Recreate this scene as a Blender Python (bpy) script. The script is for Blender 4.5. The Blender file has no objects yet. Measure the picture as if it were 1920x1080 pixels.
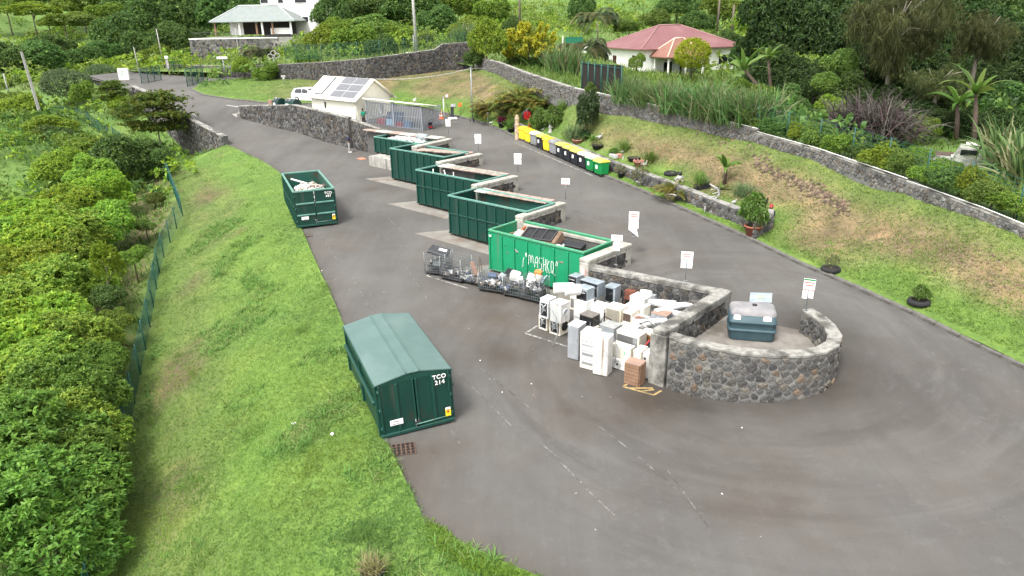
import bpy,bmesh,math,random
import numpy as np
from mathutils import Vector,Matrix,noise
from mathutils.geometry import delaunay_2d_cdt
R = math.radians
scene = bpy.context.scene
COL = scene.collection
# ------------------------------------------------------------------ camera
FPX,PITCH,ROLL,CAMH = 1336.0,R(20.8),R(-1.0),13.06
_c,_s = math.cos(PITCH),math.sin(PITCH)
_F = np.array([0,_c,-_s]); _R0 = np.array([1.0,0,0]); _U0 = np.array([0,_s,_c])
_R = _R0*math.cos(ROLL) + _U0*math.sin(ROLL); _U = -_R0*math.sin(ROLL) + _U0*math.cos(ROLL)
cam_d = bpy.data.cameras.new('camera'); cam = bpy.data.objects.new('camera',cam_d); COL.objects.link(cam)
cam_d.sensor_width = 36.0; cam_d.lens = FPX/1920*36.0; cam_d.clip_start = 0.5; cam_d.clip_end = 2000
cam.matrix_world = Matrix(((_R[0],_U[0],-_F[0],0),(_R[1],_U[1],-_F[1],0),(_R[2],_U[2],-_F[2],CAMH),(0,0,0,1)))
scene.camera = cam
# ------------------------------------------------------------------ daylight (bright overcast)
SUN_EL,SUN_AZ = R(58),R(215)          # azimuth of the sun measured clockwise from +Y
world = bpy.data.worlds.new('World'); scene.world = world; world.use_nodes = True
wn,wl = world.node_tree.nodes,world.node_tree.links
bg = wn['Background']; sky = wn.new('ShaderNodeTexSky'); sky.sky_type = 'NISHITA'; sky.sun_disc = False
sky.sun_elevation = SUN_EL; sky.sun_rotation = SUN_AZ; sky.dust_density = 4.0; sky.air_density = 1.0; sky.ozone_density = 1.0
hs = wn.new('ShaderNodeHueSaturation'); hs.inputs['Saturation'].default_value = 0.10
wl.new(sky.outputs[0],hs.inputs['Color']); wl.new(hs.outputs[0],bg.inputs['Color'])
bg.inputs['Strength'].default_value = 0.15
sun_d = bpy.data.lights.new('sun','SUN'); sun_d.energy = 1.0; sun_d.angle = R(14); sun_d.color = (1.0,0.965,0.91)
sun = bpy.data.objects.new('sun',sun_d); COL.objects.link(sun)
_sd = Vector((math.sin(SUN_AZ)*math.cos(SUN_EL),math.cos(SUN_AZ)*math.cos(SUN_EL),math.sin(SUN_EL)))
sun.rotation_euler = _sd.to_track_quat('Z','Y').to_euler()
scene.view_settings.view_transform = 'Standard'; scene.view_settings.look = 'None'
scene.view_settings.exposure = 1.55; scene.view_settings.gamma = 1.0; scene.view_settings.use_curve_mapping = False
scene.render.engine = 'CYCLES'
scene.cycles.max_bounces = 6; scene.cycles.transparent_max_bounces = 12
# ------------------------------------------------------------------ sight-line helpers: a picture position and a real height/depth/ground give a place
def ray(px,py): return _F + _R*(px-960)/FPX + _U*(540-py)/FPX
def AT(px,py,z):
 d = ray(px,py); return Vector((d*(z-CAMH)/d[2]) + np.array([0,0,CAMH]))
def AD(px,py,D): return Vector(ray(px,py)*D + np.array([0,0,CAMH]))
def PROJ(p):
 d = np.array([p[0],p[1],p[2]-CAMH]); z = d @ _F
 return 960+FPX*(d @ _R)/z,540-FPX*(d @ _U)/z,z
def G(px,py,zf,y0=8.0):
 d = ray(px,py); t = y0/d[1]; lt = t
 while t < 420:
  p = d*t; z = p[2]+CAMH
  if z < zf(p[0],p[1]):
   a,b = lt,t
   for _ in range(14):
    m = (a+b)/2; p = d*m
    if p[2]+CAMH < zf(p[0],p[1]): b = m
    else: a = m
   p = d*b; return Vector((p[0],p[1],zf(p[0],p[1])))
  lt = t; t += 0.25+t*0.006
 p = d*t; return Vector((p[0],p[1],p[2]+CAMH))
# ------------------------------------------------------------------ object helpers
def tag(o,label=None,cat=None,group=None,kind=None):
 if label: o['label'] = label
 if cat: o['category'] = cat
 if group: o['group'] = group
 if kind: o['kind'] = kind
 return o
def thing(name,label,cat,loc=(0,0,0),rz=0.0,group=None,rot=None):
 o = bpy.data.objects.new(name,None); COL.objects.link(o)
 o.location = loc; o.rotation_euler = rot if rot else (0,0,rz); o.empty_display_size = 0.2
 return tag(o,label,cat,group)
def link(name,me,parent=None,loc=None,rot=None,sc=None):
 o = bpy.data.objects.new(name,me); COL.objects.link(o)
 if parent is not None: o.parent = parent
 if loc is not None: o.location = loc
 if rot is not None: o.rotation_euler = rot
 if sc is not None: o.scale = sc
 return o
def copy_tree(o,parent=None):
 c = o.copy(); COL.objects.link(c); c.parent = parent
 for ch in o.children: copy_tree(ch,c)
 return c
class MB:
 """collects simple shapes into ONE mesh"""
 def __init__(s): s.v = []; s.f = []; s.m = []; s.sm = []; s.mats = []; s.c = None
 def mi(s,mat):
  if mat not in s.mats: s.mats.append(mat)
  return s.mats.index(mat)
 def add(s,vs,fs,mat,smooth=False):
  b = len(s.v); s.v += [tuple(v) for v in vs]; i = s.mi(mat)
  for f in fs: s.f.append([b+k for k in f]); s.m.append(i); s.sm.append(smooth)
  return s
 def box(s,c,d,mat,rz=0.0,M=None,taper=1.0,bev=0.0):
  x,y,z = d[0]/2,d[1]/2,d[2]/2; t = taper
  if bev > 0:
   b = min(bev,x*.9,y*.9,z*.9); vs = [];
   prof = [(-z,b),(-z+b,0),(z-b,0),(z,b)]
   for (h,ins) in prof:
    k = 1.0+(t-1.0)*((h+z)/(2*z))
    X,Y = x*k-ins,y*k-ins; cb = b if ins == 0 else b*.4
    ring = [(-X+cb,-Y),(X-cb,-Y),(X,-Y+cb),(X,Y-cb),(X-cb,Y),(-X+cb,Y),(-X,Y-cb),(-X,-Y+cb)]
    vs += [Vector((p[0],p[1],h)) for p in ring]
   fs = [list(range(7,-1,-1)),list(range(24,32))]
   for r in range(3):
    for i in range(8):
     j = (i+1) % 8; fs.append([r*8+i,r*8+j,r*8+8+j,r*8+8+i])
  else:
   vs = [Vector(p) for p in [(-x,-y,-z),(x,-y,-z),(x,y,-z),(-x,y,-z),(-x*t,-y*t,z),(x*t,-y*t,z),(x*t,y*t,z),(-x*t,y*t,z)]]
   fs = [(0,3,2,1),(4,5,6,7),(0,1,5,4),(1,2,6,5),(2,3,7,6),(3,0,4,7)]
  T = M if M is not None else Matrix.Rotation(rz,4,'Z')
  c = Vector(c)
  return s.add([T @ v + c for v in vs],fs,mat)
 def tube(s,pts,r,mat,n=8,cap=True,smooth=True):
  pts = [Vector(p) for p in pts]; rs = r if isinstance(r,(list,tuple)) else [r]*len(pts)
  vs = []; fs = []; up0 = None
  for i,p in enumerate(pts):
   t = (pts[min(i+1,len(pts)-1)] - pts[max(i-1,0)])
   if t.length < 1e-9: t = Vector((0,0,1))
   t.normalize()
   a = Vector((0,0,1)) if abs(t.z) < .9 else Vector((1,0,0))
   if up0 is not None: a = up0
   x = a.cross(t)
   if x.length < 1e-6: x = Vector((1,0,0)).cross(t)
   x.normalize(); y = t.cross(x); up0 = y
   for k in range(n):
    an = 2*math.pi*k/n; vs.append(p + (x*math.cos(an) + y*math.sin(an))*rs[i])
  for i in range(len(pts)-1):
   for k in range(n):
    k2 = (k+1) % n; fs.append((i*n+k,i*n+k2,(i+1)*n+k2,(i+1)*n+k))
  s.add(vs,fs,mat,smooth)
  if cap:
   b = len(s.v)-len(vs); i = s.mi(mat)
   s.f.append([b+k for k in range(n-1,-1,-1)]); s.m.append(i); s.sm.append(False)
   s.f.append([b+(len(pts)-1)*n+k for k in range(n)]); s.m.append(i); s.sm.append(False)
  return s
 def lathe(s,prof,mat,n=14,c=(0,0,0),M=None,smooth=True):
  vs = []; fs = []; c = Vector(c)
  for (r,z) in prof:
   for k in range(n):
    a = 2*math.pi*k/n; v = Vector((r*math.cos(a),r*math.sin(a),z))
    vs.append((M @ v if M is not None else v) + c)
  for i in range(len(prof)-1):
   for k in range(n):
    k2 = (k+1) % n; fs.append((i*n+k,i*n+k2,(i+1)*n+k2,(i+1)*n+k))
  return s.add(vs,fs,mat,smooth)
 def ball(s,c,r,mat,n=8,m=6,sx=1,sy=1,sz=1,jit=0,rng=None):
  vs = []; fs = []; c = Vector(c)
  for i in range(m+1):
   th = math.pi*i/m
   for k in range(n):
    a = 2*math.pi*k/n; q = r*(1+(rng.uniform(-jit,jit) if rng else 0))
    vs.append(c + Vector((q*sx*math.sin(th)*math.cos(a),q*sy*math.sin(th)*math.sin(a),q*sz*math.cos(th))))
  for i in range(m):
   for k in range(n):
    k2 = (k+1) % n; fs.append((i*n+k,(i+1)*n+k,(i+1)*n+k2,i*n+k2))
  return s.add(vs,fs,mat,True)
 def prism(s,poly,z0,z1,mat,M=None):
  n = len(poly); vs = [Vector((p[0],p[1],z0)) for p in poly]+[Vector((p[0],p[1],z1)) for p in poly]
  if M is not None: vs = [M @ v for v in vs]
  fs = [list(range(n-1,-1,-1)),list(range(n,2*n))]+[[i,(i+1) % n,n+(i+1) % n,n+i] for i in range(n)]
  return s.add(vs,fs,mat)
 def mesh(s,name):
  me = bpy.data.meshes.new(name); me.from_pydata(s.v,[],s.f)
  for m in s.mats: me.materials.append(m)
  me.polygons.foreach_set('material_index',s.m); me.polygons.foreach_set('use_smooth',s.sm)
  me.validate(); me.update(); return me
 def build(s,name,parent=None,loc=None,rot=None): return link(name,s.mesh(name),parent,loc,rot)
def box_part(name,parent,c,d,mat,**k): return MB().box(c,d,mat,**k).build(name,parent)
def np_mesh(name,V,Fq,mat,col=None,smooth=False):
 """V (n,3); Fq (m,k) faces all with k corners; col (n,3) colour of each vertex"""
 me = bpy.data.meshes.new(name); n,(m,k) = len(V),Fq.shape
 me.vertices.add(n); me.vertices.foreach_set('co',V.astype(np.float32).ravel())
 me.loops.add(m*k); me.loops.foreach_set('vertex_index',Fq.astype(np.int32).ravel())
 me.polygons.add(m); me.polygons.foreach_set('loop_start',np.arange(0,m*k,k,dtype=np.int32))
 try: me.polygons.foreach_set('loop_total',np.full(m,k,dtype=np.int32))
 except Exception: pass
 if smooth: me.polygons.foreach_set('use_smooth',np.ones(m,dtype=bool))
 if col is not None:
  a = me.color_attributes.new('col','FLOAT_COLOR','POINT')
  a.data.foreach_set('color',np.concatenate([col,np.ones((n,1))],1).astype(np.float32).ravel())
 me.materials.append(mat); me.update(calc_edges=True); me.validate()
 return me
# ------------------------------------------------------------------ materials
MATS = {}
def mat(name,c,c2=None,scale=6.0,rough=0.7,bump=0.0,bscale=None,metal=0.0,detail=5,attr=None,spec=0.4,c3=None,scale3=1.0,thr=(0.45,0.7),streak=None,coat=0.0):
 """procedural surface: base colour c mottled with c2 (noise), larger patches of c3, optional vertical streaks, fine bump"""
 if name in MATS: return MATS[name]
 def alb(q):
  if not isinstance(q,tuple): return q
  k = .66+.34*min(1,max(0,(max(q)-.42)/.28)); return tuple(v*k for v in q)
 c,c2,c3 = alb(c),alb(c2),alb(c3); streak = (alb(streak[0]),*streak[1:]) if streak else None
 m = bpy.data.materials.new(name); MATS[name] = m; m.use_nodes = True
 N,L = m.node_tree.nodes,m.node_tree.links; b = N['Principled BSDF']
 b.inputs['Roughness'].default_value = rough; b.inputs['Metallic'].default_value = metal
 b.inputs['Specular IOR Level'].default_value = spec
 if coat: b.inputs['Coat Weight'].default_value = coat
 tc = N.new('ShaderNodeTexCoord')
 def ramp(src,lo,hi):
  r = N.new('ShaderNodeMapRange'); r.interpolation_type = 'SMOOTHSTEP'; r.inputs['From Min'].default_value = lo; r.inputs['From Max'].default_value = hi
  L.new(src,r.inputs['Value']); return r.outputs[0]
 def nz(sc,det=detail,vec=None):
  t = N.new('ShaderNodeTexNoise'); t.inputs['Scale'].default_value = sc; t.inputs['Detail'].default_value = det; t.inputs['Roughness'].default_value = .6
  L.new(vec if vec is not None else tc.outputs['Object'],t.inputs['Vector']); return t.outputs[0]
 def mix(f,a,bb,mode='MIX'):
  x = N.new('ShaderNodeMix'); x.data_type = 'RGBA'; x.blend_type = mode
  if isinstance(f,float): x.inputs[0].default_value = f
  else: L.new(f,x.inputs[0])
  for i,q in ((6,a),(7,bb)):
   if isinstance(q,tuple): x.inputs[i].default_value = (*q,1)
   else: L.new(q,x.inputs[i])
  return x.outputs[2]
 out = c
 if c2: out = mix(ramp(nz(scale),.35,.65),out,c2)
 if c3: out = mix(ramp(nz(scale3,6),*thr),out,c3)
 if streak:
  mp = N.new('ShaderNodeMapping'); mp.inputs['Scale'].default_value = (streak[1],streak[1],streak[1]*.06); L.new(tc.outputs['Object'],mp.inputs['Vector'])
  out = mix(ramp(nz(1.0,4,mp.outputs[0]),streak[2] if len(streak) > 2 else .52,.75),out,streak[0])
 if attr:
  a = N.new('ShaderNodeAttribute'); a.attribute_name = 'col'
  out = a.outputs['Color'] if out == 'attr' else mix(1.0,out,a.outputs['Color'],'MULTIPLY')
 if isinstance(out,tuple): b.inputs['Base Color'].default_value = (*out,1)
 else: L.new(out,b.inputs['Base Color'])
 if bump:
  bp = N.new('ShaderNodeBump'); bp.inputs['Strength'].default_value = bump; bp.inputs['Distance'].default_value = .03
  L.new(nz(bscale or scale*4,6),bp.inputs['Height']); L.new(bp.outputs[0],b.inputs['Normal'])
 return m
def leaf_mat(name,trans=0.42,rough=0.55):
 if name in MATS: return MATS[name]
 m = bpy.data.materials.new(name); MATS[name] = m; m.use_nodes = True
 N,L = m.node_tree.nodes,m.node_tree.links; b = N['Principled BSDF']; o = N['Material Output']
 a = N.new('ShaderNodeAttribute'); a.attribute_name = 'col'
 oi = N.new('ShaderNodeObjectInfo'); h = N.new('ShaderNodeHueSaturation')
 mr = N.new('ShaderNodeMapRange'); mr.inputs['To Min'].default_value = .60; mr.inputs['To Max'].default_value = .88; L.new(oi.outputs['Random'],mr.inputs['Value'])
 L.new(mr.outputs[0],h.inputs['Value']); L.new(a.outputs['Color'],h.inputs['Color'])
 mh = N.new('ShaderNodeMapRange'); mh.inputs['To Min'].default_value = .485; mh.inputs['To Max'].default_value = .515; L.new(oi.outputs['Random'],mh.inputs['Value']); L.new(mh.outputs[0],h.inputs['Hue'])
 L.new(h.outputs[0],b.inputs['Base Color']); b.inputs['Roughness'].default_value = rough; b.inputs['Specular IOR Level'].default_value = .3
 t = N.new('ShaderNodeBsdfTranslucent'); L.new(h.outputs[0],t.inputs['Color'])
 mx = N.new('ShaderNodeMixShader'); mx.inputs[0].default_value = trans
 L.new(b.outputs[0],mx.inputs[1]); L.new(t.outputs[0],mx.inputs[2]); L.new(mx.outputs[0],o.inputs['Surface'])
 return m
# ------------------------------------------------------------------ palette
M_conc = mat('concrete',(.40,.385,.35),(.30,.285,.25),3,.85,.25,30,c3=(.13,.12,.10),scale3=1.4,thr=(.52,.72))
M_conc_l = mat('pale_concrete',(.50,.48,.42),(.40,.38,.33),3,.85,.2,30,c3=(.20,.18,.15),scale3=1.7,thr=(.56,.76))
M_conc_d = mat('weathered_concrete',(.43,.415,.375),(.29,.28,.25),5,.9,.35,30,c3=(.11,.104,.092),scale3=1.1,thr=(.46,.64))
M_pad = mat('concrete_pad',(.32,.30,.265),(.25,.23,.20),1.5,.85,.2,30,c3=(.20,.14,.105),scale3=.6,thr=(.5,.72))
M_mortar = mat('mortar',(.17,.165,.155),(.11,.106,.10),8,.95,.4,40)
M_mortar_l = mat('pale_mortar',(.26,.255,.24),(.16,.155,.145),6,.95,.4,40)
M_stone = mat('stone',(.70,.70,.70),(.46,.46,.46),9,.85,.5,26,attr=True)
M_kerb = mat('kerb_concrete',(.20,.19,.175),(.13,.12,.105),5,.9,.3,30,c3=(.06,.06,.045),scale3=1.5)
M_dkgreen = mat('dark_green_paint',(.005,.060,.042),(.004,.050,.036),1.5,.42,.05,8,spec=.5,c3=(.030,.048,.034),scale3=1.1,thr=(.55,.75),streak=((.045,.075,.058),2.5,.55))
M_dkgreen_rib = mat('dark_green_rib',(.006,.068,.048),(.012,.075,.055),4,.42,spec=.5)
M_rim = mat('worn_green_rim',(.17,.38,.31),(.12,.30,.24),5,.5,.1,20,c3=(.22,.20,.16),scale3=2.0,thr=(.6,.75))
M_brown_d = mat('dark_brown_board',(.14,.08,.05),(.11,.06,.04),4,.8)
M_inside = mat('rusty_green_inside',(.012,.12,.085),(.02,.10,.075),3,.7,.1,12,c3=(.11,.055,.03),scale3=.9,thr=(.48,.7),streak=((.13,.09,.06),3,.56))
M_brgreen = mat('bright_green_paint',(.012,.36,.16),(.010,.32,.14),1.6,.45,.05,8,spec=.5,c3=(.05,.27,.13),scale3=1.2,thr=(.52,.74),streak=((.10,.27,.15),2.5,.56))
M_brgreen_in = mat('bright_green_inside',(.014,.30,.13),(.03,.26,.12),3,.65,.1,12,c3=(.13,.10,.05),scale3=1.0,thr=(.54,.72))
M_cover = mat('green_roof_sheet',(.118,.205,.183),(.10,.18,.162),1.2,.5,.04,6,spec=.5,c3=(.15,.23,.21),scale3=.5)
M_rust = mat('rusty_steel',(.16,.10,.07),(.09,.055,.04),9,.85,.3,40)
M_steel = mat('galvanised_steel',(.42,.44,.45),(.33,.35,.36),8,.45,metal=.5)
M_steel_d = mat('dark_steel',(.10,.105,.11),(.07,.072,.076),8,.5,metal=.4)
M_white = mat('white_enamel',(.71,.71,.69),(.66,.66,.63),2,.4,spec=.5,c3=(.50,.48,.43),scale3=1.3,thr=(.6,.8))
M_white_y = mat('yellowed_enamel',(.72,.68,.58),(.68,.63,.52),2,.45,c3=(.46,.40,.31),scale3=1.6,thr=(.56,.76))
M_white_g = mat('dulled_enamel',(.62,.63,.63),(.56,.57,.57),2,.45,c3=(.42,.40,.37),scale3=2.0,thr=(.55,.72),streak=((.42,.33,.25),3,.6))
M_white_d = mat('dirty_enamel',(.66,.65,.62),(.58,.56,.52),3,.5,c3=(.34,.26,.19),scale3=2.4,thr=(.58,.72),streak=((.36,.28,.20),4,.56))
M_white_c = mat('white_paint',(.80,.79,.76),(.75,.74,.70),1.2,.6)
M_cream = mat('cream_enamel',(.75,.69,.55),(.68,.62,.48),3,.4)
M_grey_ap = mat('grey_enamel',(.42,.44,.46),(.36,.38,.40),2,.4)
M_bluegrey = mat('bluish_metal',(.40,.46,.50),(.33,.39,.43),3,.4,metal=.2)
M_black = mat('black_plastic',(.016,.016,.018),(.025,.025,.027),6,.45)
M_glass_d = mat('dark_glass',(.012,.014,.016),rough=.08,spec=.7)
M_brown_b = mat('brown_board',(.36,.22,.14),(.28,.165,.10),3,.7)
M_brown_l = mat('light_brown_top',(.44,.29,.22),(.37,.24,.18),3,.7)
M_leather = mat('tan_leather',(.30,.19,.125),(.24,.15,.10),3,.55,.1,12)
M_tile = mat('salmon_slab',(.50,.375,.31),(.42,.31,.255),4,.85,.15,30,c3=(.30,.26,.22),scale3=1.6)
M_tile_w = mat('worn_pale_slab',(.60,.56,.50),(.48,.44,.39),4,.85,.15,30)
M_yellow = mat('yellow_plastic',(.78,.60,.035),(.72,.55,.03),2,.45)
M_ylid = mat('pale_yellow_lid',(.78,.66,.10),(.70,.60,.10),2,.5)
M_gbin = mat('grey_plastic',(.36,.37,.37),(.31,.32,.32),2,.5)
M_kbin = mat('charcoal_plastic',(.022,.026,.033),(.03,.034,.042),2,.5)
M_grbin = mat('green_plastic',(.012,.33,.085),(.010,.28,.07),2,.45)
M_red = mat('red_paint',(.50,.018,.022),(.42,.015,.02),5,.45)
M_redtext = mat('red_print',(.62,.10,.08),rough=.7)
M_paper = mat('white_print',(.82,.81,.78),rough=.7)
M_orange = mat('orange_plastic',(.80,.16,.025),(.7,.14,.02),5,.5)
M_terra = mat('terracotta',(.42,.145,.085),(.36,.12,.07),6,.8)
M_terra_p = mat('pink_terracotta',(.52,.25,.19),(.45,.21,.16),6,.8)
M_tyre = mat('tyre_rubber',(.02,.02,.021),(.03,.03,.03),8,.85)
M_teal = mat('teal_tank',(.048,.100,.122),(.055,.11,.13),3,.55,c3=(.07,.125,.145),scale3=.7)
M_tanktop = mat('weathered_tank_top',(.36,.34,.34),(.28,.27,.275),2.5,.8,c3=(.20,.22,.23),scale3=.9)
M_wood = mat('grey_wood',(.22,.18,.14),(.15,.12,.095),6,.85,.2,30)
M_poleconc = mat('pole_concrete',(.50,.49,.46),(.40,.39,.365),4,.85)
M_bark = mat('bark',(.17,.135,.10),(.10,.08,.06),9,.9,.5,30)
M_bark_p = mat('pale_bark',(.34,.30,.24),(.24,.21,.165),9,.9,.4,30)
M_bark_r = mat('reddish_dry_sheath',(.13,.09,.065),(.065,.045,.035),9,.9,.5,30)
M_fence = mat('green_fence_paint',(.012,.105,.085),(.01,.09,.07),6,.5)
M_fence_lt = mat('pale_green_fence_paint',(.05,.20,.16),rough=.5)
M_soil = mat('potting_soil',(.05,.035,.024),(.075,.055,.04),14,.95)
M_skin = mat('skin',(.16,.085,.055),rough=.6)
M_skin2 = mat('light_skin',(.30,.17,.11),rough=.6)
M_hair = mat('black_hair',(.010,.009,.008),rough=.6)
M_navy = mat('navy_cloth',(.022,.032,.075),(.03,.04,.09),10,.85)
M_trous = mat('grey_cloth',(.42,.42,.41),(.36,.36,.35),10,.85)
M_gshirt = mat('green_cloth',(.012,.26,.15),(.010,.22,.13),10,.85)
M_dkcloth = mat('dark_cloth',(.03,.03,.035),rough=.9)
M_hutwall = mat('cream_render',(.80,.775,.65),(.75,.725,.61),1.4,.8,.05,30)
M_hutroof = mat('cream_roof_sheet',(.80,.77,.66),(.74,.71,.60),1.0,.55)
M_solar = mat('solar_cells',(.17,.175,.19),(.20,.205,.215),3,.35,spec=.5)
M_solar_l = mat('pale_collector_glass',(.42,.46,.46),(.38,.42,.42),2,.3)
M_alu = mat('aluminium',(.62,.63,.62),rough=.4,metal=.3)
M_bars = mat('grey_bars',(.36,.39,.43),(.30,.33,.37),6,.5)
M_pinkroof = mat('faded_red_roof',(.27,.115,.117),(.24,.10,.103),.8,.7,c3=(.30,.15,.148),scale3=.4)
M_salmon = mat('salmon_roof',(.34,.16,.12),(.30,.14,.105),.8,.7)
M_ridge = mat('pale_pink_ridge',(.42,.24,.22),rough=.7)
M_shutter = mat('dark_red_shutter',(.07,.012,.012),(.055,.01,.01),5,.6)
M_greyroof = mat('grey_metal_roof',(.30,.335,.315),(.26,.295,.28),1.2,.55)
M_winglass = mat('window_glass',(.02,.025,.03),rough=.1,spec=.7)
M_mark = mat('worn_road_paint',(.50,.49,.46),(.20,.19,.18),9,.85,c3=(.12,.115,.11),scale3=3.0,thr=(.5,.62))
M_markline = mat('faint_road_paint',(.30,.285,.26),(.14,.13,.12),7,.85,c3=(.10,.095,.09),scale3=2.5,thr=(.42,.58))
M_ymark = mat('yellow_road_paint',(.52,.36,.14),(.42,.30,.13),9,.85,c3=(.2,.16,.09),scale3=3)
M_redmark = mat('orange_road_paint',(.62,.22,.13),(.55,.2,.12),9,.8)
M_statue = mat('white_plaster',(.56,.55,.52),(.38,.37,.35),12,.8)
M_totem = mat('carved_pale_wood',(.55,.43,.30),(.42,.31,.20),8,.85,.6,14)
M_carwhite = mat('car_white',(.80,.80,.79),rough=.25,coat=.5)
M_truckdirty = mat('dirty_white_paint',(.55,.55,.50),(.40,.40,.35),3,.7,c3=(.22,.21,.17),scale3=1.2)
M_debris = mat('rubble','attr',rough=.85,attr=True,bump=.2,bscale=20)
M_leaf = leaf_mat('leaf'); M_blade = leaf_mat('grass_blade',.3,.7)
M_screen = mat('dark_screening',(.028,.024,.018),(.018,.015,.012),10,.95)
M_pinkplastic = mat('pink_fabric',(.6,.15,.2),rough=.8)
M_bluecrate = mat('blue_plastic',(.10,.22,.42),(.08,.18,.36),5,.5)
M_lblue = mat('pale_blue_panel',(.30,.50,.66),rough=.6)
# ------------------------------------------------------------------ heights of the two yard levels
def zl(y): return float(np.interp(y,[16,20,37,50,63,70,75,80,84,92,110,130],[0,.03,.4,.85,1.4,2.0,2.75,3.75,4.5,5.5,6.5,7.2]))
def zu(y): return float(np.interp(y,[20,37,50,63,70,77,84,92,110,130],[.9,1.75,2.45,3.2,3.8,4.5,5.0,5.5,6.5,7.2]))
TIP = (-28.74,78.39)
LONGWALL = [TIP,(-21.4,73.5),(-13.07,66.0)]
QUAY = [(-13.07,66.0),(-10.6,64.4),(-5.1,59.6),(-7.35,56.3),(-2.35,53.75),(-4.95,50.9),(.2,46.55),(-2.1,44.2),(2.85,40.2),(.6,37.6),(5.55,33.3),(3.5,31.2),(8.75,27.5),(5.5,23.85)]
ENC = [(6.1,23.3),(6.9,22.7),(7.9,22.2),(8.9,21.98),(9.9,21.96),(10.65,22.2),(11.25,22.68),(11.65,23.4),(11.8,24.3),(11.78,25.1),(11.6,25.85)]
E0 = (9.2,24.6)
def pip(x,y,poly):
 c = False; n = len(poly); j = n-1
 for i in range(n):
  xi,yi = poly[i]; xj,yj = poly[j]
  if (yi > y) != (yj > y) and x < (xj-xi)*(y-yi)/(yj-yi)+xi: c = not c
  j = i
 return c
_wd = Vector((-21.4-TIP[0],73.5-TIP[1])).normalized()      # from the tip along the wall
UPPOLY = LONGWALL + QUAY[1:-1] + [E0,(E0[0]+70*math.cos(R(20)),E0[1]+70*math.sin(R(20))),(90,140),(-60,140),(TIP[0]-_wd.x*60,TIP[1]-_wd.y*60)]
def zroad(x,y):
 a,b = zl(y),zu(y)
 dx,dy = x-TIP[0],y-TIP[1]; t = -(dx*_wd.x+dy*_wd.y)
 if t > 0 and y > 60:
  lat = (dx*-_wd.y+dy*_wd.x); s = min(1,max(0,.5+.5*lat/(1+.8*t)))
 elif pip(x,y,UPPOLY): s = 1.0
 else:
  ph = math.degrees(math.atan2(y-E0[1],x-E0[0])); s = min(1,max(0,(ph+150)/170.0)) if -150 <= ph <= 20.01 else 0.0
 return a+(b-a)*s
CURB_L = [(6.5,10.5),(3.2,12.0),(.28,14.13),(-2.46,15.95),(-4.35,20.47),(-7.83,30.0),(-13.85,45.04),(-19.15,58.98),(-23.0,64.6),(-27.35,69.5)]
def _road(px,py): p = G(px,py,zroad,12); return (p.x,p.y)
RETWALL = [(-27.35,69.5)] + [(-33.2,75.9),(-39.5,83.0),(-45.2,89.2)]
CURB_R = [_road(*q) for q in [(375,158),(360,168),(380,178),(430,186),(492,193),(555,196)]]
CURB_R += [(-14.0,79.6),(-8.5,75.6)] + [_road(*q) for q in [(886,226),(912,233),(945,247)]] + [(.75,62.6)]
CURB_R += [(6.75,49.75)] + [_road(*q) for q in [(1200,357),(1290,397),(1400,446),(1500,495),(1600,538),(1670,570),(1800,632),(1920,690)]] + [(20.5,18.0),(22.0,13.0),(22.5,8.0)]
GATE_L = (-49.0,94.0); GATE_R = CURB_R[0]
ROADPOLY = CURB_L + RETWALL[1:] + [GATE_L,(-60,106),(-56,110)] + CURB_R
# ------------------------------------------------------------------ smooth surfaces through measured heights
class RBF:
 def __init__(s,pts):
  P = np.array(pts,float); s.P = P[:,:2]; n = len(P)
  D = np.linalg.norm(s.P[:,None]-s.P[None],axis=2) + np.eye(n)*1e-6
  A = np.zeros((n+3,n+3)); A[:n,:n] = D; A[:n,n] = 1; A[:n,n+1:] = s.P; A[n,:n] = 1; A[n+1:,:n] = s.P.T
  s.w = np.linalg.solve(A,np.concatenate([P[:,2],np.zeros(3)])); s.n = n
 def many(s,X): return np.linalg.norm(X[:,None]-s.P[None],axis=2) @ s.w[:s.n] + s.w[s.n] + X @ s.w[s.n+1:]
 def __call__(s,x,y):
  d = np.hypot(s.P[:,0]-x,s.P[:,1]-y); return float(d @ s.w[:s.n] + s.w[s.n] + x*s.w[s.n+1] + y*s.w[s.n+2])
_uw = [(1990,462,3.5),(1920,438,3.9),(1840,404,4.25),(1700,352,4.6),(1530,294,5.1),(1420,264,5.4),(1300,236,5.7),(1180,211,6.1),(1080,190,6.5),(990,160,7.0),(935,138,7.3),(893,128,7.4)]
UPWALL = [AT(*q) for q in _uw]
_bw = [(893,127,7.4),(835,132,7.2),(760,141,6.9),(690,149,6.65),(612,151,6.35),(537,148,6.1),(470,146,5.9),(405,146,5.85)]
BACKWALL = [AT(*q) for q in _bw]
UPWALL_XY = [(p.x,p.y) for p in UPWALL]; BACKWALL_XY = [(p.x,p.y) for p in BACKWALL]
_off = [(36,10.0),(34,16.0),(27.5,26.5)]
GARDEN = [G(px,py,lambda x,y: zu(y)+.14,12) for (px,py) in [(968,246),(1010,266),(1075,291),(1140,319),(1212,346),(1276,371),(1335,396),(1400,422)]]
GARDEN_XY = [(p.x,p.y) for p in GARDEN]
GEND = G(1445,432,lambda x,y: zu(y)+.3,12)
_bp = []
for i,(x,y) in enumerate(CURB_R): _bp.append((x,y,zroad(x-.01,y)+.10))
for p in UPWALL: _bp.append((p.x,p.y,p.z))
for p in BACKWALL: _bp.append((p.x,p.y,p.z))
_bp += [(36,10,2.6),(34,16,3.0)]
_bp.append((GEND.x+3.0,GEND.y-1.5,2.0))
for (x,y) in [(13.6,36.2),(15.9,31.5),(17.9,27.2),(19.9,22.7)]: _bp.append((x+.7,y+.6,zroad(x-1,y)+.55))
for p in GARDEN: _bp.append((p.x,p.y,p.z))
_bp.append((GEND.x,GEND.y,GEND.z))
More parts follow.
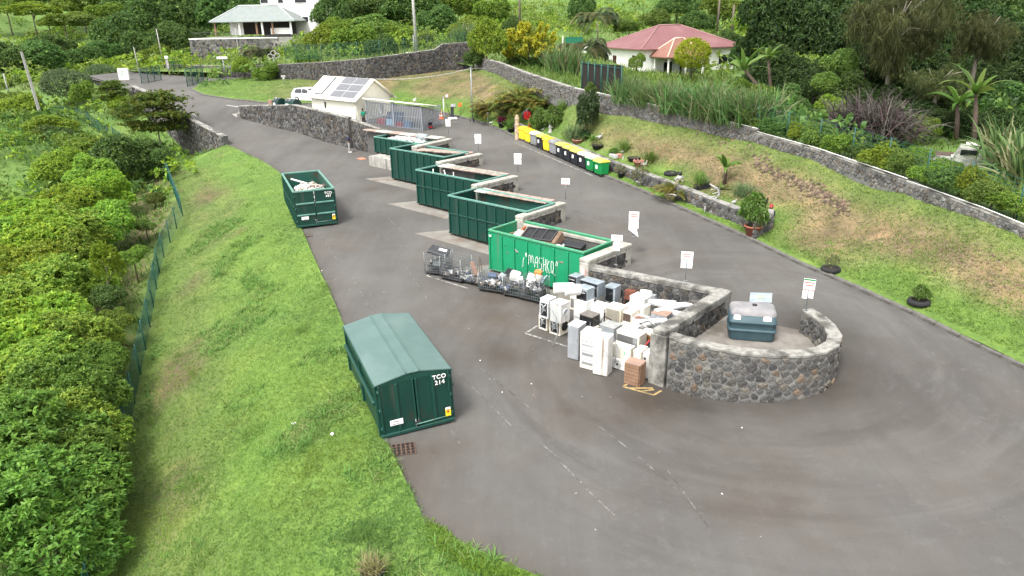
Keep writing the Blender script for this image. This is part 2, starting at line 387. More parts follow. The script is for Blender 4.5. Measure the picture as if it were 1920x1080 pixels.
_bk0 = RBF(_bp)
def _seg(x,y,line):
 best = (1e9,0,0)
 for i in range(len(line)-1):
  ax,ay = line[i][:2]; bx,by = line[i+1][:2]; dx,dy = bx-ax,by-ay; L2 = dx*dx+dy*dy
  t = min(1,max(0,((x-ax)*dx+(y-ay)*dy)/L2)); qx,qy = ax+dx*t,ay+dy*t; d = math.hypot(x-qx,y-qy)
  if d < best[0]: best = (d,dx*(y-ay)-dy*(x-ax),i+t)
 return best
GH = .78
def zbank(x,y):
 z = _bk0(x,y); d,side,s = _seg(x,y,GARDEN_XY)
 if side > 0 and 0 < s < len(GARDEN_XY)-1 and d < 6:
  e = min(1,(len(GARDEN_XY)-1-s)/.35,s/.6)
  z = max(z,float(np.interp(s,range(len(GARDEN)),[p.z for p in GARDEN])) + (GH-.10)*max(0,e) + d*.04)
 return z + .05*noise.noise((x*.8,y*.8,1.7)) + .10*noise.noise((x*.23,y*.23,4.2))
BANKPOLY = [CURB_R[0]] + CURB_R[1:] + [(36,8),(36,14)] + UPWALL_XY + BACKWALL_XY[1:] + [(CURB_R[0][0]+1.5,CURB_R[0][1]+5)]
FENCE = [AD(*q) for q in [(318,340,62),(343,406,52),(323,446,48.6),(303,497,45.0),(278,638,36.5),(250,770,31),(222,910,26.5),(193,1064,22.5)]]
FENCE.append(FENCE[-1] + (FENCE[-1]-FENCE[-2])*.9)
# ------------------------------------------------------------------ land outside the yard
_tp = []
for (x,y) in CURB_L:
 z = zroad(x,y); _tp.append((x,y,z+.02))
_n = [(-.86,-.5)]*2 + [(-.6,-.8)] + [(-.93,-.36)]*7
for (x,y),d0 in zip(CURB_L[3:-1],[2.2,2.6,3.0,3.4,3.2,2.0]):
 nx,ny = -.93,-.33; z = zroad(x,y)
 _tp.append((x+nx*d0*.5,y+ny*d0*.5,z+.02)); _tp.append((x+nx*d0,y+ny*d0,z-.22))
for p in FENCE: _tp.append((p.x,p.y,p.z)); _tp.append((p.x-4,p.y-1.0,p.z-.9)); _tp.append((p.x-14,p.y-2,p.z-2.2))
_tp += [(-60,20,-7),(-70,50,-4),(-40,10,-8),(-10,0,-4.5),(5,2,-2.5),(0,-20,-8),(40,-20,0),(60,0,3)]
for (px,py,D) in [(310,300,71),(225,262,83),(150,230,88),(75,215,82),(120,190,100),(228,205,96),(20,270,66),(20,350,58),(60,180,110),(0,150,120)]:
 p = AD(px,py,D); _tp.append((p.x,p.y,p.z))
for (px,py,D) in [(20,120,140),(180,110,150),(90,60,200),(250,70,180),(330,120,125),(400,118,125),(300,155,97),(240,160,98),(480,112,122),(560,95,118),(640,118,100),(700,112,98),(780,104,93),(885,98,91),(840,88,100),(950,100,96),(1060,122,100),(1240,140,103),(1160,134,98),(1330,142,98),(1400,142,98),(1500,230,66),(1600,250,62),(1700,300,52),(1850,340,46),(1960,360,44),(1040,60,135),(700,40,160),(850,30,170),(500,45,150),(1200,30,170),(1000,10,190),(1400,60,140),(1700,160,95),(1900,200,90)]:
 p = AD(px,py,D); _tp.append((p.x,p.y,p.z))
_tp += [(-160,260,42),(-60,260,44),(40,260,46),(140,240,46),(-200,150,20),(160,120,26),(200,200,50),(0,360,75),(-200,360,60),(220,360,80),(-280,100,0),(-120,90,4),(-95,60,-4),(70,60,14),(60,30,8),(120,40,16),(140,-20,8),(-150,-20,-12)]
for (x,y) in RETWALL[1:]: _tp.append((x-1.5,y-1.5,zroad(x,y)-4.6+ (y-75)*.20))
for p in UPWALL: _tp.append((p.x+1.2,p.y+1.0,p.z+.35)); _tp.append((p.x,p.y,p.z+.15));
for p in BACKWALL[1:-1]: _tp.append((p.x,p.y+1.5,p.z+1.5))
_tp += [(GATE_L[0],GATE_L[1],zroad(*GATE_L)),(-58,104,6.3),(-70,110,7),(-47,101,6.3),(GATE_R[0],GATE_R[1]+3,6.0)]
_terr = RBF(_tp)
def zterr(x,y): return _terr(x,y) + .12*noise.noise((x*.25,y*.25,9.1)) + (.9*noise.noise((x*.05,y*.05,2.2)) if y > 115 or x > 45 else 0)
def ground(x,y):
 if pip(x,y,ROADPOLY): return zroad(x,y)
 if pip(x,y,BANKPOLY): return zbank(x,y)
 return zterr(x,y)
def GP(px,py): return G(px,py,ground,10)
# ------------------------------------------------------------------ ground sheets
def patch(name,outer,holes,step,zf,material,colf=None,dz=0.0,extra=None,kind='structure',jitter=.25):
 rng = random.Random(5); V = []; E = []
 def ringv(poly):
  pts = []
  for i in range(len(poly)):
   a = Vector(poly[i][:2]); b = Vector(poly[(i+1) % len(poly)][:2]); n = max(1,int((b-a).length/step))
   for k in range(n): pts.append(a.lerp(b,k/n))
  o = len(V); V.extend(pts)
  for k in range(len(pts)): E.append((o+k,o+(k+1) % len(pts)))
 ringv(outer)
 for h in holes: ringv(h)
 xs = [p[0] for p in outer]; ys = [p[1] for p in outer]; arr = []
 y = min(ys)
 while y < max(ys):
  x = min(xs)
  st = step*(1 if extra is None else extra(y))
  while x < max(xs):
   q = (x+rng.uniform(-1,1)*st*jitter,y+rng.uniform(-1,1)*st*jitter)
   if pip(q[0],q[1],outer) and not any(pip(q[0],q[1],h) for h in holes): V.append(Vector(q))
   x += st
  y += st
 vs,es,fs,*_ = delaunay_2d_cdt(V,E,[],0,1e-4)
 keep = []
 for f in fs:
  cx = sum(vs[i].x for i in f)/3; cy = sum(vs[i].y for i in f)/3
  if pip(cx,cy,outer) and not any(pip(cx,cy,h) for h in holes): keep.append(f)
 P = np.array([(v.x,v.y,zf(v.x,v.y)+dz) for v in vs]); Fq = np.array(keep)
 a,b,c = P[Fq[:,0]],P[Fq[:,1]],P[Fq[:,2]]
 nz = np.cross(b-a,c-a)[:,2]; Fq[nz < 0] = Fq[nz < 0][:,::-1]
 col = np.array([colf(p[0],p[1]) for p in P]) if colf else None
 o = link(name,np_mesh(name,P,Fq,material,col,True)); return tag(o,kind=kind)
def offset_line(line,d):
 out = []
 for i in range(len(line)):
  p = Vector(line[i][:2]); a = Vector(line[max(i-1,0)][:2]); b = Vector(line[min(i+1,len(line)-1)][:2])
  t1 = (p-a).normalized() if i > 0 else (b-p).normalized(); t2 = (b-p).normalized() if i < len(line)-1 else t1
  n1 = Vector((-t1.y,t1.x)); n2 = Vector((-t2.y,t2.x)); m = (n1+n2)
  if m.length < 1e-6: m = n1
  m.normalize(); out.append(p + m*d/max(.35,m.dot(n1)))
 return [(q.x,q.y) for q in out]
SPINE = LONGWALL + QUAY[1:] + ENC[0:]
_isl = LONGWALL + QUAY[1:]
ISLAND = offset_line(_isl,.10) + offset_line(ENC,-.10)[0:] + [(9.0,27.45)]
ISLAND = [(p[0],p[1]) for p in offset_line(_isl,-.10)] + [(p[0],p[1]) for p in offset_line(ENC,-.10)] + [(11.2,26.0),(9.05,27.65)] + [(p[0],p[1]) for p in reversed(offset_line(_isl[:-1],.10))]
M_asph = bpy.data.materials.new('asphalt'); M_asph.use_nodes = True
def _asph():
 N,L = M_asph.node_tree.nodes,M_asph.node_tree.links; b = N['Principled BSDF']; b.inputs['Roughness'].default_value = .88; b.inputs['Specular IOR Level'].default_value = .25
 tc = N.new('ShaderNodeTexCoord')
 def nz(sc,det,rough=.6,mp=None):
  t = N.new('ShaderNodeTexNoise'); t.inputs['Scale'].default_value = sc; t.inputs['Detail'].default_value = det; t.inputs['Roughness'].default_value = rough
  if mp:
   m = N.new('ShaderNodeMapping'); m.inputs['Rotation'].default_value = (0,0,mp[0]); m.inputs['Scale'].default_value = mp[1]; L.new(tc.outputs['Object'],m.inputs['Vector']); L.new(m.outputs[0],t.inputs['Vector'])
  else: L.new(tc.outputs['Object'],t.inputs['Vector'])
  return t.outputs[0]
 def rng_(src,lo,hi,a=0.0,c=1.0):
  r = N.new('ShaderNodeMapRange'); r.inputs['From Min'].default_value = lo; r.inputs['From Max'].default_value = hi; r.inputs['To Min'].default_value = a; r.inputs['To Max'].default_value = c; L.new(src,r.inputs['Value']); return r.outputs[0]
 def mix(f,a,c,mode='MIX'):
  x = N.new('ShaderNodeMix'); x.data_type = 'RGBA'; x.blend_type = mode
  if isinstance(f,float): x.inputs[0].default_value = f
  else: L.new(f,x.inputs[0])
  for i,q in ((6,a),(7,c)):
   if isinstance(q,tuple): x.inputs[i].default_value = (*q,1)
   else: L.new(q,x.inputs[i])
  return x.outputs[2]
 base = mix(rng_(nz(.16,4),.35,.66),(.128,.121,.113),(.192,.184,.174))
 base = mix(rng_(nz(.5,5,.6,(R(25),(1,.12,1))),.45,.75,0,.55),base,(.225,.218,.208))      # tyre-polished streaks along the yard
 base = mix(rng_(nz(.33,6),.50,.72,0,.45),base,(.152,.130,.110))                               # brown earth washed over it
 ds = N.new('ShaderNodeVectorMath'); ds.operation = 'DISTANCE'; ds.inputs[1].default_value = (9.8,25.6,.5); L.new(tc.outputs['Object'],ds.inputs[0])
 sb = N.new('ShaderNodeVectorMath'); sb.operation = 'SUBTRACT'; sb.inputs[1].default_value = (9.8,25.6,.5); L.new(tc.outputs['Object'],sb.inputs[0])
 nm = N.new('ShaderNodeVectorMath'); nm.operation = 'NORMALIZE'; L.new(sb.outputs[0],nm.inputs[0])
 cb = N.new('ShaderNodeCombineXYZ'); L.new(ds.outputs['Value'],cb.inputs[2]); ad = N.new('ShaderNodeVectorMath'); ad.operation = 'ADD'; L.new(nm.outputs[0],ad.inputs[0]); L.new(cb.outputs[0],ad.inputs[1])
 def ringn(sc,sd):
  m = N.new('ShaderNodeMapping'); m.inputs['Scale'].default_value = sc; m.inputs['Location'].default_value = (sd,sd,sd); L.new(ad.outputs[0],m.inputs['Vector'])
  t = N.new('ShaderNodeTexNoise'); t.inputs['Scale'].default_value = 1; t.inputs['Detail'].default_value = 5; t.inputs['Roughness'].default_value = .65; L.new(m.outputs[0],t.inputs['Vector']); return t.outputs[0]
 def times(a_,b_):
  q = N.new('ShaderNodeMath'); q.operation = 'MULTIPLY'; L.new(a_,q.inputs[0]); L.new(b_,q.inputs[1]); return q.outputs[0]
 fade = times(rng_(ds.outputs['Value'],17,10),rng_(ds.outputs['Value'],3.0,4.5))
 base = mix(times(fade,rng_(ringn((1.1,1.1,.75),3),.48,.72,0,.60)),base,(.096,.090,.084))
 base = mix(times(fade,rng_(ringn((1.3,1.3,1.1),9),.52,.74,0,.55)),base,(.215,.206,.196))
 base = mix(rng_(nz(38,3,.8),.3,.7,0,1),base,(.80,.80,.80),'MULTIPLY')
 base = mix(rng_(nz(.9,5,.65,(R(-62),(1,.05,1))),.50,.72,0,.35),base,(.110,.104,.098))
 base = mix(rng_(nz(2.2,6,.7),.56,.66,0,.28),base,(.20,.193,.185))
 base = mix(rng_(nz(9,5,.7),.62,.70,0,.35),base,(.22,.21,.20))
 v = N.new('ShaderNodeTexVoronoi'); v.feature = 'DISTANCE_TO_EDGE'; v.inputs['Scale'].default_value = .13
 wv = N.new('ShaderNodeVectorMath'); wv.operation = 'ADD'; wn_ = N.new('ShaderNodeTexNoise'); wn_.inputs['Scale'].default_value = 1.3; wn_.inputs['Detail'].default_value = 6
 L.new(tc.outputs['Object'],wn_.inputs['Vector']); L.new(tc.outputs['Object'],wv.inputs[0]); L.new(wn_.outputs['Color'],wv.inputs[1]); L.new(wv.outputs[0],v.inputs['Vector'])
 base = mix(rng_(v.outputs['Distance'],.0,.003,.12,0),base,(.05,.047,.044))
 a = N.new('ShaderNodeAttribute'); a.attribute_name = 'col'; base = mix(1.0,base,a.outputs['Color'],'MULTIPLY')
 base = mix(1.0,base,(.64,.635,.625),'MULTIPLY'); L.new(base,b.inputs['Base Color'])
 bp = N.new('ShaderNodeBump'); bp.inputs['Strength'].default_value = .35; bp.inputs['Distance'].default_value = .02; L.new(nz(55,3,.7),bp.inputs['Height']); L.new(bp.outputs[0],b.inputs['Normal'])
_asph()
_ENCL = ENC
_STAINS = [(AT(1230,760,.1),1.6,.9),(AT(990,590,.2),3.2,.8),(AT(1120,730,.1),2.6,.7),(AT(780,870,.0),1.3,.9),(AT(840,1000,0),1.6,.6),(AT(900,560,.2),3.0,.5),(AT(1640,800,.5),3,.35),(AT(1240,480,1.7),2.0,.6),(AT(720,360,.8),1.6,.7),(AT(650,450,.5),1.8,.6),(AT(930,660,.2),1.5,.9),(AT(1090,780,.1),1.2,.8),(AT(1350,880,.2),2.2,.5),(AT(1500,960,.4),2.0,.5),(AT(1120,420,2.0),1.6,.6)]
def asph_col(x,y):
 c = np.array([1.0,1.0,1.0])
 d = _seg(x,y,_ENCL)[0]; k = math.exp(-(max(0,d-.2)/2.2)**2)          # asphalt darker and slightly browner towards the foot of the curved wall
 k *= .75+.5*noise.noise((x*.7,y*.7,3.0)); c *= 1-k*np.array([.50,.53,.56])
 for (p,r,s) in _STAINS:
  q = math.hypot(x-p.x,y-p.y)/r
  if q < 1.6:
   w = s*max(0,1-q*q/2.0)*(.6+.8*noise.noise((x*.9,y*.9,7.7))); c *= 1-max(0,w)*np.array([.22,.31,.40])
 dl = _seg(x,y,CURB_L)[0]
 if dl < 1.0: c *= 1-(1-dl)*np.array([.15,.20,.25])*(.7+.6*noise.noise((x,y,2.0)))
 return c
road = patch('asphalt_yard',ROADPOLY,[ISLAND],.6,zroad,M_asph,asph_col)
_u = Vector((.669,.743)); _v = Vector((.743,-.669))
M_sward = mat('sward',(.16,.275,.045),(.11,.20,.034),5,.95,.6,25,attr=True,c3=(.19,.30,.05),scale3=.8)
def slope_col(x,y):
 n = .5+.5*noise.noise((x*.35,y*.35,0)); f = _seg(x,y,[(p.x,p.y) for p in FENCE]); d = f[0]
 c = np.array([1.0,1.0,1.0])*(.85+.3*n)
 b = max(0,1-abs(d-2.2)/2.4)*(.35+1.5*max(0,noise.noise((x*.5,y*.28,5.5))+.15)) if x > -34 and y < 64 else 0
 b = max(b,max(0,noise.noise((x*.9,y*.3,8.8))-.42)*2.4 if d < 7 else 0)
 b = min(1,max(0,b)); c = c*(1-b) + np.array([1.15,.52,1.6])*b
 return c
_tout = CURB_L + RETWALL[1:] + [GATE_L,(-60,106),(-56,110),CURB_R[0],(CURB_R[0][0]+1.5,CURB_R[0][1]+5)] + list(reversed(BACKWALL_XY))[0:] + list(reversed(UPWALL_XY))[1:] + [(36,14),(36,8),(22.5,8)]
TERRPOLY = [(-300,-30),(-300,420),(300,420),(300,-30)]
def terr_sheets():
 near = [(-62,4),(-62,100),(62,115),(62,4)]
 slopepoly = CURB_L + [(-30.0,70.6),(-34,66),(-44,60),(-52,30),(-40,4),(0,2),(9,4)]
 patch('grass_slope',slopepoly,[],.8,lambda x,y: zterr(x,y),M_sward,slope_col)
 inner = offset_line(slopepoly+[slopepoly[0]],0)[:-1]
 hole = list(ROADPOLY)
 cut = slopepoly[len(CURB_L):] + [(22.5,4),(36,8),(36,14)] + UPWALL_XY + BACKWALL_XY[1:] + [(CURB_R[0][0]+1.5,CURB_R[0][1]+5),(-56,110),(-60,106),GATE_L] + list(reversed(RETWALL[1:])) + [(-27.35,69.5)]
 cut = [(-27.35,69.5)] + slopepoly[len(CURB_L):] + [(22.5,4),(36,8),(36,14)] + UPWALL_XY + BACKWALL_XY[1:] + [(CURB_R[0][0]+1.5,CURB_R[0][1]+5),(-56,110),(-60,106),GATE_L] + list(reversed(RETWALL[1:]))
 patch('hillside',TERRPOLY,[cut],5.0,zterr,mat('hill_sward',(.15,.26,.05),(.11,.21,.04),.25,.95,.5,8,c3=(.20,.27,.07),scale3=.06),None)
terr_sheets()
patch('entrance_apron',[(-61,106.2),(-57,115),(-36,111),(-34,100),(-40,94.5),(-49.5,95)],[],2.0,lambda x,y: zroad(x,y)-.12,M_asph,lambda x,y: np.array([1.0,1.0,1.0]))
def bank_col(x,y):
 d = _seg(x,y,CURB_R)[0]; n = noise.noise((x*.30,y*.30,11)); n2 = noise.noise((x*1.3,y*1.3,3))
 k = min(1,max(0,(d-1.5+n*1.8)/1.6));
 if x < -4: k *= .8+.4*n; k = min(1,max(0,k))*min(1,max(0,(x+32)/14))
 dw = _seg(x,y,UPWALL_XY)[0]; k *= min(1,max(.25,(dw-.2)/1.8))
 g = np.array([1.0,1.0,1.0])*(.9+.25*n2); s = np.array([2.2,.95,3.0])*(.78+.45*n2); s = s*(1-.45*min(1,max(0,noise.noise((x*.55,y*.55,31))*2.2)))
 return g*(1-k)+s*k
_gh = offset_line(GARDEN_XY,.14) + list(reversed(offset_line(GARDEN_XY,-.14)))
bank = patch('grass_bank',BANKPOLY,[_gh],.75,zbank,M_sward,bank_col)
def slab(name,poly,zf,m,dz=.004,step=1.0):
 return patch(name,poly,[],step,zf,m,dz=dz)
def bayp(o,a0,a1,b0,b1): return [tuple(Vector(o)+_v*a+_u*b) for (a,b) in [(a0,b0),(a1,b0),(a1,b1),(a0,b1)]]
for (o,nm) in [((-9.38,56.2),'G'),((-6.51,49.0),'E'),((-3.75,42.2),'D'),((-1.16,35.9),'C')]:
 q = [tuple(Vector(o)+_v*a+_u*b) for (a,b) in [(-2.0,-1.15),(6.2,-1.0),(6.2,2.55),(.4,2.55)]]
 slab('concrete_pad',q,lambda x,y: zl(y),M_pad)
slab('enclosure_floor',offset_line(ENC,.05) + [(8.75,27.45),(6.0,24.2)],lambda x,y: zu(y)+.02,mat('stained_slab',(.30,.275,.24),(.22,.20,.175),1.6,.9,.2,20,c3=(.14,.12,.10),scale3=.9),0)
# ------------------------------------------------------------------ masonry: every stone is a cut of the wall face,inset in its mortar and standing proud
def stone_cells(L,H,size,rng,flat=1.35):
 nx = max(2,int(L/(size*flat))); ny = max(2,int(H/size)); P = {}
 for j in range(-1,ny+1):
  for i in range(-1,nx+1):
   P[i,j] = ((i+.5+(.25 if j % 2 else -.25)+rng.uniform(-.36,.36))*L/nx,(j+.5+rng.uniform(-.34,.34))*H/ny)
 out = []
 for j in range(ny):
  for i in range(nx):
   cx,cy = P[i,j]; poly = [(cx-size*1.6,cy-size*1.1),(cx+size*1.6,cy-size*1.1),(cx+size*1.6,cy+size*1.1),(cx-size*1.6,cy+size*1.1)]
   for dj in (-1,0,1):
    for di in (-2,-1,0,1,2):
     q = P.get((i+di,j+dj))
     if q is None or (di == 0 and dj == 0): continue
     mx,my = (cx+q[0])/2,(cy+q[1])/2; nx_,ny_ = q[0]-cx,q[1]-cy; new = []
     for k in range(len(poly)):
      a,b = poly[k],poly[(k+1) % len(poly)]
      da = (a[0]-mx)*nx_+(a[1]-my)*ny_; db = (b[0]-mx)*nx_+(b[1]-my)*ny_
      if da <= 0: new.append(a)
      if da*db < 0:
       t = da/(da-db); new.append((a[0]+(b[0]-a[0])*t,a[1]+(b[1]-a[1])*t))
     poly = new
     if len(poly) < 3: break
    if len(poly) < 3: break
   if len(poly) >= 3:
    poly = [(min(max(p[0],0),L),min(max(p[1],0),H)) for p in poly]
    out.append((cx,cy,poly))
 return out
PAL_DARK = [(.105,.10,.098),(.075,.073,.072),(.15,.145,.14),(.12,.105,.09),(.20,.19,.175),(.17,.135,.10),(.055,.055,.056)]
PAL_WARM = [(.16,.155,.145),(.12,.117,.112),(.20,.195,.18),(.22,.19,.155),(.24,.175,.125),(.095,.092,.09),(.25,.235,.20),(.145,.135,.12),(.18,.172,.16),(.135,.13,.125),(.155,.15,.14),(.175,.165,.15)]
PAL_LIGHT = [(.24,.235,.225),(.18,.175,.165),(.30,.29,.27),(.14,.135,.13),(.21,.18,.145),(.26,.24,.21)]
def stone_wall(name,label,cat,path,zb,zt,thick,faces=('R',),size=.28,pal=PAL_DARK,singles=False,coping=None,mortar=None,seed=1,proud=.035,parent=None,group=None,capmat=None,endcap=True):
 """path [(x,y)]; zb/zt functions of arc fraction -> heights; faces R/L of the path direction"""
 rng = random.Random(seed); pts = [Vector((p[0],p[1],0)) for p in path]
 S = [0.0]
 for a,b in zip(pts,pts[1:]): S.append(S[-1]+(b-a).length)
 Lt = S[-1]
 def onpath(s,line):
  s = min(max(s,0),Lt); i = 0
  while i < len(S)-2 and S[i+1] < s: i += 1
  t = (s-S[i])/max(1e-9,S[i+1]-S[i]); return line[i].lerp(line[i+1],t)
 root = parent if parent is not None else thing(name,label,cat,(pts[0].x,pts[0].y,zb(0)),0,group)
 O = Vector((0,0,0)) if parent is not None else root.location.copy()
 half = thick/2
 left = [Vector((*q,0)) for q in offset_line(path,half)]; right = [Vector((*q,0)) for q in offset_line(path,-half)]
 n = max(len(path)*2,int(Lt/1.0)); ss = sorted(set([k*Lt/n for k in range(n+1)]+S)); mb = MB(); vs = []; fs = []
 for s in ss:
  f = s/Lt; l,r = onpath(s,left),onpath(s,right); b,t = zb(f)-.6,zt(f)
  vs += [Vector((r.x,r.y,b))-O,Vector((r.x,r.y,t))-O,Vector((l.x,l.y,t))-O,Vector((l.x,l.y,b))-O]
 for i in range(len(ss)-1):
  for k in range(4): k2 = (k+1) % 4; fs.append((i*4+k2,i*4+k,i*4+4+k,i*4+4+k2))
 e = (len(ss)-1)*4; fs += [(0,1,2,3),(e+3,e+2,e+1,e)]
 mb.add(vs,fs,mortar or M_mortar); mb.build('mortar_core',root)
 allv = []; allf = []; allc = []; nst = 0
 for fc in faces:
  line = right if fc == 'R' else left; sg = 1 if fc == 'R' else -1
  Hmax = max(zt(k/20)-zb(k/20) for k in range(21))+.12
  for (cx,cy,poly) in stone_cells(Lt,Hmax,size,rng):
   f = cx/Lt; top = zt(f); z0 = top-Hmax
   if z0+cy < zb(f)-.10: continue
   gap = rng.uniform(.84,.99); h = rng.uniform(.2,2.2)*proud; col = np.array(rng.choice(pal))*rng.uniform(.8,1.2)
   tx,ty = rng.uniform(-.25,.25),rng.uniform(-.25,.25)
   mx = sum(p[0] for p in poly)/len(poly); my = sum(p[1] for p in poly)/len(poly)
   pl = []
   for k in range(len(poly)):      # drop slivers
    a,b = poly[k-1],poly[k]
    if math.hypot(a[0]-b[0],a[1]-b[1]) > size*.12: pl.append(b)
   if len(pl) < 3: continue
   if singles or size < .26:       # knock the corners off: field stones are rounded
    r2 = []
    for k in range(len(pl)):
     a,b = pl[k],pl[(k+1) % len(pl)]; t1,t2 = rng.uniform(.16,.32),rng.uniform(.68,.84)
     r2 += [(a[0]+(b[0]-a[0])*t1,a[1]+(b[1]-a[1])*t1),(a[0]+(b[0]-a[0])*t2,a[1]+(b[1]-a[1])*t2)]
    pl = r2
   m = len(pl); V = []
   def w(u,v,d):
    q = onpath(u,line); e1 = onpath(u+.05,line); e0 = onpath(u-.05,line); t = (e1-e0).normalized()
    nrm = Vector((t.y,-t.x,0))*sg; fz = zt(min(max(u/Lt,0),1)) - Hmax + v
    return Vector((q.x,q.y,fz)) + nrm*d - O
   for (kk,dd) in ((gap,-.015),(gap*rng.uniform(.76,.88),h)):
    for p in pl:
     du,dv = (p[0]-mx)*kk,(p[1]-my)*kk
     V.append(w(mx+du,my+dv,dd*(1+(tx*du+ty*dv)/size if dd > 0 else 1)))
   V.append(w(mx,my,h*1.12))
   F = []
   for r_ in range(1):
    for k in range(m):
     k2 = (k+1) % m; q = (r_*m+k,r_*m+k2,r_*m+m+k2,r_*m+m+k); F.append(q if sg > 0 else q[::-1])
   for k in range(m):
    k2 = (k+1) % m; q = (m+k,m+k2,2*m); F.append(q if sg > 0 else q[::-1])
   if singles and nst < 300:
    c0 = sum((v for v in V),Vector())/len(V); me = bpy.data.meshes.new('stone'); me.from_pydata([v-c0 for v in V],[],F)
    a = me.color_attributes.new('col','FLOAT_COLOR','POINT')
    a.data.foreach_set('color',np.tile(np.array([*col,1],np.float32),(len(V),1)).ravel()); me.materials.append(M_stone)
    link('stone',me,root,c0); nst += 1
   else:
    b = len(allv); allv += V; allc += [col]*len(V); allf += [[b+k for k in q] for q in F]
 if allv:
  me = bpy.data.meshes.new('stonework'); me.from_pydata(allv,[],allf); a = me.color_attributes.new('col','FLOAT_COLOR','POINT')
  a.data.foreach_set('color',np.concatenate([np.array(allc),np.ones((len(allc),1))],1).astype(np.float32).ravel()); me.materials.append(M_stone)
  tag(link('stonework',me,root),kind='stuff')
 if coping:
  over,th,cm = coping; hl = half+over; L2 = offset_line(path,hl); R2 = offset_line(path,-hl); vs = []; fs = []
  l3 = [Vector((*q,0)) for q in L2]; r3 = [Vector((*q,0)) for q in R2]
  for s in ss:
   f = s/Lt; l,r = onpath(s,l3),onpath(s,r3); t = zt(f); j = rng.uniform(-.008,.008)
   vs += [Vector((r.x,r.y,t+.003))-O,Vector((r.x,r.y,t+th*.8))-O,Vector((r.x,r.y,t+th+j)).lerp(Vector((l.x,l.y,t+th+j)),.06)-O,Vector((l.x,l.y,t+th+j)).lerp(Vector((r.x,r.y,t+th+j)),.06)-O,Vector((l.x,l.y,t+th*.8))-O,Vector((l.x,l.y,t+.003))-O]
  for i in range(len(ss)-1):
   for k in range(6): k2 = (k+1) % 6; fs.append((i*6+k2,i*6+k,i*6+6+k,i*6+6+k2))
  e = (len(ss)-1)*6; fs += [(0,1,2,3,4,5),(e+5,e+4,e+3,e+2,e+1,e)]
  MB().add(vs,fs,cm).build('coping',root)
 return root
def lin(a,b): return lambda f: a+(b-a)*f
def alongz(path,zf,dz=0.0):
 pts = [Vector((p[0],p[1])) for p in path]; S = [0.0]
 for a,b in zip(pts,pts[1:]): S.append(S[-1]+(b-a).length)
 zs = [zf(p[0],p[1])+dz for p in path]
 return lambda f: float(np.interp(f*S[-1],S,zs))
encpath = [(5.80,23.56)] + ENC
def enc_zb(f):
 return float(np.interp(f,[0,.2,.45,.6,.8,1],[.0,.2,.38,.5,.6,.9]))
w = stone_wall('curved_stone_wall','curved grey and brown stone wall with flat concrete coping wrapping round the blue tank','stone wall',encpath,enc_zb,lin(2.10,2.06),.42,('R','L'),.235,PAL_WARM,True,(.03,.10,M_conc_d),M_mortar_l,3,.03)
# ---- quay walls between the bins: for each bay the wall along the bin and the cross wall at its right end
def quay(k,i0,top,label_b,label_c,slabs,dark=False):
 a,b,c = QUAY[i0],QUAY[i0+1],QUAY[i0+2]
 return a,b,c
cop_l = (.07,.17,M_conc_l); cop_d = (.08,.18,M_conc_d)
bays = [  # (index of cross-wall front end in QUAY,top height,coping,label back wall,label cross wall)
 (1,3.74,'quay wall behind the low dark green bin full of white rubble','pale cross wall at the right end of the rubble bin, nearest the hut'),
 (3,3.50,'quay wall behind the plain ribbed dark green bin with the rusty inside','pale cross wall between the plain ribbed bin and the bin with three white sticks'),
 (5,3.28,'quay wall behind the dark green bin with three white sticks','pale cross wall at the right end of the dark green bin with three white sticks'),
 (7,3.00,'quay wall behind the empty dark green bin beside the bright green one','pale cross wall between the empty dark green bin and the bright green bin'),
 (9,2.62,'quay wall of light stones behind the bright green bin','pale stained cross wall at the right end of the bright green bin'),
 (11,2.32,'quay wall of dark stones along the back of the pile of old appliances','weathered cross wall between the old appliances and the fuel tank')]
for n_,(i,top,lb,lc) in enumerate(bays):
 A,B = QUAY[i],QUAY[i+1]                       # along the bin,left to right
 if n_ == 0: A,B = QUAY[0],QUAY[2]; Cc = QUAY[3]
 else: A,B,Cc = QUAY[i],QUAY[i+1],QUAY[i+2]
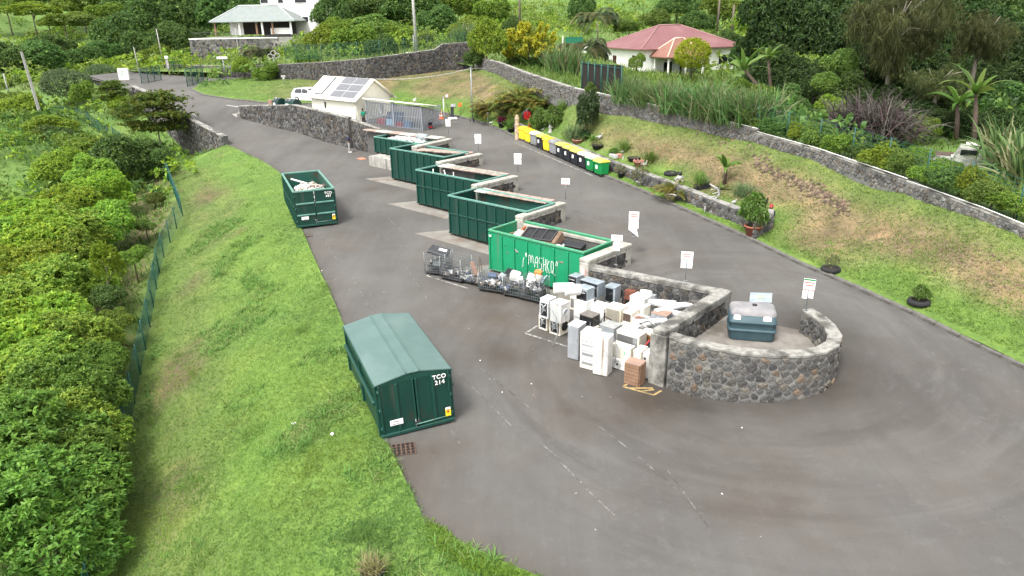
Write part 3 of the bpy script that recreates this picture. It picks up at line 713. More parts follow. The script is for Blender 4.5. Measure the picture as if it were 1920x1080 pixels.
for n_,(top,lb,lc) in enumerate([(b[1],b[2],b[3]) for b in bays]):
 idx = [(0,2,3),(3,4,5),(5,6,7),(7,8,9),(9,10,11),(11,12,13)][n_]
 A,B,Cc = Vector(QUAY[idx[0]]),Vector(QUAY[idx[1]]),Vector(QUAY[idx[2]])
 prevtop = bays[n_-1][1] if n_ else top
 d1 = (B-A).normalized(); d2 = (Cc-B).normalized(); last = n_ == 5
 p1 = [tuple(A+d1*(.26 if n_ else .3)),tuple(B-d1*.26)]
 zb1 = alongz(p1,lambda x,y: zl(y)); sing = n_ >= 4
 ww = stone_wall('quay_wall',lb,'retaining wall',p1,zb1,lambda f,t=top: t-.18-.0*f,.40,('R',) if last else (),.27,PAL_DARK,last,((.05,.17,M_conc_d) if n_ >= 5 else (.05,.17,M_conc_l) if n_ == 4 else (.03,.06,M_conc_l)),M_mortar,20+n_,.03)
 p2 = [tuple(B),tuple(Cc)]
 zb2 = alongz(p2,lambda x,y: zu(y)-.1)
 wc = stone_wall('cross_wall',lc,'parapet wall',p2,zb2,lambda f,t=top: t-.17,.42,('L',),.24,PAL_DARK if n_ != 5 else PAL_DARK,n_ >= 3,None,M_mortar,40+n_,.025)
 O = Vector((p2[0][0],p2[0][1],zb2(0)))
 cm = M_conc_d if last else M_conc_l
 L = (Cc-B).length; ang = math.atan2(d2.y,d2.x); e0 = .24; mid = (B+Cc)/2
 mb = MB(); mb.box((mid.x-O.x,mid.y-O.y,top-.08-O.z),(L+.5,.56,.17),cm,rz=ang,bev=.025); mb.build('coping_beam',wc)
 mb = MB(); q = B-d2*.02; h = top-.17-zu(q.y)+.5
 mb.box((q.x-O.x,q.y-O.y,top-.169-h/2-O.z),(.44,.50,h),cm,rz=ang,bev=.02); mb.build('end_pillar',wc)
 mb = MB(); q = Cc+d2*(.02 if not last else .0); h = top-.17-zl(q.y)+.3
 mb.box((q.x-O.x,q.y-O.y,top-.169-h/2-O.z),(.62 if last else .50,.66 if last else .52,h),cm,rz=ang,bev=.03); mb.build('corner_pillar',wc)
 bmb = MB(); m2 = mid.lerp(mid,0); nrm = Vector((-d2.y,d2.x))
 bmb.box((m2.x+nrm.x*.235-O.x,m2.y+nrm.y*.235-O.y,top-.245-O.z),(L-.5,.05,.15),cm,rz=ang); bmb.build('ledge',wc)
 if n_ < 4:
  ns = 6; a = A+d1*.35; b = B-d1*.5; side = Vector((d1.y,-d1.x))
  w0 = (b-a).length/ns
  for k in range(ns):
   c = a.lerp(b,(k+.5)/ns)+side*.22
   pale = (n_ == 3 and k < 1) or (n_ == 0 and k % 2) or (n_ == 2 and k == 0)
   mb = MB().box((0,0,0),(w0-.03,.98,.06),M_tile_w if pale else M_tile,bev=.01)
   o = mb.build('slab',ww,Vector((c.x,c.y,top+.005+.03+random.Random(k+n_).uniform(-.01,.012)))-Vector((p1[0][0],p1[0][1],zb1(0))),(random.Random(k).uniform(-.012,.012),0,math.atan2(d1.y,d1.x)))
lw = LONGWALL; lwz = alongz(lw,lambda x,y: zl(y))
stone_wall('ramp_wall','long dark grey stone wall holding the upper level beside the ramp and the standing person','retaining wall',[TIP,LONGWALL[1],(-14.8,67.55)],alongz([TIP,LONGWALL[1],(-14.8,67.55)],lambda x,y: zl(y)-.1),alongz([TIP,LONGWALL[1],(-14.8,67.55)],lambda x,y: 0,0) if False else (lambda f: float(np.interp(f,[0,.5,1],[4.62,5.15,4.55]))),.42,('R','L'),.24,PAL_DARK+PAL_LIGHT[:2],False,(.03,.09,M_conc_d),M_mortar,9,.03)
stone_wall('ramp_wall_end','lower recessed stretch of dark stone wall between the ramp wall and the rubble bin','retaining wall',[(-14.6,67.75),(-12.4,65.7),(-11.0,64.7)],lambda f: 1.55,lin(4.35,3.75),.40,('R',),.24,PAL_DARK,False,(.03,.09,M_conc_d),M_mortar,11,.03)
pw = thing('loading_platform','low raised concrete platform with stained front under the rubble bin','platform',(-12.1,61.25,zl(61)))
_q0 = Vector((-12.2,61.35)); ang = math.atan2(_v.y,_v.x)
pl = [Vector((0,0)),_v*5.9,_v*5.9+_u*3.0,_u*3.6-_v*.0]
MB().prism([(p.x,p.y) for p in pl],-.4,.82,mat('stained_pale_concrete',(.50,.48,.43),(.40,.38,.34),2,.85,.2,30,streak=((.15,.14,.12),2.2,.5))).build('platform_block',pw)
rp = RETWALL
stone_wall('left_retaining_wall','tall dark stone wall holding the left edge of the entrance road above the trees','retaining wall',list(reversed(rp)),lambda f: float(np.interp(f,[0,.5,.85,1],[4.6,0.8,-.2,1.2])),alongz(list(reversed(rp)),zroad,.75),.5,('R','L'),.27,PAL_DARK+PAL_LIGHT[:3],False,(.04,.12,M_conc_d),M_mortar,13,.03)
bpth = list(reversed(BACKWALL_XY)); bzs = [p.z for p in reversed(BACKWALL)]
bz = alongz(bpth,lambda x,y: min(zip([math.hypot(x-q[0],y-q[1]) for q in bpth],bzs))[1])
stone_wall('back_wall','long dark stone wall along the top of the lawn behind the hut','retaining wall',bpth,lambda f: bz(f)-.2,lambda f: bz(f)+float(np.interp(f,[0,.25,.55,.90,.901,1],[1.3,1.7,2.1,2.5,3.0,3.0])),.45,('R',),.22,PAL_DARK,False,(.02,.06,M_conc_d),M_mortar,15,.04)
uzs = [p.z for p in UPWALL]; upth = list(reversed(UPWALL_XY)); uz = list(reversed(uzs))
def upseg(i0,i1,t0,t1,label,seed):
 pth = upth[i0:i1+1]; zz = uz[i0:i1+1]
 f_ = alongz(pth,lambda x,y: min(zip([math.hypot(x-q[0],y-q[1]) for q in pth],zz))[1])
 r = stone_wall('bank_wall',label,'retaining wall',pth,lambda f: f_(f)-.25,lambda f: f_(f)+t0+(t1-t0)*f,.40,('R',),.19,PAL_LIGHT,False,(.02,.05,M_conc_d),M_mortar_l,seed,.03)
 return r
upseg(0,3,1.3,1.0,'grey stone wall at the top of the bank below the yellow-leaved shrub',31)
upseg(3,6,1.0,.7,'grey stone wall with a white edge line below the cane hedge',32)
upseg(6,8,.45,.35,'low grey stone wall on the bank below the banana and dark trees',33)
upseg(8,9,.35,.25,'low stone wall stub on the bank below the purple grass',34)
upseg(9,11,.25,.3,'lowest pale stone wall at the far right of the bank below the old white pickup',35)
gz = [p.z for p in GARDEN]; gp = GARDEN_XY + [(GEND.x-.9,GEND.y-.3),(GEND.x-.1,GEND.y+.2),(GEND.x+.1,GEND.y+1.0)]
gpz = gz + [GEND.z-.1,GEND.z,GEND.z+.1]
_gf = alongz(gp,lambda x,y: min(zip([math.hypot(x-q[0],y-q[1]) for q in gp],gpz))[1])
stone_wall('garden_wall','low dark stone garden wall lined with pots behind the row of wheeled bins','garden wall',gp,lambda f: _gf(f)-.15,lambda f: _gf(f)+GH-.05,.46,('R',),.27,PAL_DARK+PAL_LIGHT[:2],True,(.0,.06,M_conc_d),M_mortar,17,.03)
# ---- kerbs: one kerb line each,cut into its stones
def kerb(name,label,line,zf,wd,h,mat_,piece=1.0,side=1,dz=0.0):
 root = tag(thing(name,None,None,(line[0][0],line[0][1],zf(*line[0]))),kind='structure')
 O = root.location.copy(); pts = [Vector(p) for p in line]; meshes = {}
 rng = random.Random(4); S = 0; k = 0
 for a,b in zip(pts,pts[1:]):
  L = (b-a).length; n = max(1,round(L/piece)); t = (b-a)/n; an = math.atan2(t.y,t.x)
  for i in range(n):
   c = a+t*(i+.5); l = t.length-.02
   z0 = zf(c.x-t.x*.5,c.y-t.y*.5); z1 = zf(c.x+t.x*.5,c.y+t.y*.5); key = round(l,1)
   me = MB().box((0,0,0),(l,wd,h+.3),mat_,bev=.02).mesh('kerb_stone') if key not in meshes else meshes[key]; meshes[key] = me
   if k < 300: link('kerb_stone',me,root,Vector((c.x,c.y,(z0+z1)/2-.15+h/2+dz+rng.uniform(-.008,.008)))-O,(0,-math.atan2(z1-z0,t.length),an+rng.uniform(-.01,.01)))
   k += 1
 return root
kr = [p for p in CURB_R if 7 < p[1] < 76]
kerb('right_kerb','',kr,zroad,.22,.14,M_kerb,1.0)
kerb('lawn_kerb','',CURB_R[1:7],zroad,.2,.12,M_kerb,1.0)
kerb('left_kerb','',[p for p in CURB_L if 15 < p[1] < 66],zroad,.14,.03,M_kerb,1.0)
# ---- bigger road marks,all sheets 4 mm above the asphalt
def mark(name,poly,m,dz=.005): return patch(name,poly,[],.5,zroad,m,dz=dz)
def stripe(name,a,b,wd,m,dz=.006):
 a,b = Vector(a[:2]),Vector(b[:2]); t = (b-a).normalized(); n = Vector((-t.y,t.x))*wd/2
 return mark(name,[tuple(a-n),tuple(b-n),tuple(b+n),tuple(a+n)],m,dz)
def RZ(px,py): return G(px,py,zroad,10)
stripe('bay_line',RZ(985,625),RZ(1064,650),.10,M_mark)
stripe('bay_line',RZ(985,625),RZ(1008,611),.10,M_mark,.010)
stripe('bay_line',RZ(800,517),RZ(878,541),.10,M_mark)
stripe('bay_line',RZ(800,517),RZ(812,510),.10,M_mark,.010)
for a,b in [((1168,725),(1226,741)),((1168,725),(1178,719)),((1180,728),(1224,728)),((1226,741),(1240,733)),((1200,735),(1226,731))]:
 stripe('hatched_mark',RZ(*a),RZ(*b),.09,M_ymark,.006+.004*[(1168,725),(1180,728),(1226,741),(1200,735)].index(a) if a in [(1168,725),(1180,728),(1226,741),(1200,735)] else .006)
stripe('bin_line',RZ(963,266),RZ(1112,330),.10,M_mark)
for a,b in [((1010,828),(1046,858)),((1046,862),(1090,905)),((1094,912),(1152,966)),((1118,795),(1190,850)),((1195,855),(1270,919)),((728,410),(757,435)),((845,805),(862,832)),((965,590),(977,595))]:
 stripe('faint_line',RZ(*a),RZ(*b),.055,M_markline)
for a,b in [((640,372),(700,392)),((650,395),(668,412)),((690,430),(770,470)),((600,440),(640,500)),((660,520),(700,590)),((760,500),(800,560)),((860,700),(960,800)),((900,690),(1000,770)),((1250,880),(1330,990)),((590,350),(640,365)),((1080,400),(1130,420)),((930,275),(1000,300))]:
 stripe('scrape_line',RZ(*a),RZ(*b),.035,M_markline)
mark('orange_square',[tuple(RZ(*q)[:2]) for q in [(668,297),(676,299.5),(688,298),(679,295)]],M_redmark)
mark('road_arrow',[tuple(RZ(*q)[:2]) for q in [(359,212),(366,218),(377,216),(368,214.5)]],M_mark)
stripe('give_way_line',RZ(425,197),RZ(452,200.5),.25,M_mark)
mark('concrete_tongue',[tuple(RZ(*q)[:2]) for q in [(435,214),(454,208),(454,222),(441,219)]],M_conc,.02)
# ------------------------------------------------------------------ roll-off skips
def text_mesh(s,size,m,extr=.004,bold=False):
 cu = bpy.data.curves.new('lettering','FONT'); cu.body = s; cu.size = size; cu.extrude = extr; cu.align_x = 'CENTER'; cu.align_y = 'CENTER'
 cu.space_character = 1.12
 if bold: cu.offset = size*.022
 o = bpy.data.objects.new('lettering',cu); COL.objects.link(o); bpy.context.view_layer.update()
 me = bpy.data.meshes.new_from_object(o.evaluated_get(bpy.context.evaluated_depsgraph_get()))
 bpy.data.objects.remove(o); me.name = 'lettering'; me.materials.clear(); me.materials.append(m); return me
def plate_text(root,s,size,m,loc,rz,bold=True):
 """lettering standing on a wall: local x along the wall, upright, facing rz"""
 return link('lettering',text_mesh(s,size,m,bold=bold),root,loc,(R(90),0,rz))
def skip(name,label,o,yaw,L,W,H,paint,rim,inside,nribs,midrail=False,roofed=False,gap=.16,group='roll-off skips',doors=True,ribm=None,cat='skip'):
 """local x along the length, y across; o = corner at x=0,y=0. The x=0 end carries the doors"""
 t = thing(name,label,cat,o,yaw,group); ribm = ribm or paint
 th = .05; z0 = gap
 for (y,sg) in ((0,-1),(W,1)):
  p = box_part('side_panel',t,(L/2,y-sg*th/2,z0+H/2),(L-.02,th,H),paint)
  sh = MB().box((0,0,0),(.09,.075,H-.10),ribm,bev=.012).mesh('rib')
  for k in range(nribs+1):
   x = .06+(L-.12)*k/nribs; link('rib',sh,t,(x,y+sg*.036,z0+H/2-.03))
  if midrail:
   sg_l = (L-.12)/nribs-.11; me = MB().box((0,0,0),(sg_l,.07,.09),ribm,bev=.015).mesh('mid_rail')
   for k in range(nribs): link('mid_rail',me,t,(.06+(L-.12)*(k+.5)/nribs,y+sg*.034,z0+H*.55),(-sg*.25,0,0))
  box_part('inner_lining',t,(L/2,y-sg*(th+.012),z0+H/2),(L-.12,.02,H-.02),inside)
 box_part('floor_plate',t,(L/2,W/2,z0+.05),(L-.04,W-.04,.08),inside if not roofed else paint)
 box_part('end_panel',t,(L-.03,W/2,z0+H/2),(.05,W-.12,H),paint)
 box_part('inner_lining',t,(L-.07,W/2,z0+H/2),(.02,W-.16,H-.02),inside)
 for (ya,yb) in ((.03,W/2-.015),(W/2+.015,W-.03)):
  d = box_part('door',t,(.0,(ya+yb)/2,z0+H/2),(.05,yb-ya,H-.04),paint); yc,zc = (ya+yb)/2,z0+H/2
  if not roofed:
   for zz in (.33,.66): MB().box((-.05,yc,z0+zz*H),(.07,yb-ya-.06,.10),rim if midrail else ribm,bev=.02).build('door_rib',d)
  else:
   MB().box((-.045,yc,zc),(.06,.10,H-.10),ribm,bev=.012).build('door_rib',d)
   for q in (ya+.04,yb-.04): MB().box((-.04,q,zc),(.05,.06,H-.06),ribm,bev=.01).build('door_rib',d)
  ye = ya if ya < .1 else yb
  for zz in (-.36,0,.36): MB().tube([(-.03,ye,zc+zz*H-.09),(-.03,ye,zc+zz*H+.09)],.035,ribm,8).build('hinge',d)
 MB().tube([(-.09,W*.12,z0+.22),(-.09,W*.52,z0+.20)],.018,rim,6).tube([(-.07,W*.49,z0+.08),(-.07,W*.49,z0+.42)],.02,M_steel_d,6).tube([(-.07,W*.53,z0+.05),(-.07,W*.53,z0+.40)],.02,M_steel,6).box((-.07,W*.5,z0+.26),(.05,.22,.05),M_steel_d).build('latch_bar',t)
 MB().box((-.04,W/2,z0+.03),(.12,W+.04,.12),ribm,bev=.015).build('door_sill',t)
 if not roofed:
  for (y,sg) in ((0,-1),(W,1)): box_part('top_rim',t,(L/2,y-sg*.01,z0+H+.04),(L+.06,.13,.11),rim,bev=.02)
  for x in (.0,L-.03): box_part('top_rim',t,(x,W/2,z0+H+.037),(.13,W-.12,.105),rim,bev=.02)
 for y in (W*.29,W*.71): box_part('skid',t,(L/2,y,z0-.045),(L-.3,.10,.11),ribm)
 me = MB().box((0,0,0),(.08,W-.06,.07),ribm).mesh('cross_member')
 for k in range(nribs+1): link('cross_member',me,t,(.10+(L-.2)*k/nribs,W/2,z0-.03))
 for x in (.16,L-.5):
  for y in (.16,W-.16):
   r = MB().tube([(x,y-.11,z0-.055),(x,y+.11,z0-.055)],.105,M_rust,12).build('roller',t)
 return t
# --- the covered skip in the foreground (local y=0 side faces the grass)
def frame_xy(o,yaw,x,y): return (o[0]+math.cos(yaw)*x-math.sin(yaw)*y,o[1]+math.sin(yaw)*x+math.cos(yaw)*y)
A_O,A_YAW,A_L,A_W,A_H = (-2.09,21.36,.0),R(112.7),5.2,2.5,1.92
A = skip('covered_skip','large dark green skip with closed ridged pale green roof in the foreground',A_O,A_YAW,A_L,A_W,A_H,M_dkgreen,M_rim,M_inside,2,False,True,.18,ribm=M_dkgreen_rib)
A.rotation_euler = (R(-1.8),0,A_YAW)
def covered_roof():
 W,L,z = A_W,A_L,A_H+.18; rz = .20; ov = .05
 for (y0,y1,z0,z1) in ((-ov,W/2-.20,z,z+rz),(W+ov,W/2+.20,z,z+rz)):
  n = Vector((0,0,.035)); vs = [(-ov,y0,z0),(L+ov,y0,z0),(L+ov,y1,z1),(-ov,y1,z1)]; vs = [Vector(v) for v in vs]+[Vector(v)+n for v in vs]
  f = [(3,2,1,0),(4,5,6,7),(0,1,5,4),(1,2,6,5),(2,3,7,6),(3,0,4,7)]
  if y0 > 1: f = [q[::-1] for q in f]
  MB().add(vs,f,M_cover).build('roof_sheet',A)
 MB().box((L/2+.0,W/2,z+rz+.02),(L+.12,.44,.05),M_cover,bev=.015).build('ridge_cap',A)
 for y in (W/2-.23,W/2+.23): MB().box((L/2,y,z+rz+.045),(L+.12,.035,.07),M_cover,bev=.01).build('ridge_lip',A)
 for x in (-.015,L-.02):
  poly = [(0,z-.04),(W,z-.04),(W,z),(W/2+.2,z+rz-.012),(W/2-.2,z+rz-.012),(0,z)]
  m = MB(); vs = [Vector((x-.02,p[0],p[1])) for p in poly]+[Vector((x+.02,p[0],p[1])) for p in poly]; k = len(poly)
  m.add(vs,[list(range(k)),list(range(2*k-1,k-1,-1))]+[[i,i+k,(i+1) % k+k,(i+1) % k] for i in range(k)],M_dkgreen_rib); m.build('gable_plate',A)
 for y in (-.05,W+.05): MB().box((L/2,y,z-.03),(L+.1,.07,.08),M_dkgreen_rib,bev=.015).build('eave_rail',A)
 for (y,sg) in ((-.09,-1),(W+.09,1)): MB().box((L/2,y,z-.72),(L-.3,.12,.16),M_dkgreen_rib,bev=.03).build('side_rail',A)
covered_roof()
def front_marks(t,W,H,num,gap):
 for i,s in enumerate(('TCO',num)):
  o = plate_text(t,s,.21,M_paper,(-.085,W*.155,gap+H*.92-.21*i),R(-90))
 MB().box((-.085,W*.79,gap+H*.245),(.012,.44,.20),M_paper).build('notice_plate',t)
 MB().box((-.0925,W*.79,gap+H*.26),(.004,.20,.03),M_steel).box((-.0925,W*.79,gap+H*.215),(.004,.30,.02),M_steel).build('notice_print',t)
 s = MB().box((-.085,W*.075,gap+H*.19),(.012,.19,.31),M_yellow).build('warning_sticker',t)
 MB().box((-.0925,W*.075,gap+H*.265),(.004,.17,.08),M_paper).build('sticker_print',s)
 m = MB(); x = -.0925
 for (ya,za,yb,zb_) in ((-.07,.10,.03,.10),(.03,.10,-.03,-.02),(-.03,-.02,.06,.02)):
  d = Vector((0,yb-ya,zb_-za)); nn = Vector((0,-d.z,d.y)).normalized()*.018
  a = Vector((x,W*.075+ya,gap+H*.19+za)); m.add([a-nn,a+d-nn,a+d+nn,a+nn],[(0,1,2,3)],M_red)
 m.build('sticker_arrow',s)
front_marks(A,A_W,A_H,'214',.18)
# --- open skip with rubble on the lower road
B_YAW = R(112.5); B_O = (-13.57+2.5*math.sin(B_YAW),43.83-2.5*math.cos(B_YAW),zl(43.8))
B = skip('open_skip','dark green open skip heaped with plaster rubble, standing alone beside the grass',B_O,B_YAW,6.3,2.5,2.22,M_dkgreen,M_rim,M_inside,9,True,False,.17,ribm=M_dkgreen_rib)
front_marks(B,2.5,2.2,'497',.17)
# --- skips docked at the quay; local y=0 is the side towards the lower road,x=0 the door end at the left
Q_YAW = R(-42.2)
def docked(label,o,L,H,paint,rim,inside,nr,mid,gap=.15,ribm=None,z=None):
 return skip('docked_skip',label,(o[0],o[1],zl(o[1]) if z is None else z),Q_YAW,L,2.45,H,paint,rim,inside,nr,mid,False,gap,'roll-off skips',ribm=ribm)
Cs = docked('bright green skip with white graffiti and a tan sofa thrown in',(-1.16,35.9),6.15,2.12,M_brgreen,mat('bright_green_rim',(.10,.40,.22),(.07,.34,.17),5,.5,c3=(.24,.20,.13),scale3=2.0,thr=(.58,.72)),M_brgreen_in,7,False)
Ds = docked('empty dark green skip with mid rails, next to the bright green one',(-3.75,42.2),6.25,2.3,M_dkgreen,M_rim,M_inside,8,True,ribm=M_dkgreen_rib)
Es = docked('dark green skip with pale mid rails holding three white sticks',(-6.51,49.0),6.2,2.3,M_dkgreen,M_rim,M_inside,8,True,ribm=M_dkgreen_rib)
Gs = docked('plain dark green skip with tall vertical ribs and a rusty lining, no mid rails',(-9.38,56.2),6.25,2.3,M_dkgreen,M_rim,M_inside,8,False,ribm=M_dkgreen_rib)
Ks = docked('low dark green skip full of white rubble on the concrete platform near the hut',(-11.75,62.55),6.0,1.25,M_dkgreen,M_rim,M_inside,8,False,.12,ribm=M_dkgreen_rib,z=zl(61.25)+.82)
# --- loads
def heap(name,label,M0,L,W,base,top,n,cols,seed,size=(.15,.5)):
 """a heap of broken pieces: one countless mass of slabs and lumps"""
 rng = random.Random(seed); V = []; F = []; Cc = []
 for k in range(n):
  u,v = rng.uniform(.06,.94),rng.uniform(.08,.92); k_ = (1-(2*u-1)**2)*(1-(2*v-1)**4)
  z = base+(top-base)*k_*rng.uniform(.75,1.05) + .03
  a,b,c = rng.uniform(*size),rng.uniform(*size)*.7,rng.uniform(.03,.16)
  Rm = Matrix.Rotation(rng.uniform(0,6.3),3,'Z') @ Matrix.Rotation(rng.gauss(0,.45),3,'X') @ Matrix.Rotation(rng.gauss(0,.35),3,'Y')
  b0 = len(V); t = rng.uniform(.6,1)
  for q in [(-a,-b,-c),(a,-b,-c),(a*t,b,-c),(-a,b*t,-c),(-a,-b,c),(a,-b*t,c),(a*t,b,c),(-a*t,b,c)]:
   w = Rm @ (Vector(q)*.5); V.append(M0 @ Vector((u*L+w.x,v*W+w.y,z+w.z)))
  F += [[b0+i for i in f] for f in [(0,3,2,1),(4,5,6,7),(0,1,5,4),(1,2,6,5),(2,3,7,6),(3,0,4,7)]]
  Cc += [np.array(rng.choice(cols))*rng.uniform(.8,1.1)]*8
 o = link(name,np_mesh(name,np.array([tuple(v) for v in V]),np.array(F),M_debris,np.array(Cc))); tag(o,label,None,None,'stuff'); return o
bpy.context.view_layer.update()
RUB = [(.72,.70,.66),(.62,.58,.53),(.75,.74,.72),(.45,.38,.32),(.30,.27,.24),(.66,.60,.52),(.20,.15,.12)]
heap('rubble_heap','heap of pale plaster rubble in the lone open skip',B.matrix_world,5.4,2.3,1.1,2.15,420,RUB,2)
heap('rubble_heap','white and grey rubble filling the low skip by the hut',Ks.matrix_world,5.9,2.3,.9,1.45,420,[(.68,.65,.61),(.58,.55,.52),(.48,.45,.42),(.70,.67,.64)],4,(.10,.36))
rng = random.Random(8)
for k,(u,v,z,d,rz,tilt,m,nm,lb,cat) in enumerate([
 (.9,.8,2.25,(.9,.55,.03),.4,.5,M_white_c,'plaster_board','white plaster board leaning at the front left of the lone open skip','board'),
 (3.6,1.7,2.35,(1.1,.10,.06),1.2,-.6,M_white_c,'white_batten','white batten sticking up at the back of the lone open skip','batten'),
 (1.9,.6,2.32,(.75,.5,.05),.9,.2,M_brown_l,'brown_board','light brown board on the right of the rubble in the lone open skip','board'),
 (4.1,.8,2.2,(1.0,.14,.10),.1,.4,M_dkgreen,'green_strip','dark green strip at the back of the rubble in the lone open skip','strip')]):
 p = B.matrix_world @ Vector((u,v,z)); o = MB().box((0,0,0),d,m,bev=.008).build(nm,None,p,(tilt,tilt*.5,rz+B_YAW)); tag(o,lb,cat)
p = Ks.matrix_world @ Vector((4.5,1.7,1.55)); o = MB().tube([(-.5,0,0),(.5,0,.05)],[.3,.3],mat('grey_blue_sheet',(.36,.42,.44),rough=.5),10).build('sheet_roll',None,p,(0,.1,Q_YAW+.2)); tag(o,'bluish grey rolled sheet lying on the white rubble near the hut','sheet')
for k,(u,v,tilt) in enumerate([(.95,.55,.15),(2.6,.75,-.55),(2.95,.6,.12)]):
 p = Es.matrix_world @ Vector((u,v,.25))
 o = MB().tube([(0,0,0),(tilt*.6,.05,1.5),(tilt*1.1,.06,2.35)],[.04,.035,.03],M_white_c,6).build('white_stick',None,p,(0,0,Q_YAW))
 tag(o,['white stick standing in the left part of the three-stick skip','leaning white stick of the middle pair in the three-stick skip','upright white stick right of the leaning one in the three-stick skip'][k],'stick','sticks in the skip')
LOAD = [(.10,.09,.08),(.03,.03,.03),(.20,.16,.13),(.32,.30,.28),(.40,.36,.30),(.06,.055,.05),(.25,.12,.06)]
heap('mixed_waste','dark mixed bulky waste at the bottom of the bright green skip',Cs.matrix_world,6.0,2.3,1.15,1.95,200,LOAD,6,(.2,.7))
def sofa():
 p = Cs.matrix_world @ Vector((2.75,1.05,2.02)); W,D,H = 1.85,.85,.80
 t = thing('overturned_sofa','tan leather sofa lying on its side with black underside up in the bright green skip','sofa',p,0,None,(R(28),R(-4),Q_YAW+R(4)))
 box_part('seat_base',t,(0,0,.20),(W,D,.40),M_leather,bev=.06)
 box_part('backrest',t,(0,-D/2-.13,.10),(W,.24,.62),M_leather,bev=.08)
 for x in (-1,1): box_part('armrest',t,(x*(W/2+.11),0,.14),(.22,D+.1,.56),M_leather,bev=.07)
 for (x,w) in ((-.60,.52),(0,.58),(.60,.52)):
  f = box_part('underside_panel',t,(x,0,.415),(w,D-.14,.02),M_black)
  MB().box((0,0,.02),(w-.06,D-.22,.012),mat('dark_webbing',(.035,.035,.035),(.02,.02,.02),20,.9)).build('webbing',f)
 for x in (-.93,-.31,.31,.93): box_part('frame_rail',t,(x,0,.44),(.06,D-.05,.05),M_steel_d)
 for y in (-1,1): box_part('frame_rail',t,(0,y*(D/2-.04),.442),(W,.06,.05),M_steel_d)
sofa()
for (u,v,z,d,rot,m,nm,lb,cat) in [
 (1.3,1.25,2.05,(.95,.55,.05),(.25,.1,.15),M_alu,'metal_sheet','pale grey sheet left of the sofa in the bright green skip','sheet'),
 (.75,1.7,2.05,(.75,.07,.07),(.2,-.75,.3),M_orange,'orange_bar','orange bar sticking out at the left end of the bright green skip','bar'),
 (.55,1.3,1.98,(.45,.06,.05),(.0,-.2,.9),M_brown_b,'wooden_batten','short brown batten at the left end of the bright green skip','batten'),
 (4.5,1.35,2.0,(1.15,.6,.25),(.15,.05,.2),M_black,'black_plastic_panel','black plastic panel right of the sofa in the bright green skip','panel'),
 (4.9,.75,1.95,(.7,.35,.12),(.2,-.1,-.3),M_black,'black_tray','small black tray at the right end of the bright green skip','tray')]:
 o = MB().box((0,0,0),d,m,bev=.02).build(nm,None,Cs.matrix_world @ Vector((u,v,z)),(rot[0],rot[1],rot[2]+Q_YAW)); tag(o,lb,cat)
o = MB().tube([(.38*math.cos(a*.42)*(1+.05*(a % 3)),.25*math.sin(a*.42),.01*a) for a in range(18)],.035,M_white_c,8).build('coiled_hose',None,Cs.matrix_world @ Vector((4.1,.55,2.02)),(.1,0,Q_YAW)); tag(o,'white coiled hose in front of the sofa in the bright green skip','hose')
def graffiti():
 strokes = [[(0,.30),(.02,.55),(.03,.78),(.10,.84),(.16,.70),(.16,.40),(.18,.72),(.25,.84),(.31,.70),(.31,.42)],# M
      [(.40,.22),(.44,.55),(.50,.80),(.58,.84),(.60,.55),(.60,.25)],[(.43,.50),(.61,.52)],# A
      [(.86,.80),(.78,.84),(.70,.74),(.74,.60),(.84,.50),(.86,.32),(.78,.18),(.68,.26)],# S
      [(.96,.88),(.97,.55),(.96,.12)],[(.96,.50),(1.10,.54)],[(1.10,.84),(1.10,.20)],# H
      [(1.20,.84),(1.20,.10)],[(1.34,.78),(1.21,.48),(1.36,.10)],# K
      [(1.46,.20),(1.46,.78),(1.62,.80),(1.66,.50),(1.60,.18),(1.46,.20)],[(1.56,.34),(1.72,.08)],
      [(-.10,.92),(-.07,.72)],[(-.16,.90),(-.13,.72)],[(1.80,.86),(1.74,.62)],[(1.88,.84),(1.82,.60)],
      [(-.30,.62),(-.36,.40),(-.38,.10)],[(-.44,.10),(-.42,.06)]]
 x0,z0,sx,sz = 2.75,.72,1.0,.98; n = 7; L = 6.15; mb = MB()
 ribs = [.06+(L-.12)*k/n for k in range(n+1)]
 def yoff(x): return -.079 if min(abs(x-r) for r in ribs) < .052 else -.030
 for st in strokes:
  pts = []
  for a,b in zip(st,st[1:]):
   m = max(2,int(math.hypot(b[0]-a[0],b[1]-a[1])/.03))
   for k in range(m): pts.append((a[0]+(b[0]-a[0])*k/m,a[1]+(b[1]-a[1])*k/m))
  pts.append(st[-1]); W = .012; vs = []
  for i,p in enumerate(pts):
   a,b = pts[max(0,i-1)],pts[min(len(pts)-1,i+1)]; dx,dz = b[0]-a[0],b[1]-a[1]; l = math.hypot(dx,dz) or 1; nx,nz = -dz/l*W,dx/l*W
   for sg in (1,-1):
    X = x0+(p[0]+nx*sg)*sx; Z = z0+(p[1]+nz*sg)*sz; vs.append((X,yoff(x0+p[0]*sx)-.004,Z))
  mb.add(vs,[(2*i,2*i+1,2*i+3,2*i+2) for i in range(len(pts)-1)],M_paper)
 mb.build('graffiti',Cs)
graffiti()
MB().box((.16,-.083,2.05),(.16,.008,.10),M_paper).build('corner_label',Cs)
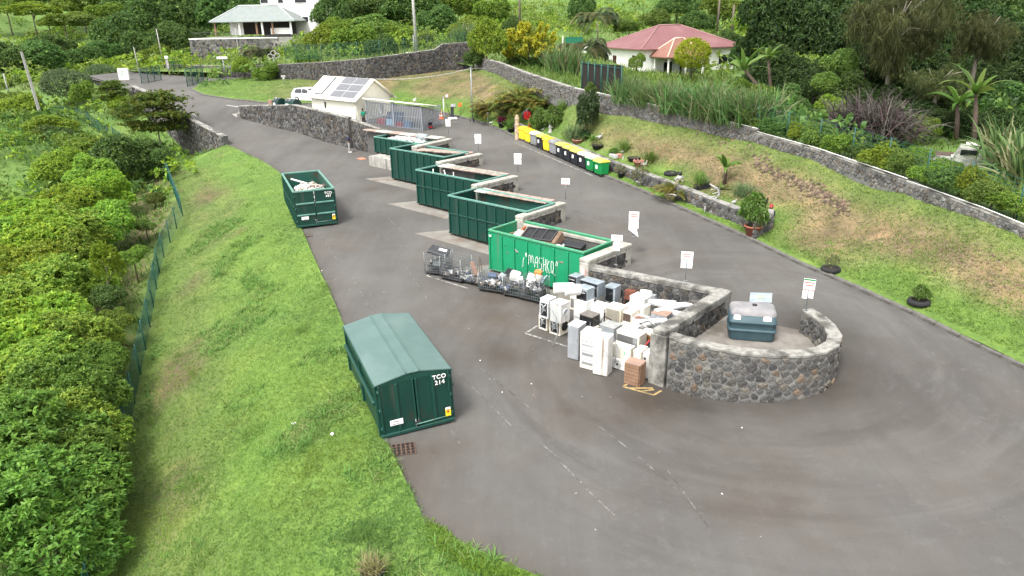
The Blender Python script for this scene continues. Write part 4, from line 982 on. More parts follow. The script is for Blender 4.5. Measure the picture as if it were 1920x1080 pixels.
# --- wheeled bins in front of the garden wall
def bin_mesh(w,d,h,body,lid,patch_m):
 parts = {}
 mb = MB(); z0 = .16; vs = []; prof = [(z0,.86),(z0+.04,.90),(h*.8,.985),(h*.83,1.0)]
 for (z,k) in prof:
  X,Y = w/2*k,d/2*k; c = .07
  vs += [(-X+c,-Y,z),(X-c,-Y,z),(X,-Y+c,z),(X,Y-c,z),(X-c,Y,z),(-X+c,Y,z),(-X,Y-c,z),(-X,-Y+c,z)]
 fs = [list(range(7,-1,-1)),list(range(24,32))]
 for r in range(3):
  for i in range(8): fs.append((r*8+i,r*8+(i+1) % 8,r*8+8+(i+1) % 8,r*8+8+i))
 mb.add(vs,fs,body)
 for x in (-.30,0,.30): mb.box((x*w,-d/2*.945-.012,h*.48),(.05,.03,h*.52),body,bev=.01)
 parts['body'] = mb.mesh('body')
 mb = MB(); mb.box((0,-d/2-.03,h*.825),(w*1.02,.07,.06),body,bev=.02); mb.box((0,d/2+.03,h*.825),(w*1.02,.07,.06),body,bev=.02)
 parts['rim'] = mb.mesh('rim')
 mb = MB(); n = 7; vs = []
 for i in range(n+1):
  a = math.pi*i/n; y = -d/2*1.06*math.cos(a); z = h*.855+.17*math.sin(a)**.7
  vs += [(-w/2*1.02,y,z),(w/2*1.02,y,z)]
 b = len(vs); vs += [(-w/2*1.02,0,h*.855),(w/2*1.02,0,h*.855)]
 fs = [(2*i,2*i+1,2*i+3,2*i+2) for i in range(n)]+[(2*i+2,b,2*i) for i in range(n)]+[(2*i+1,b+1,2*i+3) for i in range(n)]
 mb.add(vs,[f[::-1] if len(f) == 4 else f for f in fs],lid)
 for x in (-.28,.28): mb.box((x*w,-d*.42,h*.93),(.05,d*.3,.05),lid,bev=.01)
 parts['lid'] = mb.mesh('lid')
 mb = MB().tube([(-.03,0,0),(.03,0,0)],.08,M_black,10).box((0,0,.09),(.07,.09,.10),M_steel_d); parts['wheel'] = mb.mesh('wheel')
 mb = MB().box((0,-d/2*.965-.034,h*.55),(.26,.008,.26),patch_m); parts['label_plate'] = mb.mesh('label_plate')
 return parts
_cache = {}
def wheeled_bin(label,p,yaw,body,lid,plate):
 key = (body.name,lid.name)
 if key not in _cache: _cache[key] = bin_mesh(1.02,.78,1.18,body,lid,M_paper)
 pr = _cache[key]; t = thing('wheeled_bin',label,'wheeled bin',p,yaw,'wheeled bins along the garden wall')
 for n in ('body','rim','lid'): link(n,pr[n],t)
 for x in (-.4,.4):
  for y in (-.26,.26): link('wheel',pr['wheel'],t,(x,y,.08),(0,0,.2 if x > 0 else -.3))
 if plate: link('label_plate',pr['label_plate'],t)
a,b = Vector((1.05,61.65)),Vector((6.20,49.95)); d = (b-a).normalized(); yaw = math.atan2(d.y,d.x)
bn = [('yellow wheeled bin at the far end of the row beside the carved post',M_yellow,M_yellow,0),('second yellow wheeled bin from the carved post',M_yellow,M_yellow,0),
   ('grey wheeled bin with pale lid between the yellow and the charcoal bin',M_gbin,mat('pale_grey_lid',(.66,.64,.56),rough=.5),0),('charcoal wheeled bin with white round sticker between the grey bin and the lone yellow one',M_kbin,M_ylid,1),
   ('lone yellow wheeled bin between a charcoal and a grey bin',M_yellow,M_yellow,0),('all-grey wheeled bin in the middle of the row beside the yellow one',M_gbin,M_gbin,0),
   ('charcoal wheeled bin with yellow lid next to the all-grey bin',M_kbin,M_ylid,1),('second charcoal wheeled bin after the all-grey bin',M_kbin,M_ylid,1),
   ('third charcoal wheeled bin after the all-grey bin',M_kbin,M_ylid,1),('charcoal wheeled bin with pale lid touching the first green bin',M_kbin,mat('cream_lid',(.70,.66,.50),rough=.5),1),
   ('green wheeled bin with cream lid, second from the near end',M_grbin,mat('cream_lid',(.7,.66,.5)),1),('green wheeled bin with yellow lid at the near end of the row',M_grbin,M_ylid,1)]
for i,(lb,m1,m2,pl_) in enumerate(bn):
 q = a+(b-a)*(i+.0)/11; nrm = Vector((-d.y,d.x)); q = q+nrm*.30
 wheeled_bin(lb,(q.x,q.y,zroad(q.x-.6,q.y)+.006),yaw+random.Random(i).uniform(-.05,.05),m1,m2,pl_)
# ------------------------------------------------------------------ discarded appliances in the bay
Z6 = lambda zx,zy: (980+zx/4.571,480+zy/4.571)
BY = R(-42)
def faceM(face,w,d):
 """frame on a face: origin at the face's lower left corner, x to the right, y up, z outwards"""
 if face == 'F': return Matrix(((1,0,0,0),(0,0,-1,0),(0,1,0,0),(0,0,0,1)))
 if face == 'S': return Matrix(((0,0,1,w),(1,0,0,0),(0,1,0,0),(0,0,0,1)))
 return None
def fbox(mb,M,c,s,m,bev=0.0): return mb.add([M @ (Vector(c)+Vector(v)) for v in MB().box((0,0,0),s,m,bev=bev).v],MB().box((0,0,0),s,m,bev=bev).f,m)
def ftube(mb,M,pts,r,m,n=10): return mb.tube([M @ Vector(p) for p in pts],r,m,n)
def fdisc(mb,M,c,r,th,m,n=18): return mb.tube([M @ (Vector(c)),M @ (Vector(c)+Vector((0,0,th)))],r,m,n)
def fring(mb,M,c,r,rr,m,n=20): return mb.tube([M @ (Vector(c)+Vector((r*math.cos(a*2*math.pi/n),r*math.sin(a*2*math.pi/n),0))) for a in range(n+1)],rr,m,6)
def appliance(name,label,cat,zx,zy,ztop,w,d,h,m,feats=(),dy=0.0,top=None,group=None,tilt=(0,0),px=False):
 q = (zx,zy) if px else Z6(zx,zy); p = AT(q[0],q[1],ztop); z0 = max(ztop-h,zl(p.y)+.008) if ztop-h < .3 else ztop-h
 if m is M_white:
  hh = int(zx*7+zy*3) % 7; m = (M_white,M_white,M_white_y,M_white_g,M_white_d,M_white,M_white_y)[hh]; top = m if top is M_white else top
  if not feats: feats = [[('door','F',.5,.94),('panel','S',.5,.5,.86,.86,M_white_g)],[('open','F')],[('grille','F',.5,.3,.8,.4)],[('door','F',.45,.8)]][hh % 4]
 h = ztop-z0; t = thing(name,label,cat,(p.x,p.y,z0),0,group,(tilt[0],tilt[1],BY+dy))
 MB().box((w/2,d/2,h/2),(w,d,h),m,bev=.018).build('cabinet',t)
 if top: MB().box((w/2,d/2,h+.012),(w+.02,d+.02,.03),top,bev=.008).build('top_panel',t)
 for f in feats:
  k,face = f[0],f[1]; M = faceM(face,w,d); W = w if face == 'F' else d
  if k == 'door':
   mb = MB(); fbox(mb,M,(W/2,h*f[2] if len(f) > 2 else h/2,.012),(W-.03,(h*f[3] if len(f) > 3 else h-.06),.024),f[4] if len(f) > 4 else m,.008); mb.build('door',t)
   mb = MB(); fbox(mb,M,(W*.9,h*.62,.04),(.025,.18,.03),M_grey_ap,.006); mb.build('handle',t)
  elif k == 'drum':
   mb = MB(); fring(mb,M,(W*.5,h*f[2],.008),f[3],.025,f[4] if len(f) > 4 else M_alu); mb.build('drum_rim',t)
   mb = MB(); fdisc(mb,M,(W*.5,h*f[2],.0),f[3]*.95,.015,f[5] if len(f) > 5 else M_black); mb.build('drum_opening',t)
  elif k == 'open':       # opened casing with works inside
   mb = MB(); fbox(mb,M,(W/2,h*.47,.004),(W-.10,h*.74,.012),M_steel_d); mb.build('opening',t)
   mb = MB(); fdisc(mb,M,(W*.45,h*.5,.015),min(W,h)*.2,.05,M_steel,12); fbox(mb,M,(W*.6,h*.28,.03),(W*.3,h*.12,.06),M_black); ftube(mb,M,[(W*.2,h*.75,.03),(W*.5,h*.62,.05),(W*.75,h*.78,.03)],.018,M_alu,6); ftube(mb,M,[(W*.25,h*.2,.03),(W*.4,h*.4,.05),(W*.7,h*.45,.03)],.014,M_white,6); mb.build('works',t)
   mb = MB()
   for (c,s_) in (((W/2,h*.86,.012),(W-.04,.05,.03)),((W/2,.05,.012),(W-.04,.07,.03)),((.03,h*.46,.012),(.05,h*.76,.03)),((W-.03,h*.46,.012),(.05,h*.76,.03))): fbox(mb,M,c,s_,m)
   mb.build('casing_edge',t)
  elif k == 'oven':
   mb = MB(); fbox(mb,M,(W/2,h*.44,.014),(W-.05,h*.76,.028),M_black,.008); mb.build('door',t)
   mb = MB(); fbox(mb,M,(W/2,h*.40,.031),(W-.18,h*.46,.008),M_glass_d); mb.build('glass',t)
   mb = MB(); ftube(mb,M,[(.07,h*.74,.06),(W-.07,h*.74,.06)],.014,M_alu,8); mb.build('handle',t)
   mb = MB(); fbox(mb,M,(W/2,h*.91,.01),(W-.02,h*.15,.02),f[2] if len(f) > 2 else M_grey_ap,.004)
   for k_ in range(4): fdisc(mb,M,(W*(.2+.2*k_),h*.91,.02),.022,.025,M_steel_d,10)
   mb.build('control_panel',t)
  elif k == 'grille':
   mb = MB(); fbox(mb,M,(W*f[2],h*f[3],.006),(W*f[4],h*f[5],.01),M_steel_d); mb.build('grille_back',t)
   n = max(4,int(W*f[4]/.045)); mb = MB()
   for k_ in range(n): fbox(mb,M,(W*f[2]-W*f[4]/2+W*f[4]*(k_+.5)/n,h*f[3],.018),(.012,h*f[5],.015),f[6] if len(f) > 6 else M_alu)
   mb.build('grille',t)
  elif k == 'fan':
   mb = MB(); fdisc(mb,M,(W*f[2],h*.5,.002),h*.40,.012,f[3] if len(f) > 3 else M_gbin,24); mb.build('fan_plate',t)
   mb = MB()
   for r_ in (.38,.28,.18): fring(mb,M,(W*f[2],h*.5,.025),h*r_,.008,M_white,20)
   fdisc(mb,M,(W*f[2],h*.5,.01),h*.08,.03,M_black,12); mb.build('fan_guard',t)
  elif k == 'shelves':
   mb = MB(); fbox(mb,M,(W/2,h*.50,.004),(W-.12,h*.78,.01),mat('fridge_inside',(.62,.63,.62),rough=.4)); mb.build('inside',t)
   for k_ in range(6):
    mb = MB(); fbox(mb,M,(W/2,h*(.14+.125*k_)+.02,.03),(W-.15,.09 if k_ in (0,2,3) else .018,.04),M_white if k_ % 2 else M_gbin,.004); mb.build('shelf',t)
   mb = MB()
   for (c,s_) in (((W/2,h*.94,.02),(W,h*.10,.04)),((W/2,.05,.02),(W,.09,.04)),((.035,h*.5,.02),(.07,h*.84,.04)),((W-.035,h*.5,.02),(.07,h*.84,.04))): fbox(mb,M,c,s_,m)
   mb.build('door_frame',t)
  elif k == 'sticker':
   mb = MB(); fbox(mb,M,(W*f[2],h*f[3],.006),(f[4],f[5],.006),f[6]); mb.build('sticker',t)
  elif k == 'panel':
   mb = MB(); fbox(mb,M,(W*f[2],h*f[3],.008),(W*f[4],h*f[5],.016),f[6],.004); mb.build('side_plate',t)
  elif k == 'slats':      # horizontal joints of drawers
   n = f[2]
   for k_ in range(n):
    mb = MB(); fbox(mb,M,(W/2,h*(k_+.5)/n,.012),(W-.03,h/n-.022,.026),f[3],.006); mb.build('drawer_front',t)
  elif k == 'coil':
   mb = MB()
   for k_ in range(9): ftube(mb,M,[(.06,h*(.15+.08*k_),.025),(W-.06,h*(.15+.08*k_),.025)],.007,M_black,5)
   for xx in (.1,W/2,W-.1): ftube(mb,M,[(xx,h*.12,.035),(xx,h*.85,.035)],.004,M_black,4)
   mb.build('condenser_coil',t); mb = MB(); fbox(mb,M,(W/2,h*.07,.03),(W-.1,h*.12,.07),M_black,.02); mb.build('compressor',t)
 return t
GA = 'discarded appliances in the bay'
AP = [
 ('fridge','tall grey fridge standing at the left end of the front row of fridges','fridge',387,590,1.62,.50,.60,1.50,M_grey_ap,[('door','F'),('coil','S')],.12,M_white),
 ('fridge','white fridge without its door, glass shelves showing, middle of the front row','fridge',500,640,1.70,.62,.56,1.58,M_white,[('shelves','F')],.16,None),
 ('fridge','tall closed white fridge nearest the camera in the front row','fridge',608,692,1.70,.60,.52,1.60,M_white,[('door','F',.5,.97)],.22,M_white),
 ('washing_machine','lower left white machine with its back open, at the corner by the wire cages','washing machine',140,485,.98,.48,.55,.90,M_white,[('open','F')],-.02,None),
 ('washing_machine','lower white washing machine with round black door opening facing right','washing machine',232,520,.98,.58,.62,.90,M_white,[('open','F'),('drum','S',.5,.20,M_black,M_black)],.0,None),
 ('washing_machine','upper left white machine stacked with its back open, by the wire cages','washing machine',148,365,1.84,.46,.55,.84,M_white,[('open','F')],.03,M_white),
 ('washing_machine','upper white washing machine with grey back plate and silver drum ring','washing machine',235,398,1.84,.58,.62,.84,M_white,[('panel','F',.48,.48,.82,.80,M_alu),('drum','S',.55,.14,M_alu,M_grey_ap)],-.03,M_white),
 ('cabinet','white appliance behind the stacked washing machines holding up a black oven','appliance',437,378,1.55,.66,.6,1.5,M_white,[('panel','F',.5,.45,.9,.02,M_grey_ap)],0,M_white),
 ('oven','black fronted oven perched on the white appliance behind the stacked washers','oven',460,268,2.08,.60,.52,.54,M_bluegrey,[('oven','F')],-.05,M_bluegrey),
 ('microwave','small blue-grey microwave with dark door touching the bright green skip','microwave',396,168,1.90,.46,.50,.50,M_bluegrey,[('oven','F',M_steel_d)],-.05,M_bluegrey),
 ('cabinet','white carcass under the small blue-grey microwave','appliance',405,262,1.39,.5,.5,1.3,M_white,[],0,None),
 ('range_oven','wide black range oven with grey top against the stone wall','oven',494,205,1.92,.98,.55,.62,M_bluegrey,[('oven','F',M_black)],-.05,M_bluegrey),
 ('cabinet','white machine under the wide black range oven','appliance',505,305,1.29,.9,.55,1.2,M_white,[],0,None),
 ('oven','tall blue-grey oven with dark side door right of the wide range oven','oven',705,258,1.86,.52,.52,.72,M_bluegrey,[('panel','F',.45,.5,.75,.85,M_glass_d)],.06,M_bluegrey),
 ('cabinet','white carcass under the tall blue-grey oven','appliance',712,366,1.13,.55,.5,1.0,M_white,[],0,None),
 ('chest_freezer','white chest appliance with dark right side behind the black cooker','freezer',560,425,1.30,.80,.72,1.2,M_white,[('panel','S',.5,.45,.9,.8,M_steel_d)],.02,M_white),
 ('cooker','black cooker with a dull brown-grey top in front of the white chest','cooker',487,500,1.20,.66,.58,.78,M_black,[('door','F',.42,.7,M_glass_d),('panel','S',.5,.5,.9,.9,M_steel_d)],.0,mat('dull_brown_top',(.25,.225,.20),(.19,.17,.15),4,.6)),
 ('cabinet','white machine under the black cooker','appliance',440,590,.75,.9,.6,.65,M_white,[],.02,None),
 ('fridge','cream fridge lying with ribbed side, in the middle of the heap','fridge',710,432,1.55,.74,.62,.72,M_cream,[('grille','F',.5,.5,.9,.85,M_cream)],.03,M_white),
 ('cabinet','cream cabinet under the ribbed cream fridge','appliance',700,540,.83,.85,.6,.75,M_cream,[],0,M_cream),
 ('air_conditioner','white window air conditioner with dark square grille beside the cream fridge','air conditioner',857,478,1.50,.42,.68,.42,M_white,[('grille','F',.5,.5,.86,.8,M_brown_b)],.04,M_white),
 ('washing_machine','white washing machine standing behind the window air conditioner','washing machine',885,415,1.52,.85,.62,.85,M_white,[],.02,M_white),
 ('washing_machine','white machine with grey right side on top of the heap before the rusty box','washing machine',918,345,1.78,.70,.62,.60,M_white,[('panel','S',.5,.5,.9,.9,M_grey_ap)],.02,M_white),
 ('cabinet','grey metal box with a white bundle on top, near the stone wall','appliance',1020,320,1.62,.62,.62,.60,M_grey_ap,[],.05,M_grey_ap),
 ('cabinet','small grey metal box right of the grey box near the stone wall','appliance',1120,325,1.55,.42,.5,.5,M_grey_ap,[],.05,M_grey_ap),
 ('rusty_box','rust red open metal box at the foot of the stone wall','box',873,290,1.65,.46,.42,.65,mat('rust_red',(.28,.10,.065),(.18,.065,.04),6,.85),[('panel','F',.5,.2,.8,.3,M_black)],.05,None),
 ('open_tray','white open carton with loose parts, second from the right along the stone wall','carton',1165,345,1.45,.85,.75,.35,M_white,[],.03,M_bluegrey),
 ('fridge','long white cabinet lying in the far right corner of the bay','fridge',1325,345,1.42,1.7,.70,.55,M_white,[('panel','F',.5,.5,.96,.1,M_grey_ap)],.12,M_white),
 ('cabinet','grey box with light brown board on top, beside the weathered cross wall','appliance',1100,490,1.52,.70,.62,.62,M_grey_ap,[],.10,M_brown_l),
 ('cabinet','white cabinet with a round rust patch on its top','appliance',935,540,1.28,.75,.62,.85,M_white,[('sticker','F',.7,.6,.12,.10,M_grey_ap)],.04,M_white),
 ('fridge','grey-blue fridge with cream top rim behind the front row','fridge',657,590,1.40,.70,.62,1.30,M_grey_ap,[('panel','F',.5,.45,.92,.80,M_bluegrey)],.0,mat('dull_grey_top',(.44,.44,.42),(.36,.36,.345),3,.6)),
 ('condenser','large white condenser unit with grey slatted front and black motor','condenser',806,640,1.50,1.0,.62,.82,M_white,[('grille','F',.42,.48,.78,.80,M_gbin),('panel','F',.84,.5,.20,.8,M_steel)],.04,M_white),
 ('cabinet','white carcass under the large slatted condenser','appliance',800,775,.68,1.0,.6,.6,M_white,[],0,None),
 ('rusty_case','rusty orange open case against the weathered pillar','case',1012,655,1.35,.50,.50,.55,M_cream,[('panel','F',.5,.5,.95,.9,mat('orange_rust',(.42,.21,.07),(.16,.09,.045),7,.85))],.10,M_cream),
 ('outdoor_unit','upper white air conditioner outdoor unit with rust spot and green label','air conditioner',770,752,1.12,.82,.32,.54,M_white,[('panel','F',.35,.5,.62,.8,mat('pale_cream',(.62,.60,.53),rough=.6)),('sticker','F',.66,.55,.12,.15,mat('green_label',(.22,.55,.42),rough=.6))],.02,M_white),
 ('outdoor_unit','lower white air conditioner outdoor unit with round fan at ground level','air conditioner',768,868,.58,.84,.34,.56,M_white,[('fan','F',.3)],.02,None),
 ('cabinet','grey small unit between the outdoor units and the small white boxes','appliance',905,790,1.0,.42,.4,.9,M_gbin,[],.04,M_gbin),
 ('small_unit','left small white unit with black sockets next to the brown drawer tower','appliance',950,815,1.22,.30,.62,.62,M_white,[('sticker','F',.3,.35,.08,.08,M_black),('sticker','F',.55,.42,.05,.05,M_grey_ap)],.10,M_white),
 ('small_unit','right small white unit with a black square, touching the pillar','appliance',1030,832,1.15,.28,.5,1.05,M_white,[('sticker','F',.35,.80,.08,.10,M_black)],.10,M_white),
 ('drawer_tower','brown six drawer tower with lighter top in front of the pillar','drawers',873,912,.98,.62,.52,.95,M_brown_d,[('slats','F',6,M_brown_b),('slats','S',6,M_brown_b)],.10,M_brown_l),
 ('small_unit','lowest small white unit with dark hole between drawer tower and pillar','appliance',1086,962,.60,.28,.4,.55,M_white,[('sticker','F',.45,.7,.13,.14,M_black)],.10,M_white),
 ('cabinet','white cabinet buried behind the grey-blue fridge','appliance',845,575,1.05,.8,.6,.9,M_cream,[],0,M_white),
]
for a in AP: appliance(a[0],a[1],a[2],a[3],a[4],a[5],a[6],a[7],a[8],a[9],a[10],a[11],a[12],GA)
_k = 0
for (zx,zy,zt_,w,d,h,lb) in [(1075,405,1.35,.9,.7,1.1,'white casing under the long white strips, left part'),(1200,420,1.30,.9,.8,1.1,'white casing under the long white strips, right part'),(1010,560,1.05,.7,.6,.9,'white casing under the slatted metal bundle'),(1050,470,1.1,.8,.7,1.0,'white casing behind the brown topped box'),(1280,420,1.1,.9,.7,1.0,'white casing in the corner below the long white cabinet')]:
 appliance('cabinet',lb,'appliance',zx,zy,zt_,w,d,h,M_white,[],.05,M_white,GA)
rng = random.Random(12)
for k,(zx,zy,z,L,rz,lb) in enumerate([(1110,395,1.58,1.15,.10,'white split unit lying flat, leftmost of the strips'),(1215,400,1.55,1.0,.35,'thin white strip with a grey edge across the heap'),(1240,455,1.50,1.2,1.15,'white split unit pointing towards the cross wall, front one'),(1320,430,1.50,1.1,.95,'white split unit pointing towards the cross wall, middle one'),
 (1385,420,1.48,1.0,.80,'white split unit pointing towards the cross wall, rear one'),(1300,490,1.45,.9,.2,'white split unit beside the brown topped box'),(1080,555,1.46,.9,.95,'grey and white slatted unit on the pile by the pillar'),(1120,575,1.44,.9,1.05,'second slatted white unit on the pile by the pillar'),(1160,560,1.50,.8,.85,'white strip unit leaning on the weathered coping')]):
 p = AT(*Z6(zx,zy),z); t = thing('split_unit',lb,'air conditioner',p,0,GA,(rng.uniform(-.06,.06),rng.uniform(-.06,.06),BY+rz))
 MB().box((0,0,0),(L,.26,.19),M_white,bev=.035).build('casing',t)
 MB().box((0,-.115,-.02),(L*.9,.05,.05),M_grey_ap,bev=.01).build('air_slot',t)
 if k in (6,7): MB().box((0,0,.097),(L*.9,.05,.01),M_steel_d).box((0,.08,.097),(L*.9,.03,.01),M_steel_d).build('slot',t)
for (zx,zy,z,d,rz,m,nm,lb,cat) in [(1060,300,1.70,(.55,.18,.13),.5,M_white,'white_bundle','white bundle lying on the grey metal box','bundle'),(1000,530,1.31,(.36,.36,.02),0,mat('rust_patch_lid',(.30,.16,.12),rough=.8),'rusty_plate','round-edged rusty plate on the white cabinet','plate'),
 (1210,325,1.50,(.5,.45,.06),.2,M_black,'black_tray','black tray lying in the white open carton','tray'),(1060,265,1.85,(.9,.05,.10),1.2,M_wood,'wooden_plank','grey plank leaning on the stone wall behind the rusty box','plank'),(950,705,1.22,(.12,.10,.16),0,M_black,'black_motor','black motor in front of the slatted condenser','motor')]:
 p = AT(*Z6(zx,zy),z); tag(MB().box((0,0,0),d,m,bev=.02).build(nm,None,p,(0,0,BY+rz)),lb,cat,)
p = AT(*Z6(905,245),1.72); tag(MB().lathe([(.20,-.2),(.24,0),(.22,.02),(.19,-.18),(.02,-.2)],M_brown_b,14,(0,0,0)).build('brown_basket',None,p,(.5,.2,0)),'brown round basket against the stone wall above the rusty box','basket')
for (zx,zy,z,L,r,m,rz,lb) in [(360,275,2.08,.95,.24,M_cream,.75,'cream water heater tank lying on the stacked washers, open end to the left'),(435,290,2.02,.75,.25,M_white,.9,'white rounded water heater tank lying beside the cream one')]:
 p = AT(*Z6(zx,zy),z); t = thing('water_heater',lb,'water heater',p,BY+rz,GA)
 MB().tube([(-L/2,0,0),(-L/2+.05,0,0),(L/2-.12,0,0),(L/2-.04,0,0),(L/2,0,0)],[r*.98,r,r,r*.8,r*.3],M_white,18).build('tank',t)
 MB().tube([(-L/2-.01,0,0),(-L/2+.02,0,0)],r*.9,m,16).build('end_plate',t)
p = AT(*Z6(1112,790),.95); t = thing('cable_reel','black drum with red edge leaning on the weathered pillar','reel',p,0,GA,(R(90),R(6),BY+R(75)))
MB().lathe([(.0,.06),(.40,.06),(.42,0),(.40,-.06),(0,-.06)],M_dkcloth,20).build('disc',t); MB().tube([(.42*math.cos(a*.3142),.42*math.sin(a*.3142),0) for a in range(21)],.035,M_red,6).build('red_edge',t)
pil = AT(1101,503,2.0); d_ = Vector((-.669,-.743,0))
q = Vector((QUAY[11][0],QUAY[11][1],2.02)) + d_*.262 + _v.to_3d()*.02
pl_t = thing('number_plate','white number plate with red border on the pale pillar beside the bright green skip','number plate',q,Q_YAW)
MB().box((0,0,0),(.30,.02,.30),M_paper).build('plate',pl_t)
mb = MB()
for c,s_ in (((0,-.0125,.135),(.28,.004,.015)),((0,-.0125,-.135),(.28,.004,.015)),((-.135,-.0125,0),(.015,.004,.255)),((.135,-.0125,0),(.015,.004,.255))): mb.box(c,s_,M_redtext)
mb.build('border',pl_t); link('lettering',text_mesh('12',.20,M_redtext,bold=True),pl_t,(0,-.0125,0),(R(90),0,0))
# ------------------------------------------------------------------ wire cages with electronic scrap
Z5 = lambda zx,zy: (780+zx/4.355,380+zy/4.355)
def wire_panel(w,h,nx,ny,r=.006):
 mb = MB()
 for i in range(nx+1): x = -w/2+w*i/nx; mb.box((x,0,h/2),(r*1.6,r*1.6,h),M_steel)
 for j in range(ny+1): z = h*j/ny; mb.box((0,r*1.5,z),(w,r*1.6,r*1.6),M_steel)
 return mb.mesh('wire_side')
_wp = {}
def cage(label,zx,zy,rz,w=1.15,d=.78,h=.95,low=False):
 p = G(*Z5(zx,zy),zroad,10); t = thing('wire_cage',label,'cage trolley',(p.x,p.y,p.z+.005),rz,'wire cages of electronic scrap')
 for (ww,hh,x,y,r) in ((w,h*(.55 if low else 1),0,-d/2,0),(w,h,0,d/2,0),(d,h,-w/2,0,R(90)),(d,h,w/2,0,R(90))):
  k = (round(ww,2),round(hh,2)); me = _wp.setdefault(k,wire_panel(ww,hh,max(4,int(ww/.10)),max(4,int(hh/.15)))); link('wire_side',me,t,(x,y,.16),(0,0,r))
 MB().box((0,0,.15),(w,d,.04),M_steel_d).build('base',t)
 for x in (-1,1):
  for y in (-1,1): MB().tube([(x*w/2,y*d/2,.13),(x*w/2,y*d/2,h+.2)],.016,M_steel,6).build('upright',t)
 for x in (-1,1):
  for y in (-1,1): MB().tube([(x*w*.43-.02,y*d*.4,.065),(x*w*.43+.02,y*d*.4,.065)],.06,M_black,10).box((x*w*.43,y*d*.4,.12),(.05,.06,.05),M_steel).build('castor',t)
 return t
cg = [('wire cage at the far left end of the row with a dark box on top',190,575,R(-20),1.2,.95,1.05,0),('second wire cage from the left, tall and nearly empty',330,625,R(-34),1.35,.95,1.1,0),('low collapsed wire cage holding sticks and a cardboard piece',480,655,R(-34),1.1,.8,.6,1),
   ('wire cage with scrap and an open green-grey top frame beside the bright green skip',640,715,R(-25),1.35,.9,.75,0),('wire cage with a white monitor and a black sheet',830,760,R(-30),1.15,.85,.85,0),('wire cage overfilled with white buckets and an orange box, nearest the washers',965,790,R(-35),1.15,.9,1.0,0)]
CG = [cage(lb,zx,zy,rz,w,d,h,low) for (lb,zx,zy,rz,w,d,h,low) in cg]
bpy.context.view_layer.update()
for i,t in enumerate(CG):
 w,d,h = cg[i][4:7]
 heap('scrap','mixed dark electronic scrap inside a wire cage',t.matrix_world @ Matrix.Translation((-w/2,-d/2,0)),w,d,.25,h*(.75,.35,.3,.8,.85,.95)[i],70,[(.05,.05,.055),(.10,.10,.10),(.30,.30,.30),(.55,.55,.53),(.03,.03,.03),(.18,.15,.12),(.08,.10,.16)],30+i,(.10,.34))
def incage(i,c,d,m,nm,lb,cat,rot=(0,0,0),bev=.02):
 o = MB().box((0,0,0),d,m,bev=bev).build(nm,None,CG[i].matrix_world @ Vector(c),(rot[0],rot[1],rot[2]+cg[i][3])); return tag(o,lb,cat)
o = incage(0,(.05,0,1.22),(1.05,.75,.16),M_steel_d,'dark_box','dark grey box with a white sticker lying on the far left wire cage','box',(.18,.22,.1))
MB().box((.18,.1,.083),(.42,.22,.006),M_paper).build('white_sticker',o)
o = incage(0,(.1,-.42,.70),(.55,.06,.36),M_black,'monitor','old dark monitor with grey screen in the far left wire cage','monitor',(-.2,0,0)); MB().box((0,-.034,0),(.44,.01,.27),mat('dull_screen',(.16,.19,.19),rough=.25)).build('screen',o)
incage(2,(-.05,.05,.75),(.28,.03,.75),M_brown_l,'cardboard_piece','upright cardboard piece in the low wire cage','cardboard',(.1,-.3,0))
for k in range(3): incage(2,(.15+.12*k,.1,.85),(.03,.03,1.2),M_wood,'stick',('thin grey stick standing in the low wire cage, leftmost','thin grey stick standing in the low wire cage, middle','thin grey stick standing in the low wire cage, rightmost')[k],'stick',(.1*k-.1,.15-.1*k,0),.004)['group'] = 'sticks in the low cage'
incage(4,(-.05,-.1,1.05),(.48,.40,.42),M_white,'white_monitor','white tube monitor on top of the fifth wire cage','monitor',(.3,.2,.2),.05)
incage(4,(.30,-.25,.95),(.30,.28,.26),M_white,'white_box','small white box right of the white tube monitor','box',(.2,-.2,.5),.03)
incage(4,(-.3,.15,1.08),(.8,.55,.03),M_black,'black_sheet','black sheet draped on the fifth wire cage','sheet',(.25,.2,.2))
incage(3,(-.1,0,.75),(.45,.3,.2),mat('dull_blue_plastic',(.10,.14,.22),rough=.5),'blue_case','dull blue case in the fourth wire cage','case',(.2,.1,.4))
incage(3,(.45,.1,.80),(.35,.3,.10),M_grey_ap,'grey_tray','grey tray on the fourth wire cage','tray',(.2,.3,0))
incage(5,(.05,.3,1.28),(.34,.28,.22),mat('orange_box_plastic',(.62,.22,.06),rough=.6),'orange_box','orange box on top of the last wire cage','box',(.1,.1,.3))
for k,(c,r) in enumerate([((-.2,0,1.05),.19),((.25,.05,1.10),.2),((.1,-.28,.98),.17),((-.05,-.3,.85),.14)]):
 o = MB().lathe([(0,-r),(r*.8,-r),(r,r*.8),(r*1.06,r*.85),(r*.9,r*.8),(r*.7,-r*.6),(0,-r*.7)],M_white,14).build('white_bucket',None,CG[5].matrix_world @ Vector(c),(.6*(k-1.5),.5*(1.5-k),0)); tag(o,['left white bucket on the last wire cage','right white bucket on the last wire cage','front white bucket on the last wire cage','lowest white bucket in the last wire cage'][k],'bucket','buckets in the last cage')
incage(5,(.52,.1,1.1),(.08,.3,.4),mat('pale_blue_metal',(.35,.45,.52),rough=.4),'blue_grey_panel','blue-grey panel at the right of the last wire cage','panel',(.1,.5,.2))
